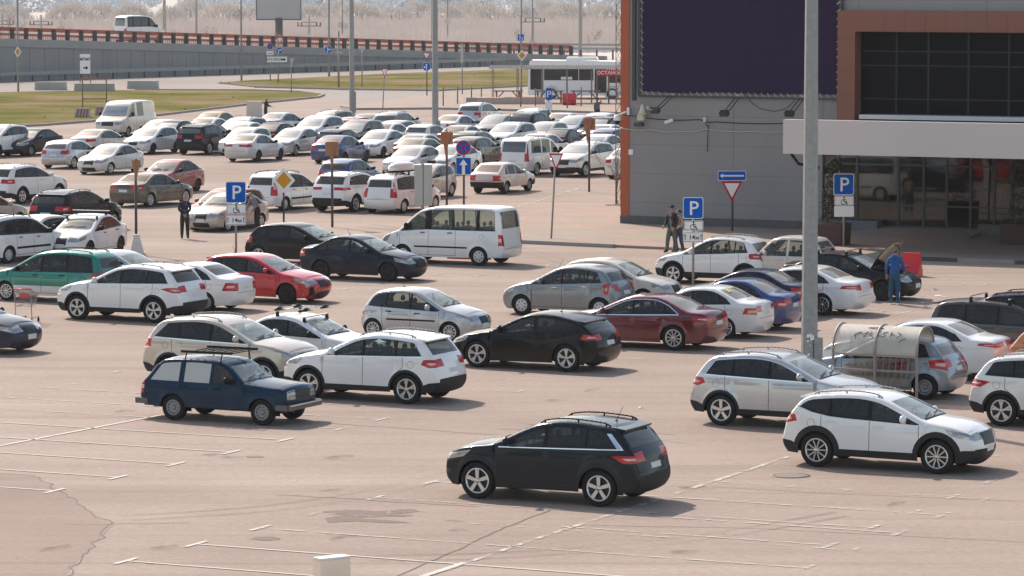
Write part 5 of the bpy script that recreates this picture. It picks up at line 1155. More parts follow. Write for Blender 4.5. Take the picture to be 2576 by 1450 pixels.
r, c = add_car('lada_hatch', 'old_hatchback', PINKW, ('RR', 1275.7, 487.8), 'A', 'old angular white hatchback with a black tail band standing alone in the aisle', 1, 'steel', bumperdark=True, rear='pale', off=-1, mirror=M_CHROME)
r, c = add_car('sedan', 'sedan_car', DBLUE, ('NOSER', 34, 834), 'R', 'dark blue saloon whose nose shows at the left edge by the trolley', 1, 'ten', L=4.5, H=1.47)
# ------------------------------------------------------------------ the far rows: (type, colour, x, y, heading, label, options); anchor ROOF unless given
DUSTW = paint('road dusty white', (.70, .685, .66), 0, .32)
FAR = [
 ('hatch', SILVER, ('RR', 188, 425), 'A', 'silver small estate seen from behind beside the white saloon, left side', dict(L=4.2, H=1.46, wheels='ten')),
 ('sedan', WHITE, ('FL', 280, 440), 'T', 'white saloon with a black grille, alone at the front of the left rows', dict(nofplate=0)),
 ('sedan', CREAM, (248, 325), 'A', 'old cream white saloon seen from behind, in front of the old van', dict(L=4.7, H=1.4)),
 ('hatch', WHITE, ('FL', 386, 389), 'T', 'white hatchback facing the camera, left of the black off road car', dict(L=4.35, H=1.49, wheels='black')),
 ('sedan', DGREY, ('FL', 80, 394), 'T', 'dark grey saloon facing the camera at the far left', dict(L=4.54)),
 ('suv', WHITE, (14, 313), 'T', 'white off road car cut by the left edge near the grass', dict(L=4.7, H=1.75)),
 ('gazelle', CREAM, ('FL', 324, 346), 'T', 'old cream van facing the camera beside the grass', dict(nm='old_van', cat='van', wheels='steel', off=6)),
 ('suv', BLACK, ('RR', 528.6, 389.7), 'A', 'black off road car with tall red lamps seen from behind', dict(L=4.57, H=1.68, tail=[(4.2,.95),(4.05,1.5),(4.3,1.5),(4.6,.95)], spoiler=1)),
 ('sedan', DGREY, (440, 303), 'T', 'charcoal saloon right behind the white hatchback and the old van', dict()),
 ('sedan', WHITE, (410, 301), 'T', 'white car roof showing between the old van and the charcoal saloon', dict()),
 ('sedan', GOLD, (545, 281), 'A', 'ochre yellow taxi in the last row of the left block', dict(nm='taxi', cat='taxi')),
 ('sedan', WHITE, (528, 296), 'A', 'white saloon just in front of the ochre yellow taxi', dict()),
 ('hatch', DGREY, (514, 311), 'A', 'dark car whose roof shows behind the black off road car', dict()),
 ('suv', WHITE, (621, 294), 'T', 'white crossover with roof rails left of the man in the far row', dict()),
 ('sedan', WHITE, (614, 307), 'T', 'white saloon facing the camera before the railed white crossover', dict()),
 ('hatch', WHITE, (631, 320), 'T', 'white small hatchback right behind the white saloon with red lamps', dict()),
 ('sedan', WHITE, ('RR', 650.8, 407.8), 'A', 'white saloon with long red lamps seen from behind, front of the far block', dict(wheels='black', L=4.4, tailf=(.84,.95,.3))),
 ('sedan', DGREY, (695, 309), 'A', 'dark grey saloon seen from behind in front of the light blue saloon', dict(L=4.8)),
 ('sedan', LBLUE, (707, 283), 'A', 'light blue grey saloon beside the man at the road edge', dict(L=4.8)),
 ('sedan', PEARL, ('FL', 745.8, 392.7), 'T', 'pearl white saloon facing the camera left of the blue saloon', dict(L=4.77, wheels='ten')),
 ('suv', WHITE, (812, 290.5), 'T', 'big white off road car in the middle of the far block', dict(L=4.8, H=1.85, rails=False)),
 ('hatch', DGREY, (846, 325), 'A', 'grey hatchback with a dark rear spoiler behind the blue saloon', dict(spoiler=1)),
 ('mpv', SAND, (843, 277.5), 'T', 'sand silver people carrier next to the slim lamp post', dict()),
 ('hatch', ORED, (891, 294.5), 'A', 'dusty red car behind the dark off road car', dict()),
 ('suv', BROWN, (914, 301), 'T', 'dark brown off road car facing the camera, far block centre', dict(H=1.75, rails=False)),
 ('sedan', BLUE, ('RL', 797, 410.5), 'A', 'blue saloon seen from behind under the folded orange sign', dict(L=4.37, wheels='black')),
 ('sedan', WHITE, ('FL', 965.4, 397.7), 'T', 'white saloon facing the camera, right of the blue saloon', dict(wheels='black')),
 ('sedan', WHITE, (977, 309), 'A', 'white saloon seen from behind, before the dark grey crossover', dict()),
 ('hatch', SAND, (1000, 303), 'A', 'sand car roof between the white saloon and the dark grey crossover', dict()),
 ('suv', GREYM, (989, 281.5), 'A', 'dark blue grey crossover in the last row left of the tall lamp post', dict()),
 ('sedan', GREYM, (932, 286), 'A', 'grey saloon at the kerb, left of the dark blue grey crossover', dict()),
 ('hatch', BLUE, (865, 400), 'A', 'blue hatchback seen from behind, above the white crossover', dict(fine=1)),
 ('sedan', PEARL, (1047, 366), 'T', 'pearl saloon facing the camera below the tall lamp post', dict(L=4.6)),
 ('sedan', WHITE, ('FL', 1140.6, 440.8), 'T', 'white saloon with a chrome grille behind the no stopping sign', dict(L=4.6, wheels='ten')),
 ('hatch', CREAM, (1083, 412), 'T', 'white hatchback nearly hidden by the sign backs and the roof box', dict()),
 ('sedan', SAND, (1056, 347), 'A', 'sand coloured saloon left of the tall lamp post', dict()),
 ('hatch', WHITE, (1067, 313), 'A', 'white hatchback with red lamps cut by the tall lamp post', dict(spoiler=1)),
 ('sedan', WHITE, (1056, 337), 'A', 'white roof in front of the hatchback by the tall lamp post', dict()),
 ('sedan', WHITE, (1146, 289), 'A', 'white saloon with dark windows right of the tall lamp post', dict(L=4.65)),
 ('suv', SILVER, (1199, 258), 'A', 'silver white off road car alone in the last row by the kerb', dict(L=4.4, H=1.75, tail=[(4.2,.8),(4.2,1.1),(4.6,1.1),(4.6,.8)])),
 ('sedan', GREYM, (1256, 289), 'T', 'grey saloon facing the camera before the silver white off road car', dict(L=4.5)),
 ('suv', DGREY, (1330, 282.5), 'A', 'dark crossover with roof rails seen from behind, right far block', dict(H=1.7)),
 ('suv', WHITE, (1342, 273), 'T', 'white crossover behind the dark railed crossover, near the kerb', dict()),
 ('sedan', WHITE, (1420, 284), 'A', 'white saloon in the last row right of the small parking sign', dict()),
 ('hatch', LBLUE, (1455, 291), 'T', 'pale blue hatchback left of the rightmost folded sign', dict(L=4.4, H=1.55)),
 ('suv', WHITE, (1296, 307), 'T', 'white crossover facing the camera behind the white van', dict(L=4.45)),
 ('hatch', CREAM, (1383, 306), 'T', 'cream hatchback beside the pole of the small parking sign', dict()),
 ('suv', BROWN, (1184, 330), 'A', 'brown crossover seen from behind, behind the no stopping sign', dict()),
 ('hatch', BROWN, (1186, 344), 'A', 'brown hatchback seen from behind, in front of the brown crossover', dict(wheels='ten', L=4.3)),
 ('sedan', CREAM, (1163, 315), 'A', 'cream saloon behind the brown crossover', dict()),
 ('vito', WHITE, ('RR', 1351.8, 442.8), 'A', 'white van with black rear window and tall red lamps', dict(nm='white_van', cat='van', wheels='ten')),
 ('sedan', NAVY, (1416, 323), 'A', 'navy saloon seen from behind, right of the small parking sign', dict(L=4.3, H=1.42)),
 ('sedan', WHITE, (1362, 336), 'A', 'white saloon just behind the white van', dict()),
 ('suv', PEARL, ('FL', 1475, 446), 'T', 'white crossover with a big dark grille facing the camera by the building', dict(L=4.7, H=1.68, wheels='ten')),
 ('sedan', WHITE, (1511, 338), 'T', 'white saloon behind the crossover with the big grille', dict(L=4.7)),
 ('hatch', BLUE, (1533, 323), 'A', 'blue car beside the orange building corner', dict()),
 ('sedan', WHITE, (1523, 313), 'A', 'white saloon seen from behind near the lattice mast', dict()),
 ('hatch', BLACK, (1524, 294), 'T', 'black car with a blue shining windscreen near the lattice mast', dict()),
 ('hatch', WHITE, (1513, 284), 'A', 'white car in the last row where a man stands, by the mast', dict()),
 ('sedan', WHITE, ('RL', 1532.9, 448.5), 'A', 'white saloon tail half hidden by the orange building corner', dict(L=4.37, wheels='black')),
]
for k_, (typ, col, a, hd, lab, op) in enumerate(FAR):
    if col is WHITE and k_ % 3 == 1: col = DUSTW
    op = dict(op); a = a if isinstance(a[0], str) else ('ROOF',) + a
    nm = op.pop('nm', {'suv': 'parked_suv', 'sedan': 'sedan_car', 'hatch': 'hatchback', 'mpv': 'people_carrier'}.get(typ, 'van'))
    op.setdefault('wheels', RNG.choice(['ten', 'steel', 'five', 'hubcap'])); op.setdefault('off', float(RNG.uniform(-2.5, 2.5)))
    add_car(typ, nm, col, a, hd, lab, op.pop('fine', 0), **op)
# ------------------------------------------------------------------ road signs
SIGN_M = [M_WHITE, M_BLUES, M_REDS, M_BLK, M_YEL, M_BACK]
WH, BL, RD, BK, YE, BA = range(6)
def pm(mb, pts, y, mi):
    """flat patch in the plane x-z facing the camera side (-y)"""
    a = sum(pts[i][0]*pts[(i+1) % len(pts)][1] - pts[(i+1) % len(pts)][0]*pts[i][1] for i in range(len(pts)))
    q = pts if a > 0 else pts[::-1]
    mb.add([(p[0], y, p[1]) for p in q], [tuple(range(len(q)))], mi)
def plate_(mb, pts, y0, mi, th=.012):
    n = len(pts); a = sum(pts[i][0]*pts[(i+1) % n][1] - pts[(i+1) % n][0]*pts[i][1] for i in range(n)); q = pts if a > 0 else pts[::-1]
    mb.add([(p[0], y0, p[1]) for p in q] + [(p[0], y0 + th, p[1]) for p in q], [tuple(range(n))], mi); b = len(mb.v) - 2 * n
    mb.f += [tuple(b + k for k in range(2*n-1, n-1, -1))] + [(b + i, b + n + i, b + n + (i+1) % n, b + (i+1) % n) for i in range(n)]; mb.m += [BA] * (n + 1); mb.sm += [False] * (n + 1)
def rr(w, h, r=.06, n=4):
    o = []
    for sx, sz, a0 in ((1, 1, 0), (-1, 1, 90), (-1, -1, 180), (1, -1, 270)):
        for i in range(n + 1): a = R(a0 + 90 * i / n); o.append((sx * (w/2 - r) + r * math.cos(a), sz * (h/2 - r) + r * math.sin(a)))
    return o
def circ(r, n=28): return [(r * math.cos(2*math.pi*i/n), r * math.sin(2*math.pi*i/n)) for i in range(n)]
def arrow(mb, p, q, w, hw, y, mi):
    p = Vector(p); q = Vector(q); d = (q - p).normalized(); n = Vector((-d.y, d.x)); b = q - d * hw
    pm(mb, [tuple(v) for v in (p - n * w/2, b - n * w/2, b + n * w/2, p + n * w/2)], y, mi); pm(mb, [tuple(v) for v in (b - n * hw * .75, q, b + n * hw * .75)], y, mi)
def sign_face(kind_, w, h):
    m = MB(); e = -.003
    if kind_ == 'P': plate_(m, rr(w, h), 0, WH); pm(m, rr(w * .94, h * .94), e, BL)
    elif kind_ in ('wheel', 'dist', 'white'): plate_(m, rr(w, h, .04), 0, WH if kind_ != 'white' else WH)
    if kind_ in ('wheel', 'dist'):
        s = .012
        for a, b2 in (((-w/2+.02, -h/2+.02), (w/2-.02, -h/2+.02+s)), ((-w/2+.02, h/2-.02-s), (w/2-.02, h/2-.02)), ((-w/2+.02, -h/2+.02), (-w/2+.02+s, h/2-.02)), ((w/2-.02-s, -h/2+.02), (w/2-.02, h/2-.02))):
            pm(m, [a, (b2[0], a[1]), b2, (a[0], b2[1])], e, BK)
    if kind_ == 'wheel':
        k = h / .35; pm(m, [(x * .032 * k + .0, z * .032 * k + .118 * k) for x, z in circ(1, 12)], e, BK)
        ring = [(-.02 + .085 * k * math.cos(R(a)), -.05 * k + .085 * k * math.sin(R(a))) for a in range(95, 380, 15)]
        def st(pts, t):
            for p, q in zip(pts[:-1], pts[1:]):
                d = Vector(q) - Vector(p); d.normalize(); n = Vector((-d.y, d.x)) * t / 2; pm(m, [tuple(Vector(p) - n - d * .004), tuple(Vector(q) - n + d * .004), tuple(Vector(q) + n + d * .004), tuple(Vector(p) + n - d * .004)], e, BK)
        st(ring, .022 * k); st([(0, .08 * k), (0, -.035 * k), (.085 * k, -.035 * k), (.105 * k, -.13 * k), (.13 * k, -.125 * k)], .032 * k); st([(0, .03 * k), (.08 * k, .03 * k)], .024 * k)
    if kind_ == 'dist':
        for sx in (-1, 1): arrow(m, (sx * w * .39, -h * .27), (sx * w * .39, h * .28), .022, .05, e, BK)
    if kind_ == 'diamond': plate_(m, [(0, -h/2), (w/2, 0), (0, h/2), (-w/2, 0)], 0, WH); pm(m, [(0, -h*.34), (w*.34, 0), (0, h*.34), (-w*.34, 0)], e, YE)
    if kind_ == 'nostop':
        plate_(m, circ(w/2), 0, WH); pm(m, circ(w*.48), e, RD); pm(m, circ(w*.40), 2*e, BL)
        for a in (45, 135): c, s = math.cos(R(a)) * w * .42, math.sin(R(a)) * w * .42; n = Vector((-math.sin(R(a)), math.cos(R(a)))) * w * .04; pm(m, [(-c - n.x, -s - n.y), (c - n.x, s - n.y), (c + n.x, s + n.y), (-c + n.x, -s + n.y)], 3*e, RD)
    if kind_ == 'up': plate_(m, rr(w, h), 0, WH); pm(m, rr(w*.94, h*.94), e, BL); arrow(m, (0, -h*.48), (0, h*.38), w*.2, w*.36, 2*e, WH)
    if kind_ == 'left': plate_(m, rr(w, h), 0, WH); pm(m, rr(w*.97, h*.9), e, BL); arrow(m, (w*.42, 0), (-w*.43, 0), h*.16, h*.32, 2*e, WH)
    if kind_ == 'giveway': plate_(m, [(-w/2, h/2), (0, -h/2), (w/2, h/2)], 0, RD); pm(m, [(-w*.36, h*.40), (0, -h*.30), (w*.36, h*.40)], e, WH)
    if kind_ == 'warn': plate_(m, [(-w/2, -h/2), (w/2, -h/2), (0, h/2)], 0, RD); pm(m, [(-w*.36, -h*.42), (w*.36, -h*.42), (0, h*.3)], e, WH); pm(m, [(-.03, -h*.3), (.03, -h*.3), (.03, h*.05), (-.03, h*.05)], 2*e, BK)
    if kind_ in ('cl', 'cr', 'cu'):
        plate_(m, circ(w/2), 0, WH); pm(m, circ(w*.47), e, BL)
        if kind_ == 'cl': arrow(m, (.0, -w*.38), (0, w*.36), w*.09, w*.18, 2*e, WH); arrow(m, (0, -w*.05), (-w*.36, -w*.05), w*.09, w*.18, 2*e, WH)
        if kind_ == 'cr': arrow(m, (-w*.12, -w*.36), (-w*.12, w*.1), w*.12, w*.02, 2*e, WH); arrow(m, (-w*.18, w*.1), (w*.36, w*.1), w*.12, w*.2, 2*e, WH)
        if kind_ == 'cu': arrow(m, (-w*.08, -w*.36), (-w*.08, w*.36), w*.1, w*.1, 2*e, WH); arrow(m, (-w*.08, 0), (w*.34, 0), w*.1, w*.2, 2*e, WH)
    if kind_ == 'lane': plate_(m, rr(w, h), 0, WH); pm(m, rr(w*.92, h*.92), e, BL); arrow(m, (-.12*w, -h*.4), (-.12*w, h*.36), w*.1, w*.2, 2*e, WH); arrow(m, (.2*w, -h*.4), (.2*w, h*.1), w*.1, w*.14, 2*e, WH)
    if kind_ == 'backr': plate_(m, rr(w, h, .03), 0, BA)
    if kind_ == 'backt': plate_(m, [(-w/2, h/2), (0, -h/2), (w/2, h/2)], 0, BA)
    if kind_ == 'backc': plate_(m, circ(w/2), 0, BA)
    if kind_ == 'arrowr': plate_(m, rr(w, h, .03), 0, WH); arrow(m, (-w*.2, -h*.2), (w*.32, -h*.2), h*.07, h*.14, e, BK)
    if kind_ == 'town': plate_(m, rr(w, h, .04), 0, WH); arrow(m, (w*.2, 0), (w*.44, 0), h*.25, h*.38, e, BK)
    if kind_ == 'merge': plate_(m, rr(w, h, .03), 0, WH); arrow(m, (-w*.4, -h*.1), (w*.4, -h*.1), h*.1, h*.2, e, BK); pm(m, [(w*.05, 0), (w*.3, -h*.25), (w*.36, -h*.1)], e, BK)
    if kind_ == 'chev':
        plate_(m, rr(w, h, .03), 0, WH); n = 3
        for i in range(n): x = -w/2 + w * (i + .15) / n; t = w / n * .36; pm(m, [(x, h*.42), (x + t, h*.42), (x + 2*t, 0), (x + t, 0)], e, RD); pm(m, [(x, -h*.42), (x + t, -h*.42), (x + 2*t, 0), (x + t, 0)], e, RD)
    return m
def road_sign(bx_, by_, label, faces, pole=M_POLE, r=.035, top=None, lean=0.0, turn=0.0, name='road_sign', cat='road sign', group=None, base=None):
    """faces: (kind, centre x, centre y, width px, height px[, text])"""
    p = base or at(bx_, by_); k = ppm(p); t = empty(name, p, 0); tag(t, label, cat, group)
    zt = max(height(p, f[2] - f[4] / 2) for f in faces) - .04 if top is None else height(p, top)
    m = MB(); m.bar((0, 0, 0), (lean, 0, zt), r, n=8); m.build('pole', pole, t)
    for f in faces:
        kx = ppm(p + Vector((0, 0, 3))); w, h = f[3] / kx, f[4] / kx; z = height(p, f[2]); xx = (f[1] - CX) * (p.y * math.cos(TH) + (HCAM - z) * math.sin(TH)) / FPX - p.x
        o = sign_face(f[0], w, h).build('sign_panel', SIGN_M, t); o.location = (xx, -r - .02, z); o.rotation_euler = (0, 0, turn + (f[6] if len(f) > 6 else 0))
        if len(f) > 5 and f[5]:
            for txt, tx, tz, ts, mm in f[5]: text_mesh('lettering', txt, ts * h, mm, o, (tx * w, -.006, tz * h), (math.pi / 2, 0, 0), offset=.006 * h)
    return t
def psign(bx_, by_, xs, ys, label, dist=True):
    f = [('P', xs, ys[0], 51, 54, [('P', .03, -.04, .92, M_WHITE)]), ('wheel', xs + 1, ys[1], 49, 25)]
    f.append(('dist', xs, ys[2], 51, 26, [('14', -.06, -.02, .62, M_BLK), ('м', .2, -.06, .5, M_BLK)]) if dist else ('white', xs + 1, ys[2], 50, 27))
    return road_sign(bx_, by_, label, f, M_GALV, .04, group='parking signs')
psign(594, 641, 593.5, (484, 525.5, 554), 'blue parking sign with wheelchair and 14 m plates before the beige saloon')
psign(1743.5, 724, 1743.5, (523.5, 567.5, 597), 'blue parking sign with wheelchair and 14 m plates before the raised white hatchback')
psign(2122, 628, 2122, (464, 505, 532), 'blue parking sign with wheelchair plate and a blank plate by the shop door', False)
road_sign(714, 570, 'yellow diamond priority sign in front of the white tall estate', [('diamond', 714, 454, 58, 64)], M_POLE, .04)
road_sign(1167, 556, 'round no stopping sign above a blue one way arrow behind the minibus', [('nostop', 1166, 372, 39, 42), ('up', 1166, 418, 39, 44)], M_POLE, .045)
road_sign(1386.5, 607, 'give way triangle on a leaning pole on the pavement kerb', [('giveway', 1399, 408, 36, 44)], M_GALV, .035, lean=.17)
road_sign(1842, 588, 'blue left arrow plate above a give way triangle before the grey wall', [('left', 1841, 442.5, 71, 25), ('giveway', 1841, 482, 53, 52)], M_POLE, .04)
def folded(bx_, by_, x, y0, y1, label, cc=True, base=None):
    t = road_sign(bx_, by_, label, [('backt', x, (y0 + y1) / 2, 26, y1 - y0)], M_POLE, .05, top=y0 - 3, group='brown backed folded signs', turn=.6, base=base)
    for o in t.children:
        if o.name.startswith('sign_panel'):
            for s in o.material_slots: s.link = 'OBJECT'; s.material = M_TANB
            q = o.copy(); COL.objects.link(q); q.parent = t; q.rotation_euler = (0, 0, -.6)
            if cc:
                z = o.location.z; hh = (y1 - y0) / ppm(t.location)
                m = MB(); plate_(m, rr(.55, .55, .03), 0, 0); k = m.build('sign_panel', [M_TANB] * 6, t); k.location = (-.02, -.09, z + hh * .28); k.rotation_euler = (0, 0, .5)
                m = MB(); plate_(m, rr(.55, .55, .03), 0, 0); k = m.build('sign_panel', [M_TANB] * 6, t); k.location = (.05, -.05, z + hh * .28); k.rotation_euler = (0, 0, -.6)
# white concrete foot block of the left folded sign
p = at(343, 645); t = empty('concrete_block', p, .25); tag(t, 'white tapered concrete block carrying the leftmost folded sign', 'concrete block')
m = MB(); m.box((0, 0, .07), (.64, .5, .14)); m.box((0, 0, .44), (.52, .42, .60), taper=.42); m.build('block', mat('whitewashed concrete', (.66, .60, .55), .85, noise=.1, nscale=3), t); m = MB(); m.box((0, 0, .77), (.24, .2, .06)); m.build('cap', mat('whitewashed concrete'), t)
folded(343, 640, 343, 403, 458, 'leftmost folded brown sign on a white concrete block', False)
folded(836, 572, 835, 360, 425, 'folded brown sign on a dark pole in front of the blue hatchback')
folded(1124, 520, 1122, 333, 400, 'folded brown sign between the tall lamp post and the no stopping sign')
folded(1482, 483, 1478, 298, 362, 'folded brown sign right of the white crossover with big grille')
road_sign(1063, 560, 'grey backs of two columns of signs behind the minibus', [('backr', 1053, 466, 21, 102), ('backr', 1077, 466, 21, 102)], M_GALV, .07, top=412)
road_sign(1380, 345, 'small blue parking sign in the far rows near the bus stop', [('P', 1381, 237, 16, 32, [('P', 0, -.04, .75, M_WHITE)]), ('white', 1381, 266, 17, 20)], M_POLE, .05)
road_sign(963, 276, 'thin give way triangle standing on the far pavement', [('giveway', 968, 185, 17, 25)], M_GALV, .04, lean=.14)
road_sign(1074, 244, 'give way triangle over a blue round sign left of the tall lamp post', [('giveway', 1073, 142, 20, 18), ('cl', 1073, 168, 22, 22)], M_POLE, .045)
road_sign(1312, 262, 'amber diamond sign above the bus shelter roof', [('diamond', 1313, 140, 25, 28)], M_GALV, .05)
road_sign(46, 231, 'yellow diamond sign on the thin post at the far left', [('diamond', 45, 131, 18, 28)], M_GALV, .09, top=-30)
road_sign(700, 209, 'town direction sign with a black arrow under a blue round sign', [('giveway', 704, 103, 19, 18), ('cr', 703, 128, 16, 19), ('town', 697, 150, 51, 14, [('БАТАЙСК', -.14, -.02, .62, M_BLK)])], M_GALV, .06)
road_sign(680, 205, 'faded no stopping sign over a white merge plate left of the blue round sign', [('nostop', 679, 117, 16, 16), ('merge', 679, 134, 18, 10)], M_GALV, .05)
road_sign(828, 193, 'blue round arrow sign on a thin tall post in the grass', [('cu', 826, 125, 19, 20)], M_GALV, .10, top=-30)
road_sign(733, 235, 'edge on grey sign back left of the round blue sign', [('backt', 734, 158, 12, 22)], M_GALV, .045)
road_sign(911, 220, 'grey sign back standing in the grass right of the lamp post', [('backt', 911, 128, 14, 14)], M_GALV, .05)
road_sign(1163, 240, 'tall grey narrow sign back by the bus stop', [('backr', 1162, 135, 7, 46)], M_GALV, .05)
road_sign(1311, 170, 'blue square lane sign on a far post beyond the flyover', [('lane', 1310, 95, 17, 18)], M_GALV, .10, top=-20)
road_sign(1339, 170, 'small red warning triangle on a thin far post', [('warn', 1339, 104, 14, 14)], M_GALV, .07, top=-20)
road_sign(1126, 125, 'round grey sign back on a thin post beyond the flyover', [('backc', 1126, 54, 15, 15)], M_GALV, .10, top=-20)
p = at(208, 302); t = empty('direction_board', at(215, 222), 0); tag(t, 'white direction board with a black arrow on two posts at the left', 'direction board')
pb = at(215, 222); k = ppm(pb + Vector((0, 0, 3))); z0, z1 = height(pb, 186), height(pb, 136.5); w = 26 / k
o = sign_face('arrowr', w, z1 - z0).build('board', SIGN_M, t); o.location = (0, -.06, (z0 + z1) / 2); text_mesh('lettering', 'МЕГАМАГ', .30, M_BLK, o, (0, -.006, (z1 - z0) * .24), (math.pi/2, 0, 0), offset=.012, xs=.62)
m = MB(); m.bar((-w/2, 0, 0), (-w/2, 0, z1), .04, n=6); m.build('post', M_RUST, t); m = MB(); m.bar((w/2, 0, 0), (w/2, 0, z1), .04, n=6); m.build('post', M_RUST, t)
p = at(208, 296); t = empty('metal_frame', p, 0); tag(t, 'rusty metal frame standing on two red striped concrete feet', 'frame'); k = ppm(p); w = 60 / k; zt = height(p, 198); zm = height(p, 249)
m = MB()
for a, b2 in (((0, 0, .6), (0, 0, zt)), ((w, 0, .5), (w, 0, zt)), ((0, 0, zt), (w, 0, zt)), ((0, 0, zm), (w, 0, zm))): m.bar(a, b2, .05, n=6)
m.build('frame_bars', M_RUST, t)
for xx, yy, lab in ((208, 298, 'tapered concrete foot with worn red stripes, left one'), (258, 293, 'tapered concrete foot with bright red stripes behind the old van')):
    q = at(xx, yy); s = empty('striped_block', q, 0); tag(s, lab, 'concrete block', 'striped concrete feet'); m = MB(); m.box((0, 0, .36), (1.15, .6, .72), taper=.74); m.build('block', M_CONC, s)
    m = MB()
    for i in range(4): x = -.36 + i * .22; m.add([(x - .08, -.301 + .0, .02), (x + .02, -.301, .02), (x + .16, -.232, .66), (x + .06, -.232, .66)], [(0, 1, 2, 3)], 0)
    m.build('stripe', mat('worn red paint', (.36, .07, .06), .8, noise=.3, nscale=6), s)
q = at(52, 200); t = empty('chevron_board', q + Vector((0, 0, 0)), 0); tag(t, 'red and white chevron board against the flyover wall', 'chevron board'); k = ppm(q); o = sign_face('chev', 34 / k, 15 / k).build('board', SIGN_M, t); o.location = (0, -.05, height(q, 165)); m = MB(); m.bar((-.5, 0, 0), (-.5, 0, height(q, 172)), .05, n=6); m.build('post', M_GALV, t); m = MB(); m.bar((.5, 0, 0), (.5, 0, height(q, 172)), .05, n=6); m.build('post', M_GALV, t)
# ------------------------------------------------------------------ lamp posts
def lamp_post(x, y, wpx, label, hgt=22, dx=0.0, base=None, n=10, group='lamp posts'):
    p = base or at(x, y); r = wpx / ppm(p) / 2; t = empty('lamp_post', p, 0); tag(t, label, 'lamp post', group)
    m = MB(); m.bar((0, 0, 0), (dx, 0, hgt), r, n=n, r2=r * .45); 
    for i in range(len(m.sm)): m.sm[i] = n > 10
    m.build('mast', M_GALV, t); m = MB(); m.box((0, 0, .02), (r * 3.4, r * 3.4, .04)); m.build('foot_plate', M_GALV, t)
    m = MB(); m.box((r * 1.0, -r * .35, .95), (r * 1.0, r * 1.2, 1.5)); m.build('hatch_box', M_GALV, t)
    m = MB(); m.bar((dx - 1.4, 0, hgt), (dx + 1.4, 0, hgt), .05, n=6); m.build('bracket', M_GALV, t)
    for s in (-1, 1): m = MB(); m.box((dx + s * 1.5, 0, hgt - .05), (.7, .35, .14)); m.build('lamp_head', M_BACK, t)
    return t
bigl = lamp_post(2035, 1026, 43, 'big grey faceted lamp post in the foreground right of the middle')
m = MB()
for (x, z, w, h) in ((-.02, 1.75, .13, .10), (.05, 1.70, .10, .14), (-.05, 1.62, .05, .06), (-.03, 1.30, .07, .07), (.0, 1.52, .03, .03)):
    m.add([(x - w/2, -.2 - abs(x) * -.2, z - h/2), (x + w/2, -.2 + abs(x) * .2, z - h*.3), (x + w*.4, -.2 + abs(x) * .2, z + h/2), (x - w*.45, -.2 + abs(x) * .2, z + h*.35)], [(0, 1, 2, 3)])
o = m.build('torn_paper', M_WHITE, bigl); o.location = (0, -.012, 0)
lamp_post(1095, 378, 17.5, 'tall grey lamp post standing among the far cars near the picture middle')
lamp_post(885.5, 291, 14, 'tall grey lamp post at the far edge of the car park, with a hatch box')
def far_post(x, ybase, wpx, label, base=None, hgt=16):
    p = at(x, ybase); r = wpx / ppm(p) / 2; o = MB().bar((0, 0, 0), (0, 0, hgt), r, n=8, r2=r * .6).build('street_lamp', M_GALV, None, p); tag(o, label, 'lamp post', 'thin posts by the flyover'); return o
far_post(1460, 146, 10, 'thick double post behind the bus near the building', hgt=20)
far_post(414, 108, 9, 'grey post behind the flyover just right of the white van'); far_post(494.5, 112, 6, 'slim brownish post behind the flyover, second right of the white van')
far_post(607.5, 205, 5, 'slim post left of the billboard rising from the roadside', hgt=16); far_post(861.5, 118, 4, 'very thin post behind the flyover with the grey boxes'); far_post(1087, 120, 5, 'thin post close behind the tall lamp post')
q = at(861, 118); kk = ppm(q)
for xx, yy, w, lab in ((855, 63, 9, 'small grey box on the thin post, left one'), (870, 66, 14, 'larger grey box on the thin post, right one')):
    z = height(q, yy); o = MB().box((0, 0, 0), (w / kk, .5, 15 / kk)).build('signal_box', M_BACK, None, Vector(((xx - CX) / kk * 1.0, q.y, z))); tag(o, lab, 'box')
road_sign(852, 222, 'camera pole with a round dome and small plate in the grass', [('backr', 853, 132, 18, 4)], M_GALV, .09, top=78)
def utility(x, yb, yt, label):
    p = at(x, yb); t = empty('utility_pole', p, .2); tag(t, label, 'utility pole', 'utility poles on the plain'); h = height(p, yt); m = MB(); m.bar((0, 0, 0), (0, 0, h), .22, n=6, r2=.12); m.build('pole', M_CONC, t)
    m = MB(); zc = h * .66; m.bar((-1.6, 0, zc), (1.6, 0, zc), .1); m.bar((-.9, 0, zc + .5), (.9, 0, zc + .5), .08)
    for i in (-1.5, -1.0, 1.0, 1.5): m.bar((i, 0, zc), (i, 0, zc + .5), .08, n=5)
    m.build('crossarm', M_LAMPG, t)
utility(104, 112, 38, 'concrete utility pole with a crossarm left of the white van'); utility(778, 120, 38, 'concrete utility pole right of the billboard'); utility(1340.5, 125, 20, 'utility pole with insulators left of the thick post'); utility(6, 112, 36, 'utility pole at the very left edge')
# billboard seen from behind
p = at(702, 118); t = empty('billboard', p, 0); tag(t, 'large grey billboard back on a single column beyond the flyover', 'billboard'); k = ppm(p); z0 = height(p, 50)
m = MB(); m.bar((0, 0, 0), (0, 0, z0 + .2), .52, n=12); m.build('column', mat('dark column', (.06, .06, .065), .6), t)
m = MB(); m.box((0, 0, z0 + 2.3), (112 / k, .5, 4.6)); m.build('panel', mat('pale grey panel', (.30, .31, .32), .6, noise=.06, nscale=.3), t); m = MB()
for a, b2 in (((-56 / k, -.28, z0), (56 / k, -.28, z0)), ((-56 / k, -.28, z0), (-56 / k, -.28, z0 + 4.6)), ((56 / k, -.28, z0), (56 / k, -.28, z0 + 4.6))): m.bar(a, b2, .12)
m.build('edge_frame', mat('dark column'), t)
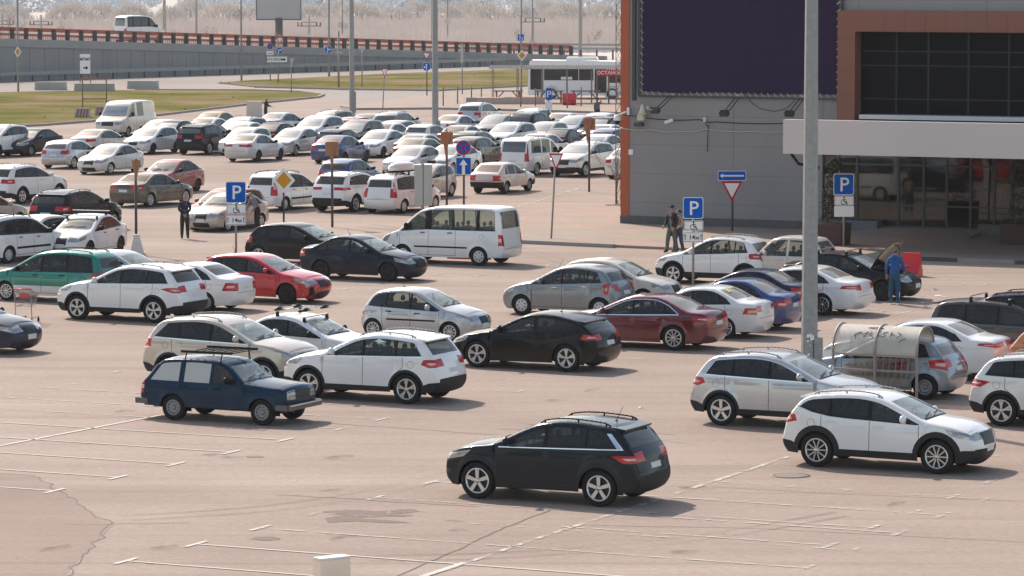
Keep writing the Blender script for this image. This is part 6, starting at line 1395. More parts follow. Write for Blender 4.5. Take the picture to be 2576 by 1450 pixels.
# ------------------------------------------------------------------ flyover
FA = at(0, 205); FB = at(1440, 160); FD = (FB - FA).normalized(); FLn = (FB - FA).length; FR = math.atan2(FD.y, FD.x); FN = Vector((-FD.y, FD.x, 0))
hA = height(FA, 97); hB = height(FB, 139)
fo = empty('flyover', FA, FR); tag(fo, 'long grey concrete flyover ramp wall sloping down to the right', 'flyover')
M_FWALL = mat('flyover concrete', (.27, .265, .265), .9); nt = M_FWALL.node_tree; b_ = nt.nodes['Principled BSDF']; tc = nt.nodes.new('ShaderNodeTexCoord'); sx = nt.nodes.new('ShaderNodeSeparateXYZ'); nt.links.new(tc.outputs['Object'], sx.inputs[0])
s1 = seam(sx.outputs['X'], 1.9, .035, 0); n_ = nt.nodes.new('ShaderNodeTexNoise'); n_.inputs['Scale'].default_value = .5; n_.inputs['Detail'].default_value = 8
mp = nt.nodes.new('ShaderNodeMapping'); mp.inputs['Scale'].default_value = (1.5, 1, .15); nt.links.new(tc.outputs['Object'], mp.inputs[0]); nt.links.new(mp.outputs[0], n_.inputs['Vector'])
c1 = nt.nodes.new('ShaderNodeMix'); c1.data_type = 'RGBA'; c1.inputs['A'].default_value = (.20, .20, .20, 1); c1.inputs['B'].default_value = (.33, .325, .32, 1); nt.links.new(n_.outputs['Fac'], c1.inputs['Factor'])
c2 = nt.nodes.new('ShaderNodeMix'); c2.data_type = 'RGBA'; c2.inputs['B'].default_value = (.13, .13, .13, 1); nt.links.new(s1, c2.inputs['Factor']); nt.links.new(c1.outputs['Result'], c2.inputs['A']); nt.links.new(c2.outputs['Result'], b_.inputs['Base Color'])
X0, X1 = -40, FLn + 6
def fz(x): return hA + (hB - hA) * x / FLn
def ramp(name, y0, y1, za, zb_, m, n=12):
    b = MB(); vs = []; fs = []
    for i in range(n + 1):
        x = X0 + (X1 - X0) * i / n; vs += [(x, y0, za(x)), (x, y1, za(x)), (x, y1, zb_(x)), (x, y0, zb_(x))]
    for i in range(n):
        a = 4 * i; c = a + 4; fs += [(a, c, c + 3, a + 3), (a + 3, c + 3, c + 2, a + 2), (a + 2, c + 2, c + 1, a + 1), (a + 1, c + 1, c, a)]
    fs += [(0, 3, 2, 1), (4*n, 4*n+1, 4*n+2, 4*n+3)]
    b.add(vs, fs); return b.build(name, m, fo)
ramp('retaining_wall', 0, .5, lambda x: -.1, lambda x: fz(x) - .75, M_FWALL); ramp('edge_beam', -.18, .6, lambda x: fz(x) - .745, lambda x: fz(x), mat('edge beam concrete', (.30, .295, .29), .9, noise=.2, nscale=.6)); ramp('deck', .62, 13, lambda x: fz(x) - .6, lambda x: fz(x) - .05, M_ROAD)
gr = empty('bridge_railing', FA, FR); tag(gr, 'long faded orange railing with dark posts on top of the flyover', 'railing')
n = 66; pl = [X0 + 42 + (FLn - 0) * i / 48 - 2 for i in range(-4, 49)]
pmesh = MB().box((0, 0, .5), (.24, .40, 1.0)).mesh('railing_post', mat('dark railing post', (.05, .05, .055), .7))
for x in pl: inst(pmesh, 'railing_post', gr, loc=(x, .2, fz(x)))
for zz, hh, mm in ((.90, .36, M_RAILO), (.40, .22, M_RAILO)):
    b = MB(); b.bar((X0 + 30, .36, fz(X0 + 30) + zz), (FLn, .36, fz(FLn) + zz), .07, hh); b.build('top_rail' if zz > .6 else 'mid_rail', mm, gr)
b = MB()
for i in range(int((FLn + 10) / .28)):
    x = -10 + i * .28; b.bar((x, .38, fz(x) + .02), (x, .38, fz(x) + .42), .05)
b.build('balusters', M_RAILO, gr)
gr2 = empty('guard_rail', FA + FN * -1.6, FR); tag(gr2, 'low grey steel guard rail along the foot of the flyover wall', 'guard rail')
b = MB(); b.bar((-30, 0, .72), (72, 0, .72), .06, .34); b.build('beam', M_GALV, gr2)
pmesh = MB().box((0, .08, .4), (.12, .1, .8)).mesh('post', M_LAMPG)
for i in range(40): inst(pmesh, 'post', gr2, loc=(-12 + i * 2.1, 0, 0))
gr3 = empty('guard_rail', FA + FN * 9, FR); tag(gr3, 'far grey steel guard rail continuing right beyond the flyover end', 'guard rail')
for zz in (.55, 1.0): b = MB(); b.bar((FLn - 8, 0, fz(FLn - 8) + zz), (FLn + 40, -4, .2 + zz), .06, .25); b.build('beam', M_GALV, gr3)
pmesh2 = MB().box((0, .08, .3), (.16, .14, 1.5)).mesh('post', M_LAMPG)
for i in range(18): x = FLn - 8 + i * 2.7; inst(pmesh2, 'post', gr3, loc=(x, -4 * i / 17.5, max(.2, fz(x) + (-.3 if i else 0))))
# white van on the flyover
xv_ = (at(348, 190) - FA).dot(FD)
vr, vc = add_car('van', 'white_van', WHITE, ('O', 348, 190), math.atan2(FD.y, FD.x), 'white minibus driving along the flyover behind the railing', 0, 'steel', cat='van', L=5.6, H=2.72, W=2.0, WB=3.6, group='vehicles on the flyover')
w_ = FA + FD * 0; kx_ = 0
def on_flyover(px, off):
    d = ray(px, 100); best = None
    o_ = FA + FN * off; t_ = ((o_ - Vector((0, 0, 0))).x * FN.x + (o_).y * FN.y) / (d.x * FN.x + d.y * FN.y); return Vector((d.x * t_, d.y * t_, 0))
q = on_flyover(348, 4.0); q.z = fz((q - FA).dot(FD)) - .05; vr.location = q
# concrete blocks on the far road
for i, (x, y, w, lab) in enumerate(((128, 227, 75, 'long low concrete block on the far road, leftmost'), (238, 231, 96, 'low concrete blocks behind the direction board'), (360, 224, 74, 'long low concrete block on the far road right of the board'))):
    q = at(x, y); o = MB().box((0, 0, .35), (w / ppm(q) / .95, .8, .7), taper=.96).build('concrete_block', M_CONC, None, q, -.12); tag(o, lab, 'concrete block', 'concrete blocks on the far road')
q = at(640, 296); o = MB().box((0, 0, .5), (1.05, .5, 1.3), taper=.95).build('concrete_block', M_CONCP, None, q, -.2); tag(o, 'pinkish concrete block at the road edge left of the standing man', 'concrete block')
q = at(835, 1480); t = empty('concrete_barrier', q, .62); tag(t, 'beige concrete barrier with a white top at the bottom edge', 'barrier'); zt_ = height(q, 1400)
m = MB(); m.box((0, 0, zt_ * .5 - .02), (.60, .24, zt_ - .04)); m.build('slab', mat('beige barrier', (.90, .74, .58), .8, noise=.08, nscale=4), t); m = MB(); m.box((0, 0, zt_ - .018), (.61, .25, .035)); m.build('cap', mat('white paint', (.75, .74, .72), .6), t)
# ------------------------------------------------------------------ bus stop and bus
bp = at(1240, 274); sh = empty('bus_shelter', at(1395, 262), -.04); tag(sh, 'long open bus shelter with a corrugated roof and thin posts', 'bus shelter'); k = ppm(sh.location); hz_ = height(sh.location, 170); L2 = 165 / k
m = MB(); n = 70; vs = []; fs = []
for i in range(2 * n + 1):
    x = -L2 + 2 * L2 * i / (2 * n); z = hz_ + (.06 if i % 2 else 0); vs += [(x, -1.4, z - .12), (x, 1.6, z + .1)]
for i in range(2 * n): fs.append((2*i, 2*i+2, 2*i+3, 2*i+1))
m.add(vs, fs); m.build('corrugated_roof', mat('dull corrugated sheet', (.17, .165, .16), .85, spec=.1), sh)
pmesh = MB().bar((0, 0, 0), (0, 0, hz_), .036, n=6).mesh('post', mat('greyish rusty post', (.26, .21, .19), .8))
for i in range(6):
    for y in (-1.2, 1.4): inst(pmesh, 'post', sh, loc=(-L2 + .3 + i * 2 * (L2 - .3) / 5, y, 0))
for i, x in enumerate((-3.6, -.4, 2.4)):
    t = empty('bench', sh.location + Vector((x, .2, 0)), -.04); tag(t, ['leftmost plain bench under the bus shelter roof', 'middle plain bench under the bus shelter roof', 'rightmost plain bench under the bus shelter roof'][i], 'bench', 'bus stop benches'); m = MB(); m.box((0, 0, 1.0), (2.3, .4, .09)); m.build('seat', M_RUST, t)
    for s in (-1, 1): m = MB(); m.bar((s * .9, 0, 0), (s * .9, 0, 1.0), .07, n=6); m.bar((s * .9, 0, .35), (s * .3, 0, 1.0), .05, n=6); m.build('leg', M_RUST, t)
sg = empty('stop_sign_board', at(1530, 262) + Vector((0, -1.6, 0)), -.03); k = ppm(sg.location); zs = height(sg.location, 184); tag(sg, 'red board reading ОСТАНОВКА at the bus shelter beside the building', 'sign board')
m = MB(); m.box((.3, 0, zs), (78 / k, .1, 16 / k)); o = m.build('board', M_REDS, sg); text_mesh('lettering', 'ОСТАНОВКА', 12.5 / k, M_WHITE, o, (-30 / k, -.06, zs), (math.pi/2, 0, 0), 'LEFT', .01)
m = MB(); m.bar((-30 / k, .1, 0), (-30 / k, .1, zs + .3), .06, n=6); m.build('post', M_RUST, sg); m = MB(); m.bar((0, .1, 0), (0, .1, zs + .3), .06, n=6); m.build('post', M_RUST, sg)
# fence posts
for i, (x, y0, y1) in enumerate(((1115, 270, 220), (1151, 265, 216), (1186, 262, 218), (1211, 257, 220), (1310, 273, 220), (1347, 270, 222), (1427, 276, 222), (1462, 271, 219))):
    q = at(x, y0); o = MB().bar((0, 0, 0), (0, 0, height(q, y1)), .05, n=6).build('bollard_post', M_RUST, None, q); tag(o, 'slim brown post on the far pavement, number counted from left by position %s' % ['beside the tall lamp post', 'second from it', 'third from it', 'fourth, with the low block', 'left of the shelter posts', 'just left of the small parking sign', 'behind the red plastic barrier', 'right of the red plastic barrier'][i], 'post', 'posts on the far pavement'); o['label'] = 'slim brown post on the far pavement, ' + ['beside the tall lamp post', 'second right of the tall lamp post', 'third right of the tall lamp post', 'above the low concrete block', 'left of the shelter benches', 'just left of the small parking sign', 'in front of the red plastic barrier', 'right of the red plastic barrier'][i]
o = MB().box((0, 0, .25), (.9, .5, .5)).build('concrete_block', M_CONC, None, at(1187, 262)); tag(o, 'small low concrete block on the pavement behind the silver off road car', 'concrete block')
o = MB().box((0, 0, .3), (5.2, 1.2, .6)).build('flower_bed', mat('pinkish concrete', (.5, .36, .30), .9, noise=.15), None, at(1285, 265)); tag(o, 'long low pinkish flower bed wall right of the silver off road car', 'flower bed')
def plastic_barrier(x, y, w, h, label, rz=0.0, holes=True, base=None):
    q = at(x, y); t = empty('plastic_barrier', q, rz); tag(t, label, 'plastic barrier'); W_, H_ = w, h; m = MB()
    prof = [(-.26, 0), (.26, 0), (.26, H_*.2), (.12, H_*.5), (.10, H_), (-.10, H_), (-.12, H_*.5), (-.26, H_*.2)]
    m.add([(-W_/2, p_[0], p_[1]) for p_ in prof] + [(W_/2, p_[0], p_[1]) for p_ in prof], [tuple(range(7, -1, -1)), tuple(range(8, 16))] + [(i, (i+1) % 8, 8 + (i+1) % 8, 8 + i) for i in range(8)]); m.build('shell', M_REDPL, t)
    if holes:
        for s in (-.25, .25): m = MB(); m.box((s * W_, -.272, .16), (.22, .02, .2)); m.build('fork_hole', M_BLK, t)
    return t
plastic_barrier(1432, 268, 1.05, 1.0, 'red plastic barrier standing at the bus stop', 0)
plastic_barrier(2294, 695, .62, .80, 'bright red plastic barrier behind the man in blue', -.4, False)
# bus
bo = at(1455, 250); bu = empty('bus', bo, -.06); tag(bu, 'white city bus waiting behind the bus shelter', 'bus'); k = ppm(bo); BL_, BHt = 7.9, height(bo, 151)
m = MB(); prof = [(-4.0, .35), (4.3, .35), (4.35, .9), (4.25, 1.35), (4.05, BHt - .35), (3.85, BHt - .1), (-3.7, BHt), (-3.9, BHt - .15), (-4.0, 1.2)]
n = len(prof); m.add([(p_[0], -1.2, p_[1]) for p_ in prof] + [(p_[0], 1.2, p_[1]) for p_ in prof], [tuple(range(n)), tuple(range(2*n-1, n-1, -1))] + [(i, n + i, n + (i+1) % n, (i+1) % n) for i in range(n)])
m.build('body', paint('bus white', (.90, .90, .90), 0, .03), bu)
for x0, x1, z0, z1 in ((-3.8, -2.75, .8, BHt - .6), (-2.7, .05, 1.55, BHt - .6), (.1, 1.25, 1.55, BHt - .6), (1.35, 2.3, .55, BHt - .6), (2.4, 3.85, 1.35, BHt - .75)):
    m = MB(); m.box(((x0+x1)/2, -1.2, (z0+z1)/2), (x1-x0, .03, z1-z0)); m.build('side_window', F_SIDE, bu)
m = MB(); m.add([(4.23, -1.1, 1.4), (4.23, 1.1, 1.4), (4.08, 1.1, BHt - .4), (4.08, -1.1, BHt - .4)], [(0, 1, 2, 3)]); o = m.build('windshield', F_SIDE, bu); o.location.x = .03
m = MB(); m.box((.3, 0, BHt + .10), (2.6, 1.6, .26), taper=.93); m.build('roof_unit', WHITE, bu)
for x in (-2.1, 2.75):
    m = MB(); m.lathe([(.62, 0), (.62, .02), (.46, .02)], 22, (x, -1.225, .5), 'Y'); m.build('wheel_arch', WHITE, bu)
    for sy in (-1, 1):
        a = empty('wheel', (x, sy * 1.10, .47), 0 if sy > 0 else math.pi); a.parent = bu; ty, rm = wheel_meshes(.47, 'steel'); inst(ty, 'tyre', a); inst(rm, 'rim', a)
m = MB(); m.box((-.9, -1.216, 1.72), (.9, .01, .22)); m.build('blank_plate', M_WHITE, bu)
# lattice mast at the building corner
q = at(1555, 522); t = empty('lattice_mast', q, 0); tag(t, 'slender rusty lattice mast rising beside the orange building corner', 'mast'); m = MB(); w = .11
for sx, sy in ((-1, -1), (1, -1), (1, 1), (-1, 1)): m.bar((sx * w, sy * w, 0), (sx * w, sy * w, 12), .03)
for i in range(26):
    z = i * .46; s = 1 if i % 2 else -1; m.bar((-w, -w, z), (w, -w, z), .02); m.bar((-s * w, -w, z), (s * w, -w, z + .46), .018); m.bar((-w, w, z), (w, w, z + .46), .018)
m.build('lattice', M_RUST, t); m = MB(); m.box((0, 0, .05), (1.1, .5, .1)); m.build('foot_plate', M_RUST, t)
# ------------------------------------------------------------------ trolley shelter, trolleys
def trolley(p, rz, label, group=None, red=True):
    t = empty('shopping_trolley', p, rz); tag(t, label, 'shopping trolley', group); m = MB(); w0, w1, l = .26, .20, .78
    top = [(-.40, -w0, 1.0), (.42, -w1, .82), (.42, w1, .82), (-.40, w0, 1.0)]; bot = [(-.36, -w0 * .85, .52), (.34, -w1 * .8, .55), (.34, w1 * .8, .55), (-.36, w0 * .85, .52)]
    V = [Vector(v) for v in top]; B = [Vector(v) for v in bot]
    for i in range(4):
        j = (i + 1) % 4; m.bar(V[i], V[j], .016); m.bar(B[i], B[j], .012)
        for k in range(7): f = k / 6; m.bar(V[i].lerp(V[j], f), B[i].lerp(B[j], f), .007)
        for f in (.33, .66): m.bar(V[i].lerp(B[i], f), V[j].lerp(B[j], f), .006)
    for k in range(5): f = (k + .5) / 5; m.bar(B[0].lerp(B[3], f), B[1].lerp(B[2], f), .006)
    m.build('basket', M_WIRE, t); m = MB()
    for s in (-1, 1): m.sweep([(-.46, s * .26, 1.04), (-.40, s * .25, .55), (-.34, s * .25, .17), (.40, s * .21, .15)], .014, 6); m.bar((-.36, s * .24, .5), (.1, s * .22, .5), .014)
    m.build('frame', M_WIRE, t); m = MB(); m.bar((-.47, -.28, 1.04), (-.47, .28, 1.04), .02, n=8); m.build('handle', M_REDPL, t)
    m = MB(); m.box((-.30, 0, .82), (.03, .30, .16), M=Matrix.Rotation(.1, 3, 'Y')); m.build('child_seat', M_REDPL, t)
    for x, y in ((-.33, -.24), (-.33, .24), (.38, -.2), (.38, .2)): m = MB(); m.lathe([(.062, -.015), (.062, .015), (.02, .02)], 12, (x, y, .062), 'Y'); m.bar((x, y, .08), (x, y, .17), .03, .03); m.build('castor', M_TRIM, t)
    return t
def copy_tree(o, parent=None):
    c = o.copy(); COL.objects.link(c); c.parent = parent
    for ch in list(o.children): copy_tree(ch, c)
    return c
t1 = trolley(at(70, 812), math.radians(78), 'single shopping trolley with a red child seat standing by the teal people carrier')
SP = at(2222, 1003); SHX = D1; shr = empty('trolley_shelter', SP, -A1); kS = ppm(SP); tag(shr, 'trolley shelter with a milky arched roof scrawled with graffiti', 'trolley shelter'); Ls, Ws, He, Hr = 2.16, 1.25, 1.12, 1.80
M_MILK = mat('milky plastic roof', (.60, .555, .48), .35, noise=.25, nscale=2.5, coat=.2)
nt = M_MILK.node_tree; tr_ = nt.nodes.new('ShaderNodeBsdfTransparent'); mx_ = nt.nodes.new('ShaderNodeMixShader'); mx_.inputs[0].default_value = .20; nt.links.new(nt.nodes['Principled BSDF'].outputs[0], mx_.inputs[1]); nt.links.new(tr_.outputs[0], mx_.inputs[2]); nt.links.new(mx_.outputs[0], nt.nodes['Material Output'].inputs['Surface'])
m = MB(); n = 18; vs = []; fs = []; nx = 8
for i in range(nx + 1):
    for j in range(n + 1):
        a = math.pi * j / n; x = -Ls / 2 + Ls * i / nx; vs.append((x, -Ws / 2 * math.cos(a), He + (Hr - He) * math.sin(a) ** .85))
for i in range(nx):
    for j in range(n): a = i * (n + 1) + j; fs.append((a, a + n + 1, a + n + 2, a + 1))
m.add(vs, fs, 0, True); m.build('arched_roof', M_MILK, shr)
m = MB()
for x in (-Ls / 2, 0, Ls / 2): m.sweep([(x, -(Ws / 2 + .012) * math.cos(math.pi * j / n), He + .012 + (Hr - He) * math.sin(math.pi * j / n) ** .85) for j in range(n + 1)], .03, 6)
for s in (-1, 1): m.bar((-Ls/2, s * Ws/2, He), (Ls/2, s * Ws/2, He), .05)
m.build('roof_frame', M_WIRE, shr)
pmesh = MB().bar((0, 0, 0), (0, 0, He), .055).mesh('post', mat('dull steel post', (.30, .28, .26), .5, .4))
for x in (-Ls / 2, 0, Ls / 2):
    for s in (-1, 1): inst(pmesh, 'post', shr, loc=(x, s * Ws / 2, 0))
for z in (.75,):
    for s in (-1, 1): m = MB(); m.bar((-Ls/2, s * Ws/2 - s * .03, z), (Ls/2, s * Ws/2 - s * .03, z), .045); m.build('side_rail', mat('dull steel post'), shr)
# graffiti: black strokes lying on the roof skin
def roofpt(x, j): a = math.pi * j; return Vector((x, -(Ws/2 + .006) * math.cos(a), He + .006 + (Hr - He) * math.sin(a) ** .85))
G = [[(-.60, .20), (-.40, .27), (-.58, .24), (-.52, .16)], [(-.38, .22), (-.25, .28), (-.33, .19)], [(-.20, .30), (-.14, .26), (-.22, .24), (-.10, .20)], [(-.05, .22), (.05, .20), (.02, .27), (-.06, .28)], [(.10, .20), (.22, .22), (.12, .27), (.25, .29)], [(.33, .2), (.36, .29), (.34, .25), (.46, .24)], [(.50, .29), (.62, .25), (.50, .20)], [(.60, .14), (.66, .17), (.74, .2)], [(-.30, .36), (-.08, .38), (.1, .36), (-.08, .34), (-.30, .36)]]
m = MB()
for s in G:
    q = []
    for a, b2 in zip(s[:-1], s[1:]):
        for i in range(4): q.append(roofpt(a[0] + (b2[0]-a[0]) * i / 4, a[1] + (b2[1]-a[1]) * i / 4))
    m.sweep(q + [roofpt(*s[-1])], .006, 4)
m.build('graffiti', M_BLK, shr)
tr0 = None
for i in range(6):
    pos = SP + D1 * (-.55 + i * .16) + D2 * .1; lab = ['front most trolley of the nested row inside the shelter', 'second trolley of the nested row inside the shelter', 'third trolley of the nested row inside the shelter', 'fourth trolley of the nested row inside the shelter', 'fifth trolley of the nested row inside the shelter', 'last trolley of the nested row inside the shelter, handle to the right'][i]
    if tr0 is None: tr0 = trolley(pos, math.pi - A1, lab, 'trolleys nested in the shelter')
    else: c = copy_tree(tr0); c.location = pos; c['label'] = lab
# litter
def litter(x, y, s, label, col=(.7, .7, .68)):
    n = 7; b = MB(); pts = [(s * math.cos(2*math.pi*i/n) * RNG.uniform(.5, 1.2), s * .7 * math.sin(2*math.pi*i/n) * RNG.uniform(.5, 1.2), RNG.uniform(.005, .05)) for i in range(n)]; b.add(pts + [(0, 0, .05)], [(i, (i+1) % n, n) for i in range(n)]); o = b.build('litter', mat('litter %.2f' % col[0], col, .7), None, at(x, y)); tag(o, label, 'litter', 'litter on the tarmac')
litter(2365, 747, .18, 'crumpled white paper scrap left of a flat one, right of the man in blue'); litter(2390, 757, .14, 'flat white scrap right of the crumpled one'); litter(2352, 730, .10, 'small brown scrap above the white papers', (.12, .08, .05)); litter(1613, 1028, .09, 'small white scrap on the open tarmac in the middle'); litter(2320, 764, .1, 'small pale scrap at the feet of the man in blue', (.6, .5, .35))
q = at(2197, 762); t = empty('plastic_bottle', q, 0); tag(t, 'white plastic canister standing by the black saloon front wheel', 'bottle'); m = MB(); m.lathe([(.001, 0), (.075, .0), (.08, .18), (.03, .28), (.025, .31)], 12); m.build('bottle_body', M_WHITE, t); m = MB(); m.lathe([(.03, .30), (.03, .34), (.001, .34)], 10); m.build('cap', M_BACK, t)
# red board lying under the minibus
o = MB().box((0, 0, .06), (1.1, .4, .12)).build('red_board', mat('red board', (.45, .04, .03), .6), None, at(1165, 651), -A1); tag(o, 'red board lying under the white minibus', 'board')
# ------------------------------------------------------------------ extras on single cars
def part_of(r, name): return [c for c in r.children if c.name.split('.')[0] == name]
# old estate: steel bumpers and roof rack
r, c = lada; s = c.s
for x0, nm in ((c.xm + .03, 'front'), (c.xm - s['L'] - .02, 'rear')):
    b = MB(); hw = s['W'] / 2 - .03; b.box((x0, 0, .43), (.12, hw * 2, .13)); 
    for sg in (-1, 1): b.box((x0 - (.14 if nm == 'front' else -.14), sg * hw, .43), (.30, .07, .13))
    o = b.build('bumper', mat('dull bumper', (.12, .11, .11), .5, .2), r); b = MB(); b.box((x0 + (.065 if nm == 'front' else -.065), 0, .475), (.01, hw * 1.9, .03)); b.build('bumper_strip', M_CHROME, o)
b = MB(); z = roof_z(c, -.5)
for sg in (-1, 1): b.bar((.30, sg * .60, z + .14), (-1.05, sg * .60, z + .14), .05, .06)
for i in range(7): x = .2 - i * .19; b.bar((x, -.6, z + .12), (x, .6, z + .12), .025)
for x in (.05, -.9):
    for sg in (-1, 1): b.sweep([(x, sg * .60, z + .12), (x, sg * .66, z + .02), (x, sg * .70, z - .12)], .016, 5)
b.build('roof_rack', M_TRIM, r)
b = MB(); b.box((-.02, .25, .98), (.12, .30, .26)); b.ball((-.02, -.3, 1.0), .1, .2, .22, 8); b.build('red_seat_cover', mat('red cloth', (.42, .04, .03), .8), r)
# white saloon: ski carriers
r, c = ski; z = roof_z(c, -.1)
for sg in (-1, 1):
    for x in (.25, -.55): b = MB(); b.bar((x, sg * .52 - .22, z + .17), (x, sg * .52 + .22, z + .17), .05, .05); b.ball((x, sg * .52, z + .19), .05, .16, .05, 8); b.build('ski_carrier', M_TRIM, r)
    b = MB(); b.bar((.45, sg * .52, z + .18), (-.75, sg * .52, z + .18), .03, .03); b.build('ski_carrier', M_CHROME, r)
# roof box
r, c = box; z = roof_z(c, 0); b = MB(); n = 16
prof = [(1.0, 0), (1.02, .06), (.97, .2), (.8, .3), (.4, .35), (.001, .36)]
b2 = MB(); b2.lathe(prof, 24, (0, 0, 0)); b2.v = [(v[0] * .95 + .0, v[1] * .42, v[2]) for v in b2.v]; o = b2.build('roof_box', WHITE, r); o.location = (-.1, 0, z + .16)
b = MB(); b.lathe([(1.0, -.07), (1.01, .01), (.5, -.08), (.001, -.08)], 24); b.v = [(v[0] * .95, v[1] * .42, v[2]) for v in b.v]; b.build('box_tray', M_TRIM, o)
crossbars(r, c, (.35, -.6), M_TRIM)
# sticker, raised bonnet, damaged bumper
r, c = stick; k0, k1 = c.key['rgt'], c.key['rgb']; b = MB(); q = [c.top3(np.array([(k0 + (k1 - k0) * a, v * .8)]))[0] for a, v in ((.18, .62), (.18, .34), (.40, .33), (.40, .62))]; b.add([Vector(v) + Vector((-.012, 0, .012)) for v in q], [(0, 1, 2, 3)]); b.build('yellow_sticker', mat('yellow sticker', (.75, .55, .02), .5), r)
r, c = openhood; xh = c.xm - c.s['keyp']['cowl'][0]; zh = c.s['keyp']['cowl'][1] + .01
b = MB(); vs = []; nL, nW = 6, 6; Lh = 1.05; th = math.radians(52)
for i in range(nL + 1):
    for j in range(nW + 1):
        u = i / nL; v = j / nW * 2 - 1; w = .72 - .12 * u ** 2; bow = .05 * (1 - v * v) + .05 * math.sin(u * math.pi)
        vs.append((xh - .05 + Lh * u * math.cos(th) - bow * math.sin(th), v * w, zh + Lh * u * math.sin(th) + bow * math.cos(th)))
fs = [(i*(nW+1)+j, i*(nW+1)+j+1, (i+1)*(nW+1)+j+1, (i+1)*(nW+1)+j) for i in range(nL) for j in range(nW)]
n = len(vs); vs += [(v[0] + .03 * math.sin(th), v[1], v[2] - .03 * math.cos(th)) for v in vs]; fs += [tuple(n + k for k in f[::-1]) for f in fs]
b.add(vs, fs, 0, True); b.build('bonnet', BLACK, r); b = MB(); b.bar((xh + .5, .55, zh - .05), (xh + .45, .5, zh + .75), .012, n=6); b.build('bonnet_stay', M_TRIM, r)
b = MB(); b.box((xh + .45, 0, zh + .018), (.75, 1.2, .05), taper=.9); b.build('engine_bay', mat('oily engine', (.03, .028, .026), .6, noise=.5, nscale=20), r)
r, c = redcar; b = MB(); y = -(c.s['W'] / 2 - .20); b.box((c.xm - .16, y - .03, .47), (.22, .06, .34), M=Matrix.Rotation(.5, 3, 'Z')); b.box((c.xm - .12, y + .06, .60), (.12, .3, .10)); b.build('broken_bumper', mat('bare grey plastic', (.5, .49, .47), .7), r); b = MB(); b.box((c.xm - .05, -.35, .42), (.16, .75, .26)); b.build('bumper_gap', M_TRIM, r)
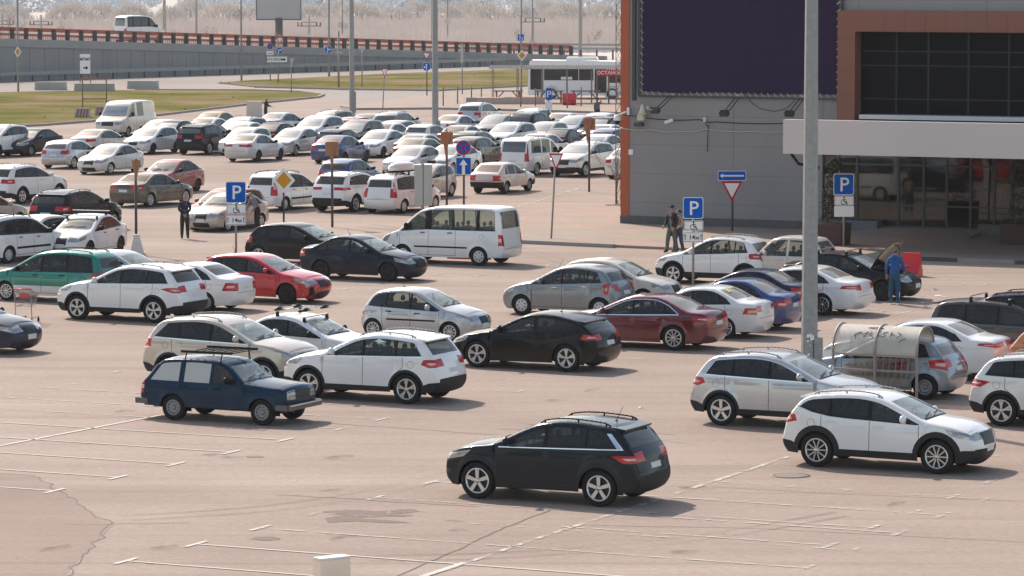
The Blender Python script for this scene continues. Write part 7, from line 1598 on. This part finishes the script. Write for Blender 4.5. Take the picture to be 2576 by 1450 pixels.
# ------------------------------------------------------------------ people: one skinned surface each
M_SKIN = mat('skin', (.42, .22, .15), .55)
def person(loc, rz, hgt, label, top, legs, shoes=(.05, .035, .03), hair=(.04, .025, .018), lean=0.0, arms=None, step=0.0, female=False, under=None, extra=None, turn=0.0):
    t = empty('person', loc, rz); tag(t, label, 'person'); S = hgt / 1.78; V = []; E = []; Rd = []; B = []
    def add(p, r, par=None, mt=0):
        V.append(Vector(p) * S); Rd.append(r * S if not isinstance(r, tuple) else (r[0] * S, r[1] * S)); i = len(V) - 1
        if par is not None: E.append((par, i)); B.append((par, i, mt))
        return i
    bend = Matrix.Rotation(lean, 3, 'X')
    def up(p): q = bend @ (Vector(p) - Vector((0, 0, .96))) + Vector((0, 0, .96)); return q
    pel = add((0, 0, .96), (.15, .11)); sp = add(up((0, 0, 1.14)), (.165 if not female else .125, .12), pel, 1); ch = add(up((0, 0, 1.34)), (.19 if not female else .15, .13), sp, 1)
    nk = add(up((0, .005, 1.50)), .055, ch, 1); hm = Matrix.Rotation(turn, 3, 'Z')
    hd = lambda p: up(Vector((0, 0, 1.5)) + hm @ (Vector(p) - Vector((0, 0, 1.5))))
    h1 = add(hd((0, -.01, 1.57)), .058, nk, 0); h2 = add(hd((0, -.02, 1.645)), (.078, .092), h1, 0); h3 = add(hd((0, -.005, 1.72)), (.068, .08), h2, 0)
    ns = add(hd((0, -.125, 1.635)), .012, h2, 0)
    A = arms or {}
    for s, side in ((-1, 'r'), (1, 'l')):
        a = A.get(side, ((.23, .0, 1.18), (.25, -.05, .93)))
        sh = add(up((s * .175, 0, 1.43)), .074, ch, 1)
        el = add(up((s * a[0][0], a[0][1], a[0][2])), .06, sh, 1); w3 = up((s * a[1][0], a[1][1], a[1][2])); wr = add(w3, .040, el, 1)
        d = (w3 - V[el] / S).normalized(); u = d.cross(Vector((0, 0, 1)));
        if u.length < .2: u = Vector((0, -1, 0))
        u.normalize(); pa = add(w3 + d * .07, (.038, .022), wr, 0)
        for k in range(4):
            f0 = add(w3 + d * .11 + u * (k - 1.5) * .019, .0085, pa, 0); add(w3 + d * (.15 + (.0, .015, .01, -.008)[k]) + u * (k - 1.5) * .02 + Vector((0, 0, -.012)), .0075, f0, 0)
        th_ = add(w3 + d * .06 + u * .045, .010, pa, 0); add(w3 + d * .10 + u * .06, .009, th_, 0)
        hp = add((s * .09, 0, .90), .115, pel, 2); kn = add((s * .105, -.03 + s * step * .5, .50), .084, hp, 2); an = add((s * .115, .02 + s * step, .11), .066, kn, 2)
        to = add((s * .125, -.15 + s * step, .045), .042, an, 3); add((s * .108, .06 + s * step, .045), .042, an, 3)
    me = bpy.data.meshes.new('person_skeleton'); me.from_pydata([tuple(v) for v in V], E, []); o = bpy.data.objects.new('tmp', me); COL.objects.link(o)
    sk_ = o.modifiers.new('s', 'SKIN'); sk_.use_smooth_shade = True; sk_.branch_smoothing = .35; sv = me.skin_vertices[0].data
    for i, r in enumerate(Rd): sv[i].radius = r if isinstance(r, tuple) else (r, r)
    sv[0].use_root = True
    ss = o.modifiers.new('b', 'SUBSURF'); ss.levels = 1; ss.render_levels = 1
    dg = bpy.context.evaluated_depsgraph_get(); bm_ = bpy.data.meshes.new_from_object(o.evaluated_get(dg)); bpy.data.objects.remove(o)
    key = label[:18]; bm_.materials.clear()
    for m in (M_SKIN, mat('cloth top ' + key, top, .85, noise=.12, nscale=12), mat('cloth legs ' + key, legs, .85, noise=.12, nscale=12), mat('shoes ' + key, shoes, .6), mat('hair ' + key, hair, .7), mat('shirt ' + key, under or top, .85)): bm_.materials.append(m)
    P0 = np.array([tuple(v) for v in V])
    hc = np.array(V[h2]); fwd = np.array(hm @ Vector((0, -1, 0)))
    for p in bm_.polygons:
        c = np.array(p.center); best = min(B, key=lambda b: segdist(c[None, :2] * 0 + np.array([[0., 0.]]), np.zeros((1, 2)), np.zeros((1, 2)))[0] if False else _sd3(c, P0[b[0]], P0[b[1]]))
        mi = best[2]
        if best[1] in (h2, h3, ns) and ((c - hc)[2] > .045 * S or (c - hc) @ fwd < -.02 * S): mi = 4
        if under and mi == 1 and abs(c[0]) < .055 * S and c[1] < -.05 * S and c[2] > 1.0 * S: mi = 5
        p.material_index = mi; p.use_smooth = True
    b = bpy.data.objects.new('body', bm_); link(b, t)
    e = MB()
    for s in (-1, 1): e.ball(tuple(hd((s * .032, -.106, 1.655)) * S), .010 * S, .006 * S, .008 * S, 6)
    e.build('eyes', M_TRIM, t); e = MB(); e.box(tuple(hd((0, -.104, 1.598)) * S), (.045 * S, .012 * S, .010 * S)); e.build('mouth', mat('lips', (.25, .09, .08), .6), t)
    e = MB()
    for s in (-1, 1): e.ball(tuple(hd((s * .083, -.01, 1.64)) * S), .012 * S, .022 * S, .032 * S, 6)
    e.build('ears', M_SKIN, t)
    if extra: extra(t, S, hd, up)
    return t
def _sd3(c, a, b):
    ab = b - a; t = min(1, max(0, (c - a) @ ab / max(ab @ ab, 1e-9))); d = c - a - t * ab; return d @ d
front2 = {'l': ((.23, -.02, 1.17), (.05, -.18, .98)), 'r': ((.23, -.02, 1.17), (.05, -.18, .98))}
person(at(465, 602), .15, 1.77, 'man in a black open jacket over a blue shirt standing with hands joined', (.012, .012, .016), (.018, .02, .018), (.09, .04, .025), arms=front2, under=(.03, .06, .16), turn=.8)
person(at(648, 584), -1.1, 1.74, 'man in a grey jumper bending towards the beige saloon door', (.17, .175, .185), (.012, .012, .014), hair=(.10, .06, .04), lean=.45, arms={'r': ((.22, -.22, 1.2), (.20, -.5, 1.05)), 'l': ((.24, -.1, 1.15), (.2, -.38, 1.0))})
def cap(col, peak=True):
    def f(t, S, hd, up):
        m = MB(); c = hd((0, -.005, 1.70)); m.ball(tuple(c * S), .09 * S, .105 * S, .075 * S, 12)
        if peak: q = hd((0, -.14, 1.695)); m.box(tuple(q * S), (.13 * S, .12 * S, .012 * S))
        m.build('cap', mat('cap cloth', col, .8), t)
    return f
person(at(1690, 637), -.75, 1.80, 'man in a navy cap and open dark jacket walking beside the woman', (.018, .02, .026), (.10, .11, .11), (.03, .03, .03), under=(.14, .16, .18), step=.16, extra=cap((.015, .018, .03)), arms={'l': ((.22, .05, 1.16), (.18, -.1, .95)), 'r': ((.24, -.02, 1.16), (.2, -.2, 1.0))})
def bag(t, S, hd, up):
    m = MB(); m.ball((-.28 * S, -.1 * S, .78 * S), .07 * S, .15 * S, .12 * S, 10); m.sweep([(-.28 * S, -.2 * S, .85 * S), (-.26 * S, -.1 * S, 1.05 * S), (-.28 * S, 0, .85 * S)], .012, 5); m.build('handbag', M_BLK, t); m = MB(); m.ball(tuple(hd((0, .11, 1.66)) * S), .05 * S, .06 * S, .06 * S, 8); m.ball(tuple(hd((0, .02, 1.70)) * S), .085 * S, .095 * S, .07 * S, 10); m.build('hair', mat('dark brown hair', (.03, .018, .014), .6), t)
person(at(1707, 636), -.85, 1.62, 'woman in a beige top and blue jeans carrying a dark handbag', (.46, .33, .27), (.04, .07, .14), (.1, .08, .07), hair=(.03, .018, .014), step=.14, female=True, extra=bag, arms={'r': ((.21, -.06, 1.16), (.12, -.22, 1.05)), 'l': ((.21, -.02, 1.16), (.15, -.18, 1.03))})
def stripes(t, S, hd, up):
    m = MB()
    for s in (-1, 1): m.box((s * .165 * S, .01, .30 * S), (.012, .05, .16)); 
    m.build('trouser_stripe', M_WHITE, t); m = MB(); m.ball(tuple(up((0, .12, 1.47)) * S), .11 * S, .07 * S, .08 * S, 10); m.build('hood', mat('blue hood', (.008, .075, .26), .85), t)
person(at(2250, 766), math.radians(160), 1.80, 'man in a bright blue jacket and blue track trousers at the raised bonnet', (.008, .075, .26), (.012, .065, .14), (.03, .14, .20), hair=(.05, .03, .02), lean=.10, step=.02, extra=stripes, arms={'r': ((.25, -.08, 1.17), (.22, -.3, 1.05)), 'l': ((.26, .02, 1.15), (.27, -.06, .93))})
person(at(668, 309), 1.3, 1.75, 'man in black clothes standing by the light blue grey saloon', (.014, .014, .016), (.02, .02, .022), arms={'r': ((.24, -.12, 1.2), (.22, -.4, 1.18)), 'l': ((.23, -.1, 1.2), (.2, -.35, 1.15))}, lean=.1)
person(at(1503, 312), 2.6, 1.78, 'man with a dark cap among the far cars near the lattice mast', (.10, .10, .11), (.03, .03, .03), extra=cap((.05, .02, .02)), arms={'r': ((.26, -.05, 1.35), (.16, -.16, 1.6)), 'l': ((.24, 0, 1.17), (.25, -.05, .93))})
# ------------------------------------------------------------------ bare trees
def bare_tree(loc, h, label, seed, spread=.5, levels=5, r0=None, m=None, group=None, cat='tree'):
    rg = np.random.RandomState(seed); t = empty('bare_tree', loc); tag(t, label, cat, group); tr = MB(); br = MB(); m = m or mat('bare bark', (.16, .12, .10), .9)
    def grow(p, d, l, r, lev, mb):
        q = p + d * l; mb.bar(p, q, r, n=5 if lev < 2 else 3, r2=r * .65)
        if lev >= levels: return
        for _ in range(3 if lev > 0 else 4):
            a = Vector(rg.normal(size=3)); e = (d + a * spread).normalized(); e.z = abs(e.z) * .8 + .2; e.normalize(); grow(q if rg.rand() < .6 else p.lerp(q, .6), e, l * rg.uniform(.6, .85), r * .55, lev + 1, br)
    grow(Vector((0, 0, 0)), Vector((0, 0, 1)), h * .3, r0 or h * .016, 0, tr); tr.build('trunk', m, t); br.build('crown', m, t); return t
bare_tree(at(1551, 519), 3.3, 'small bare tree by the orange building corner', 5, .42, 4, .045)
for i, (x, yb_, yt_, lab) in enumerate(((38, 122, 2, 'tall bare tree at the far left beyond the flyover'), (165, 116, 28, 'wide bare tree beyond the flyover left of the white van'), (440, 112, 56, 'small bare tree just right of the thick flyover post'), (525, 114, 50, 'faint bare tree between the posts left of the billboard'), (1080, 122, 70, 'bare bush behind the flyover left of the tall lamp post'), (1010, 122, 72, 'low bare bush behind the flyover, first right of the middle post'), (1300, 124, 60, 'faint bare tree beyond the flyover near the amber diamond'), (1490, 130, 50, 'bare tree beyond the bus beside the building'))):
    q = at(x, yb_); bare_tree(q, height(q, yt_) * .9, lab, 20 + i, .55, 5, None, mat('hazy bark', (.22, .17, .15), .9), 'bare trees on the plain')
# ------------------------------------------------------------------ willow domes, reeds, far wood
M_WILLOW = mat('haze paled willow twigs', (.67, .62, .575), .95, noise=.25, nscale=.25)  # twig colour lightened, distance haze is put into it
wm = []
for k in range(3):
    rg = np.random.RandomState(40 + k); m = MB()
    for _ in range(2600):
        v = rg.normal(size=3); v /= np.linalg.norm(v); v[2] = abs(v[2]); r = rg.uniform(.5, 1) ** .45 * (1 + .10 * math.sin(5 * math.atan2(v[1], v[0]) + k) * (1 - v[2])); p = Vector((v[0] * r, v[1] * r, v[2] * r * (1 + .06 * math.sin(7 * v[0])))); d = Vector((v[0] * .5, v[1] * .5, .8)).normalized() * rg.uniform(.05, .12); w = Vector(rg.normal(size=3)) * .016
        m.add([p - d - w, p + d, p - d + w], [(0, 1, 2)])
    wm.append(m.mesh('crown', M_WILLOW))
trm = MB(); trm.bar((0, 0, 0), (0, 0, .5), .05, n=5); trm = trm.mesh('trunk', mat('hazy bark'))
DOMES = [(30, 62, 110, 10), (180, 66, 150, 2), (330, 64, 130, 6), (430, 58, 100, 16), (560, 66, 160, 4), (640, 60, 110, 12), (780, 60, 90, 10), (900, 64, 150, 4), (985, 58, 110, 14), (1120, 62, 120, 8), (1230, 66, 130, 6), (1320, 60, 110, 8), (1420, 64, 140, 4), (1510, 60, 130, 8), (-60, 60, 120, 8), (255, 50, 90, 6), (720, 50, 100, 4), (1050, 48, 100, 2), (480, 46, 110, 0), (1180, 46, 110, 0), (840, 46, 100, 0), (1370, 46, 110, -2)]
for i, (x, yb_, w, yt_) in enumerate(DOMES):
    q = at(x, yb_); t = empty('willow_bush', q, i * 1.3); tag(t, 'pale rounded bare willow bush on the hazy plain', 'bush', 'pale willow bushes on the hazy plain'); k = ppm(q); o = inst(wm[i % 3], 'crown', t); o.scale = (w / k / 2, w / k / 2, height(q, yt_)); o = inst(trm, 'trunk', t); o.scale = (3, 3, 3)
m = MB(); rg = np.random.RandomState(3)
for _ in range(26000):
    y = rg.uniform(470, 690); x = rg.uniform(-.17, .06) * y; h = rg.uniform(1.0, 2.4); w = rg.uniform(.06, .22); a = rg.uniform(-.5, .5)
    m.add([(x - w, y, 0), (x + w, y, 0), (x + a, y, h)], [(0, 1, 2)])
kind(m.build('reeds', mat('haze paled dry reeds', (.62, .53, .475), .95, noise=.3, nscale=.06)), 'stuff')  # reed colour lightened in place of thicker haze
m = MB()
for i in range(70):
    x = rg.uniform(-165, 60); y = rg.uniform(900, 1060); h = rg.uniform(5.5, 9); w = rg.uniform(6, 11)
    leafblob(m, (x, y, h * .5), w, w, h * .55, 330, 1.0, rg)
kind(m.build('distant_wood', mat('haze paled far wood', (.56, .60, .63), .95, noise=.3, nscale=.05)), 'stuff')  # pale bluish tone: aerial haze painted into the wood's colour
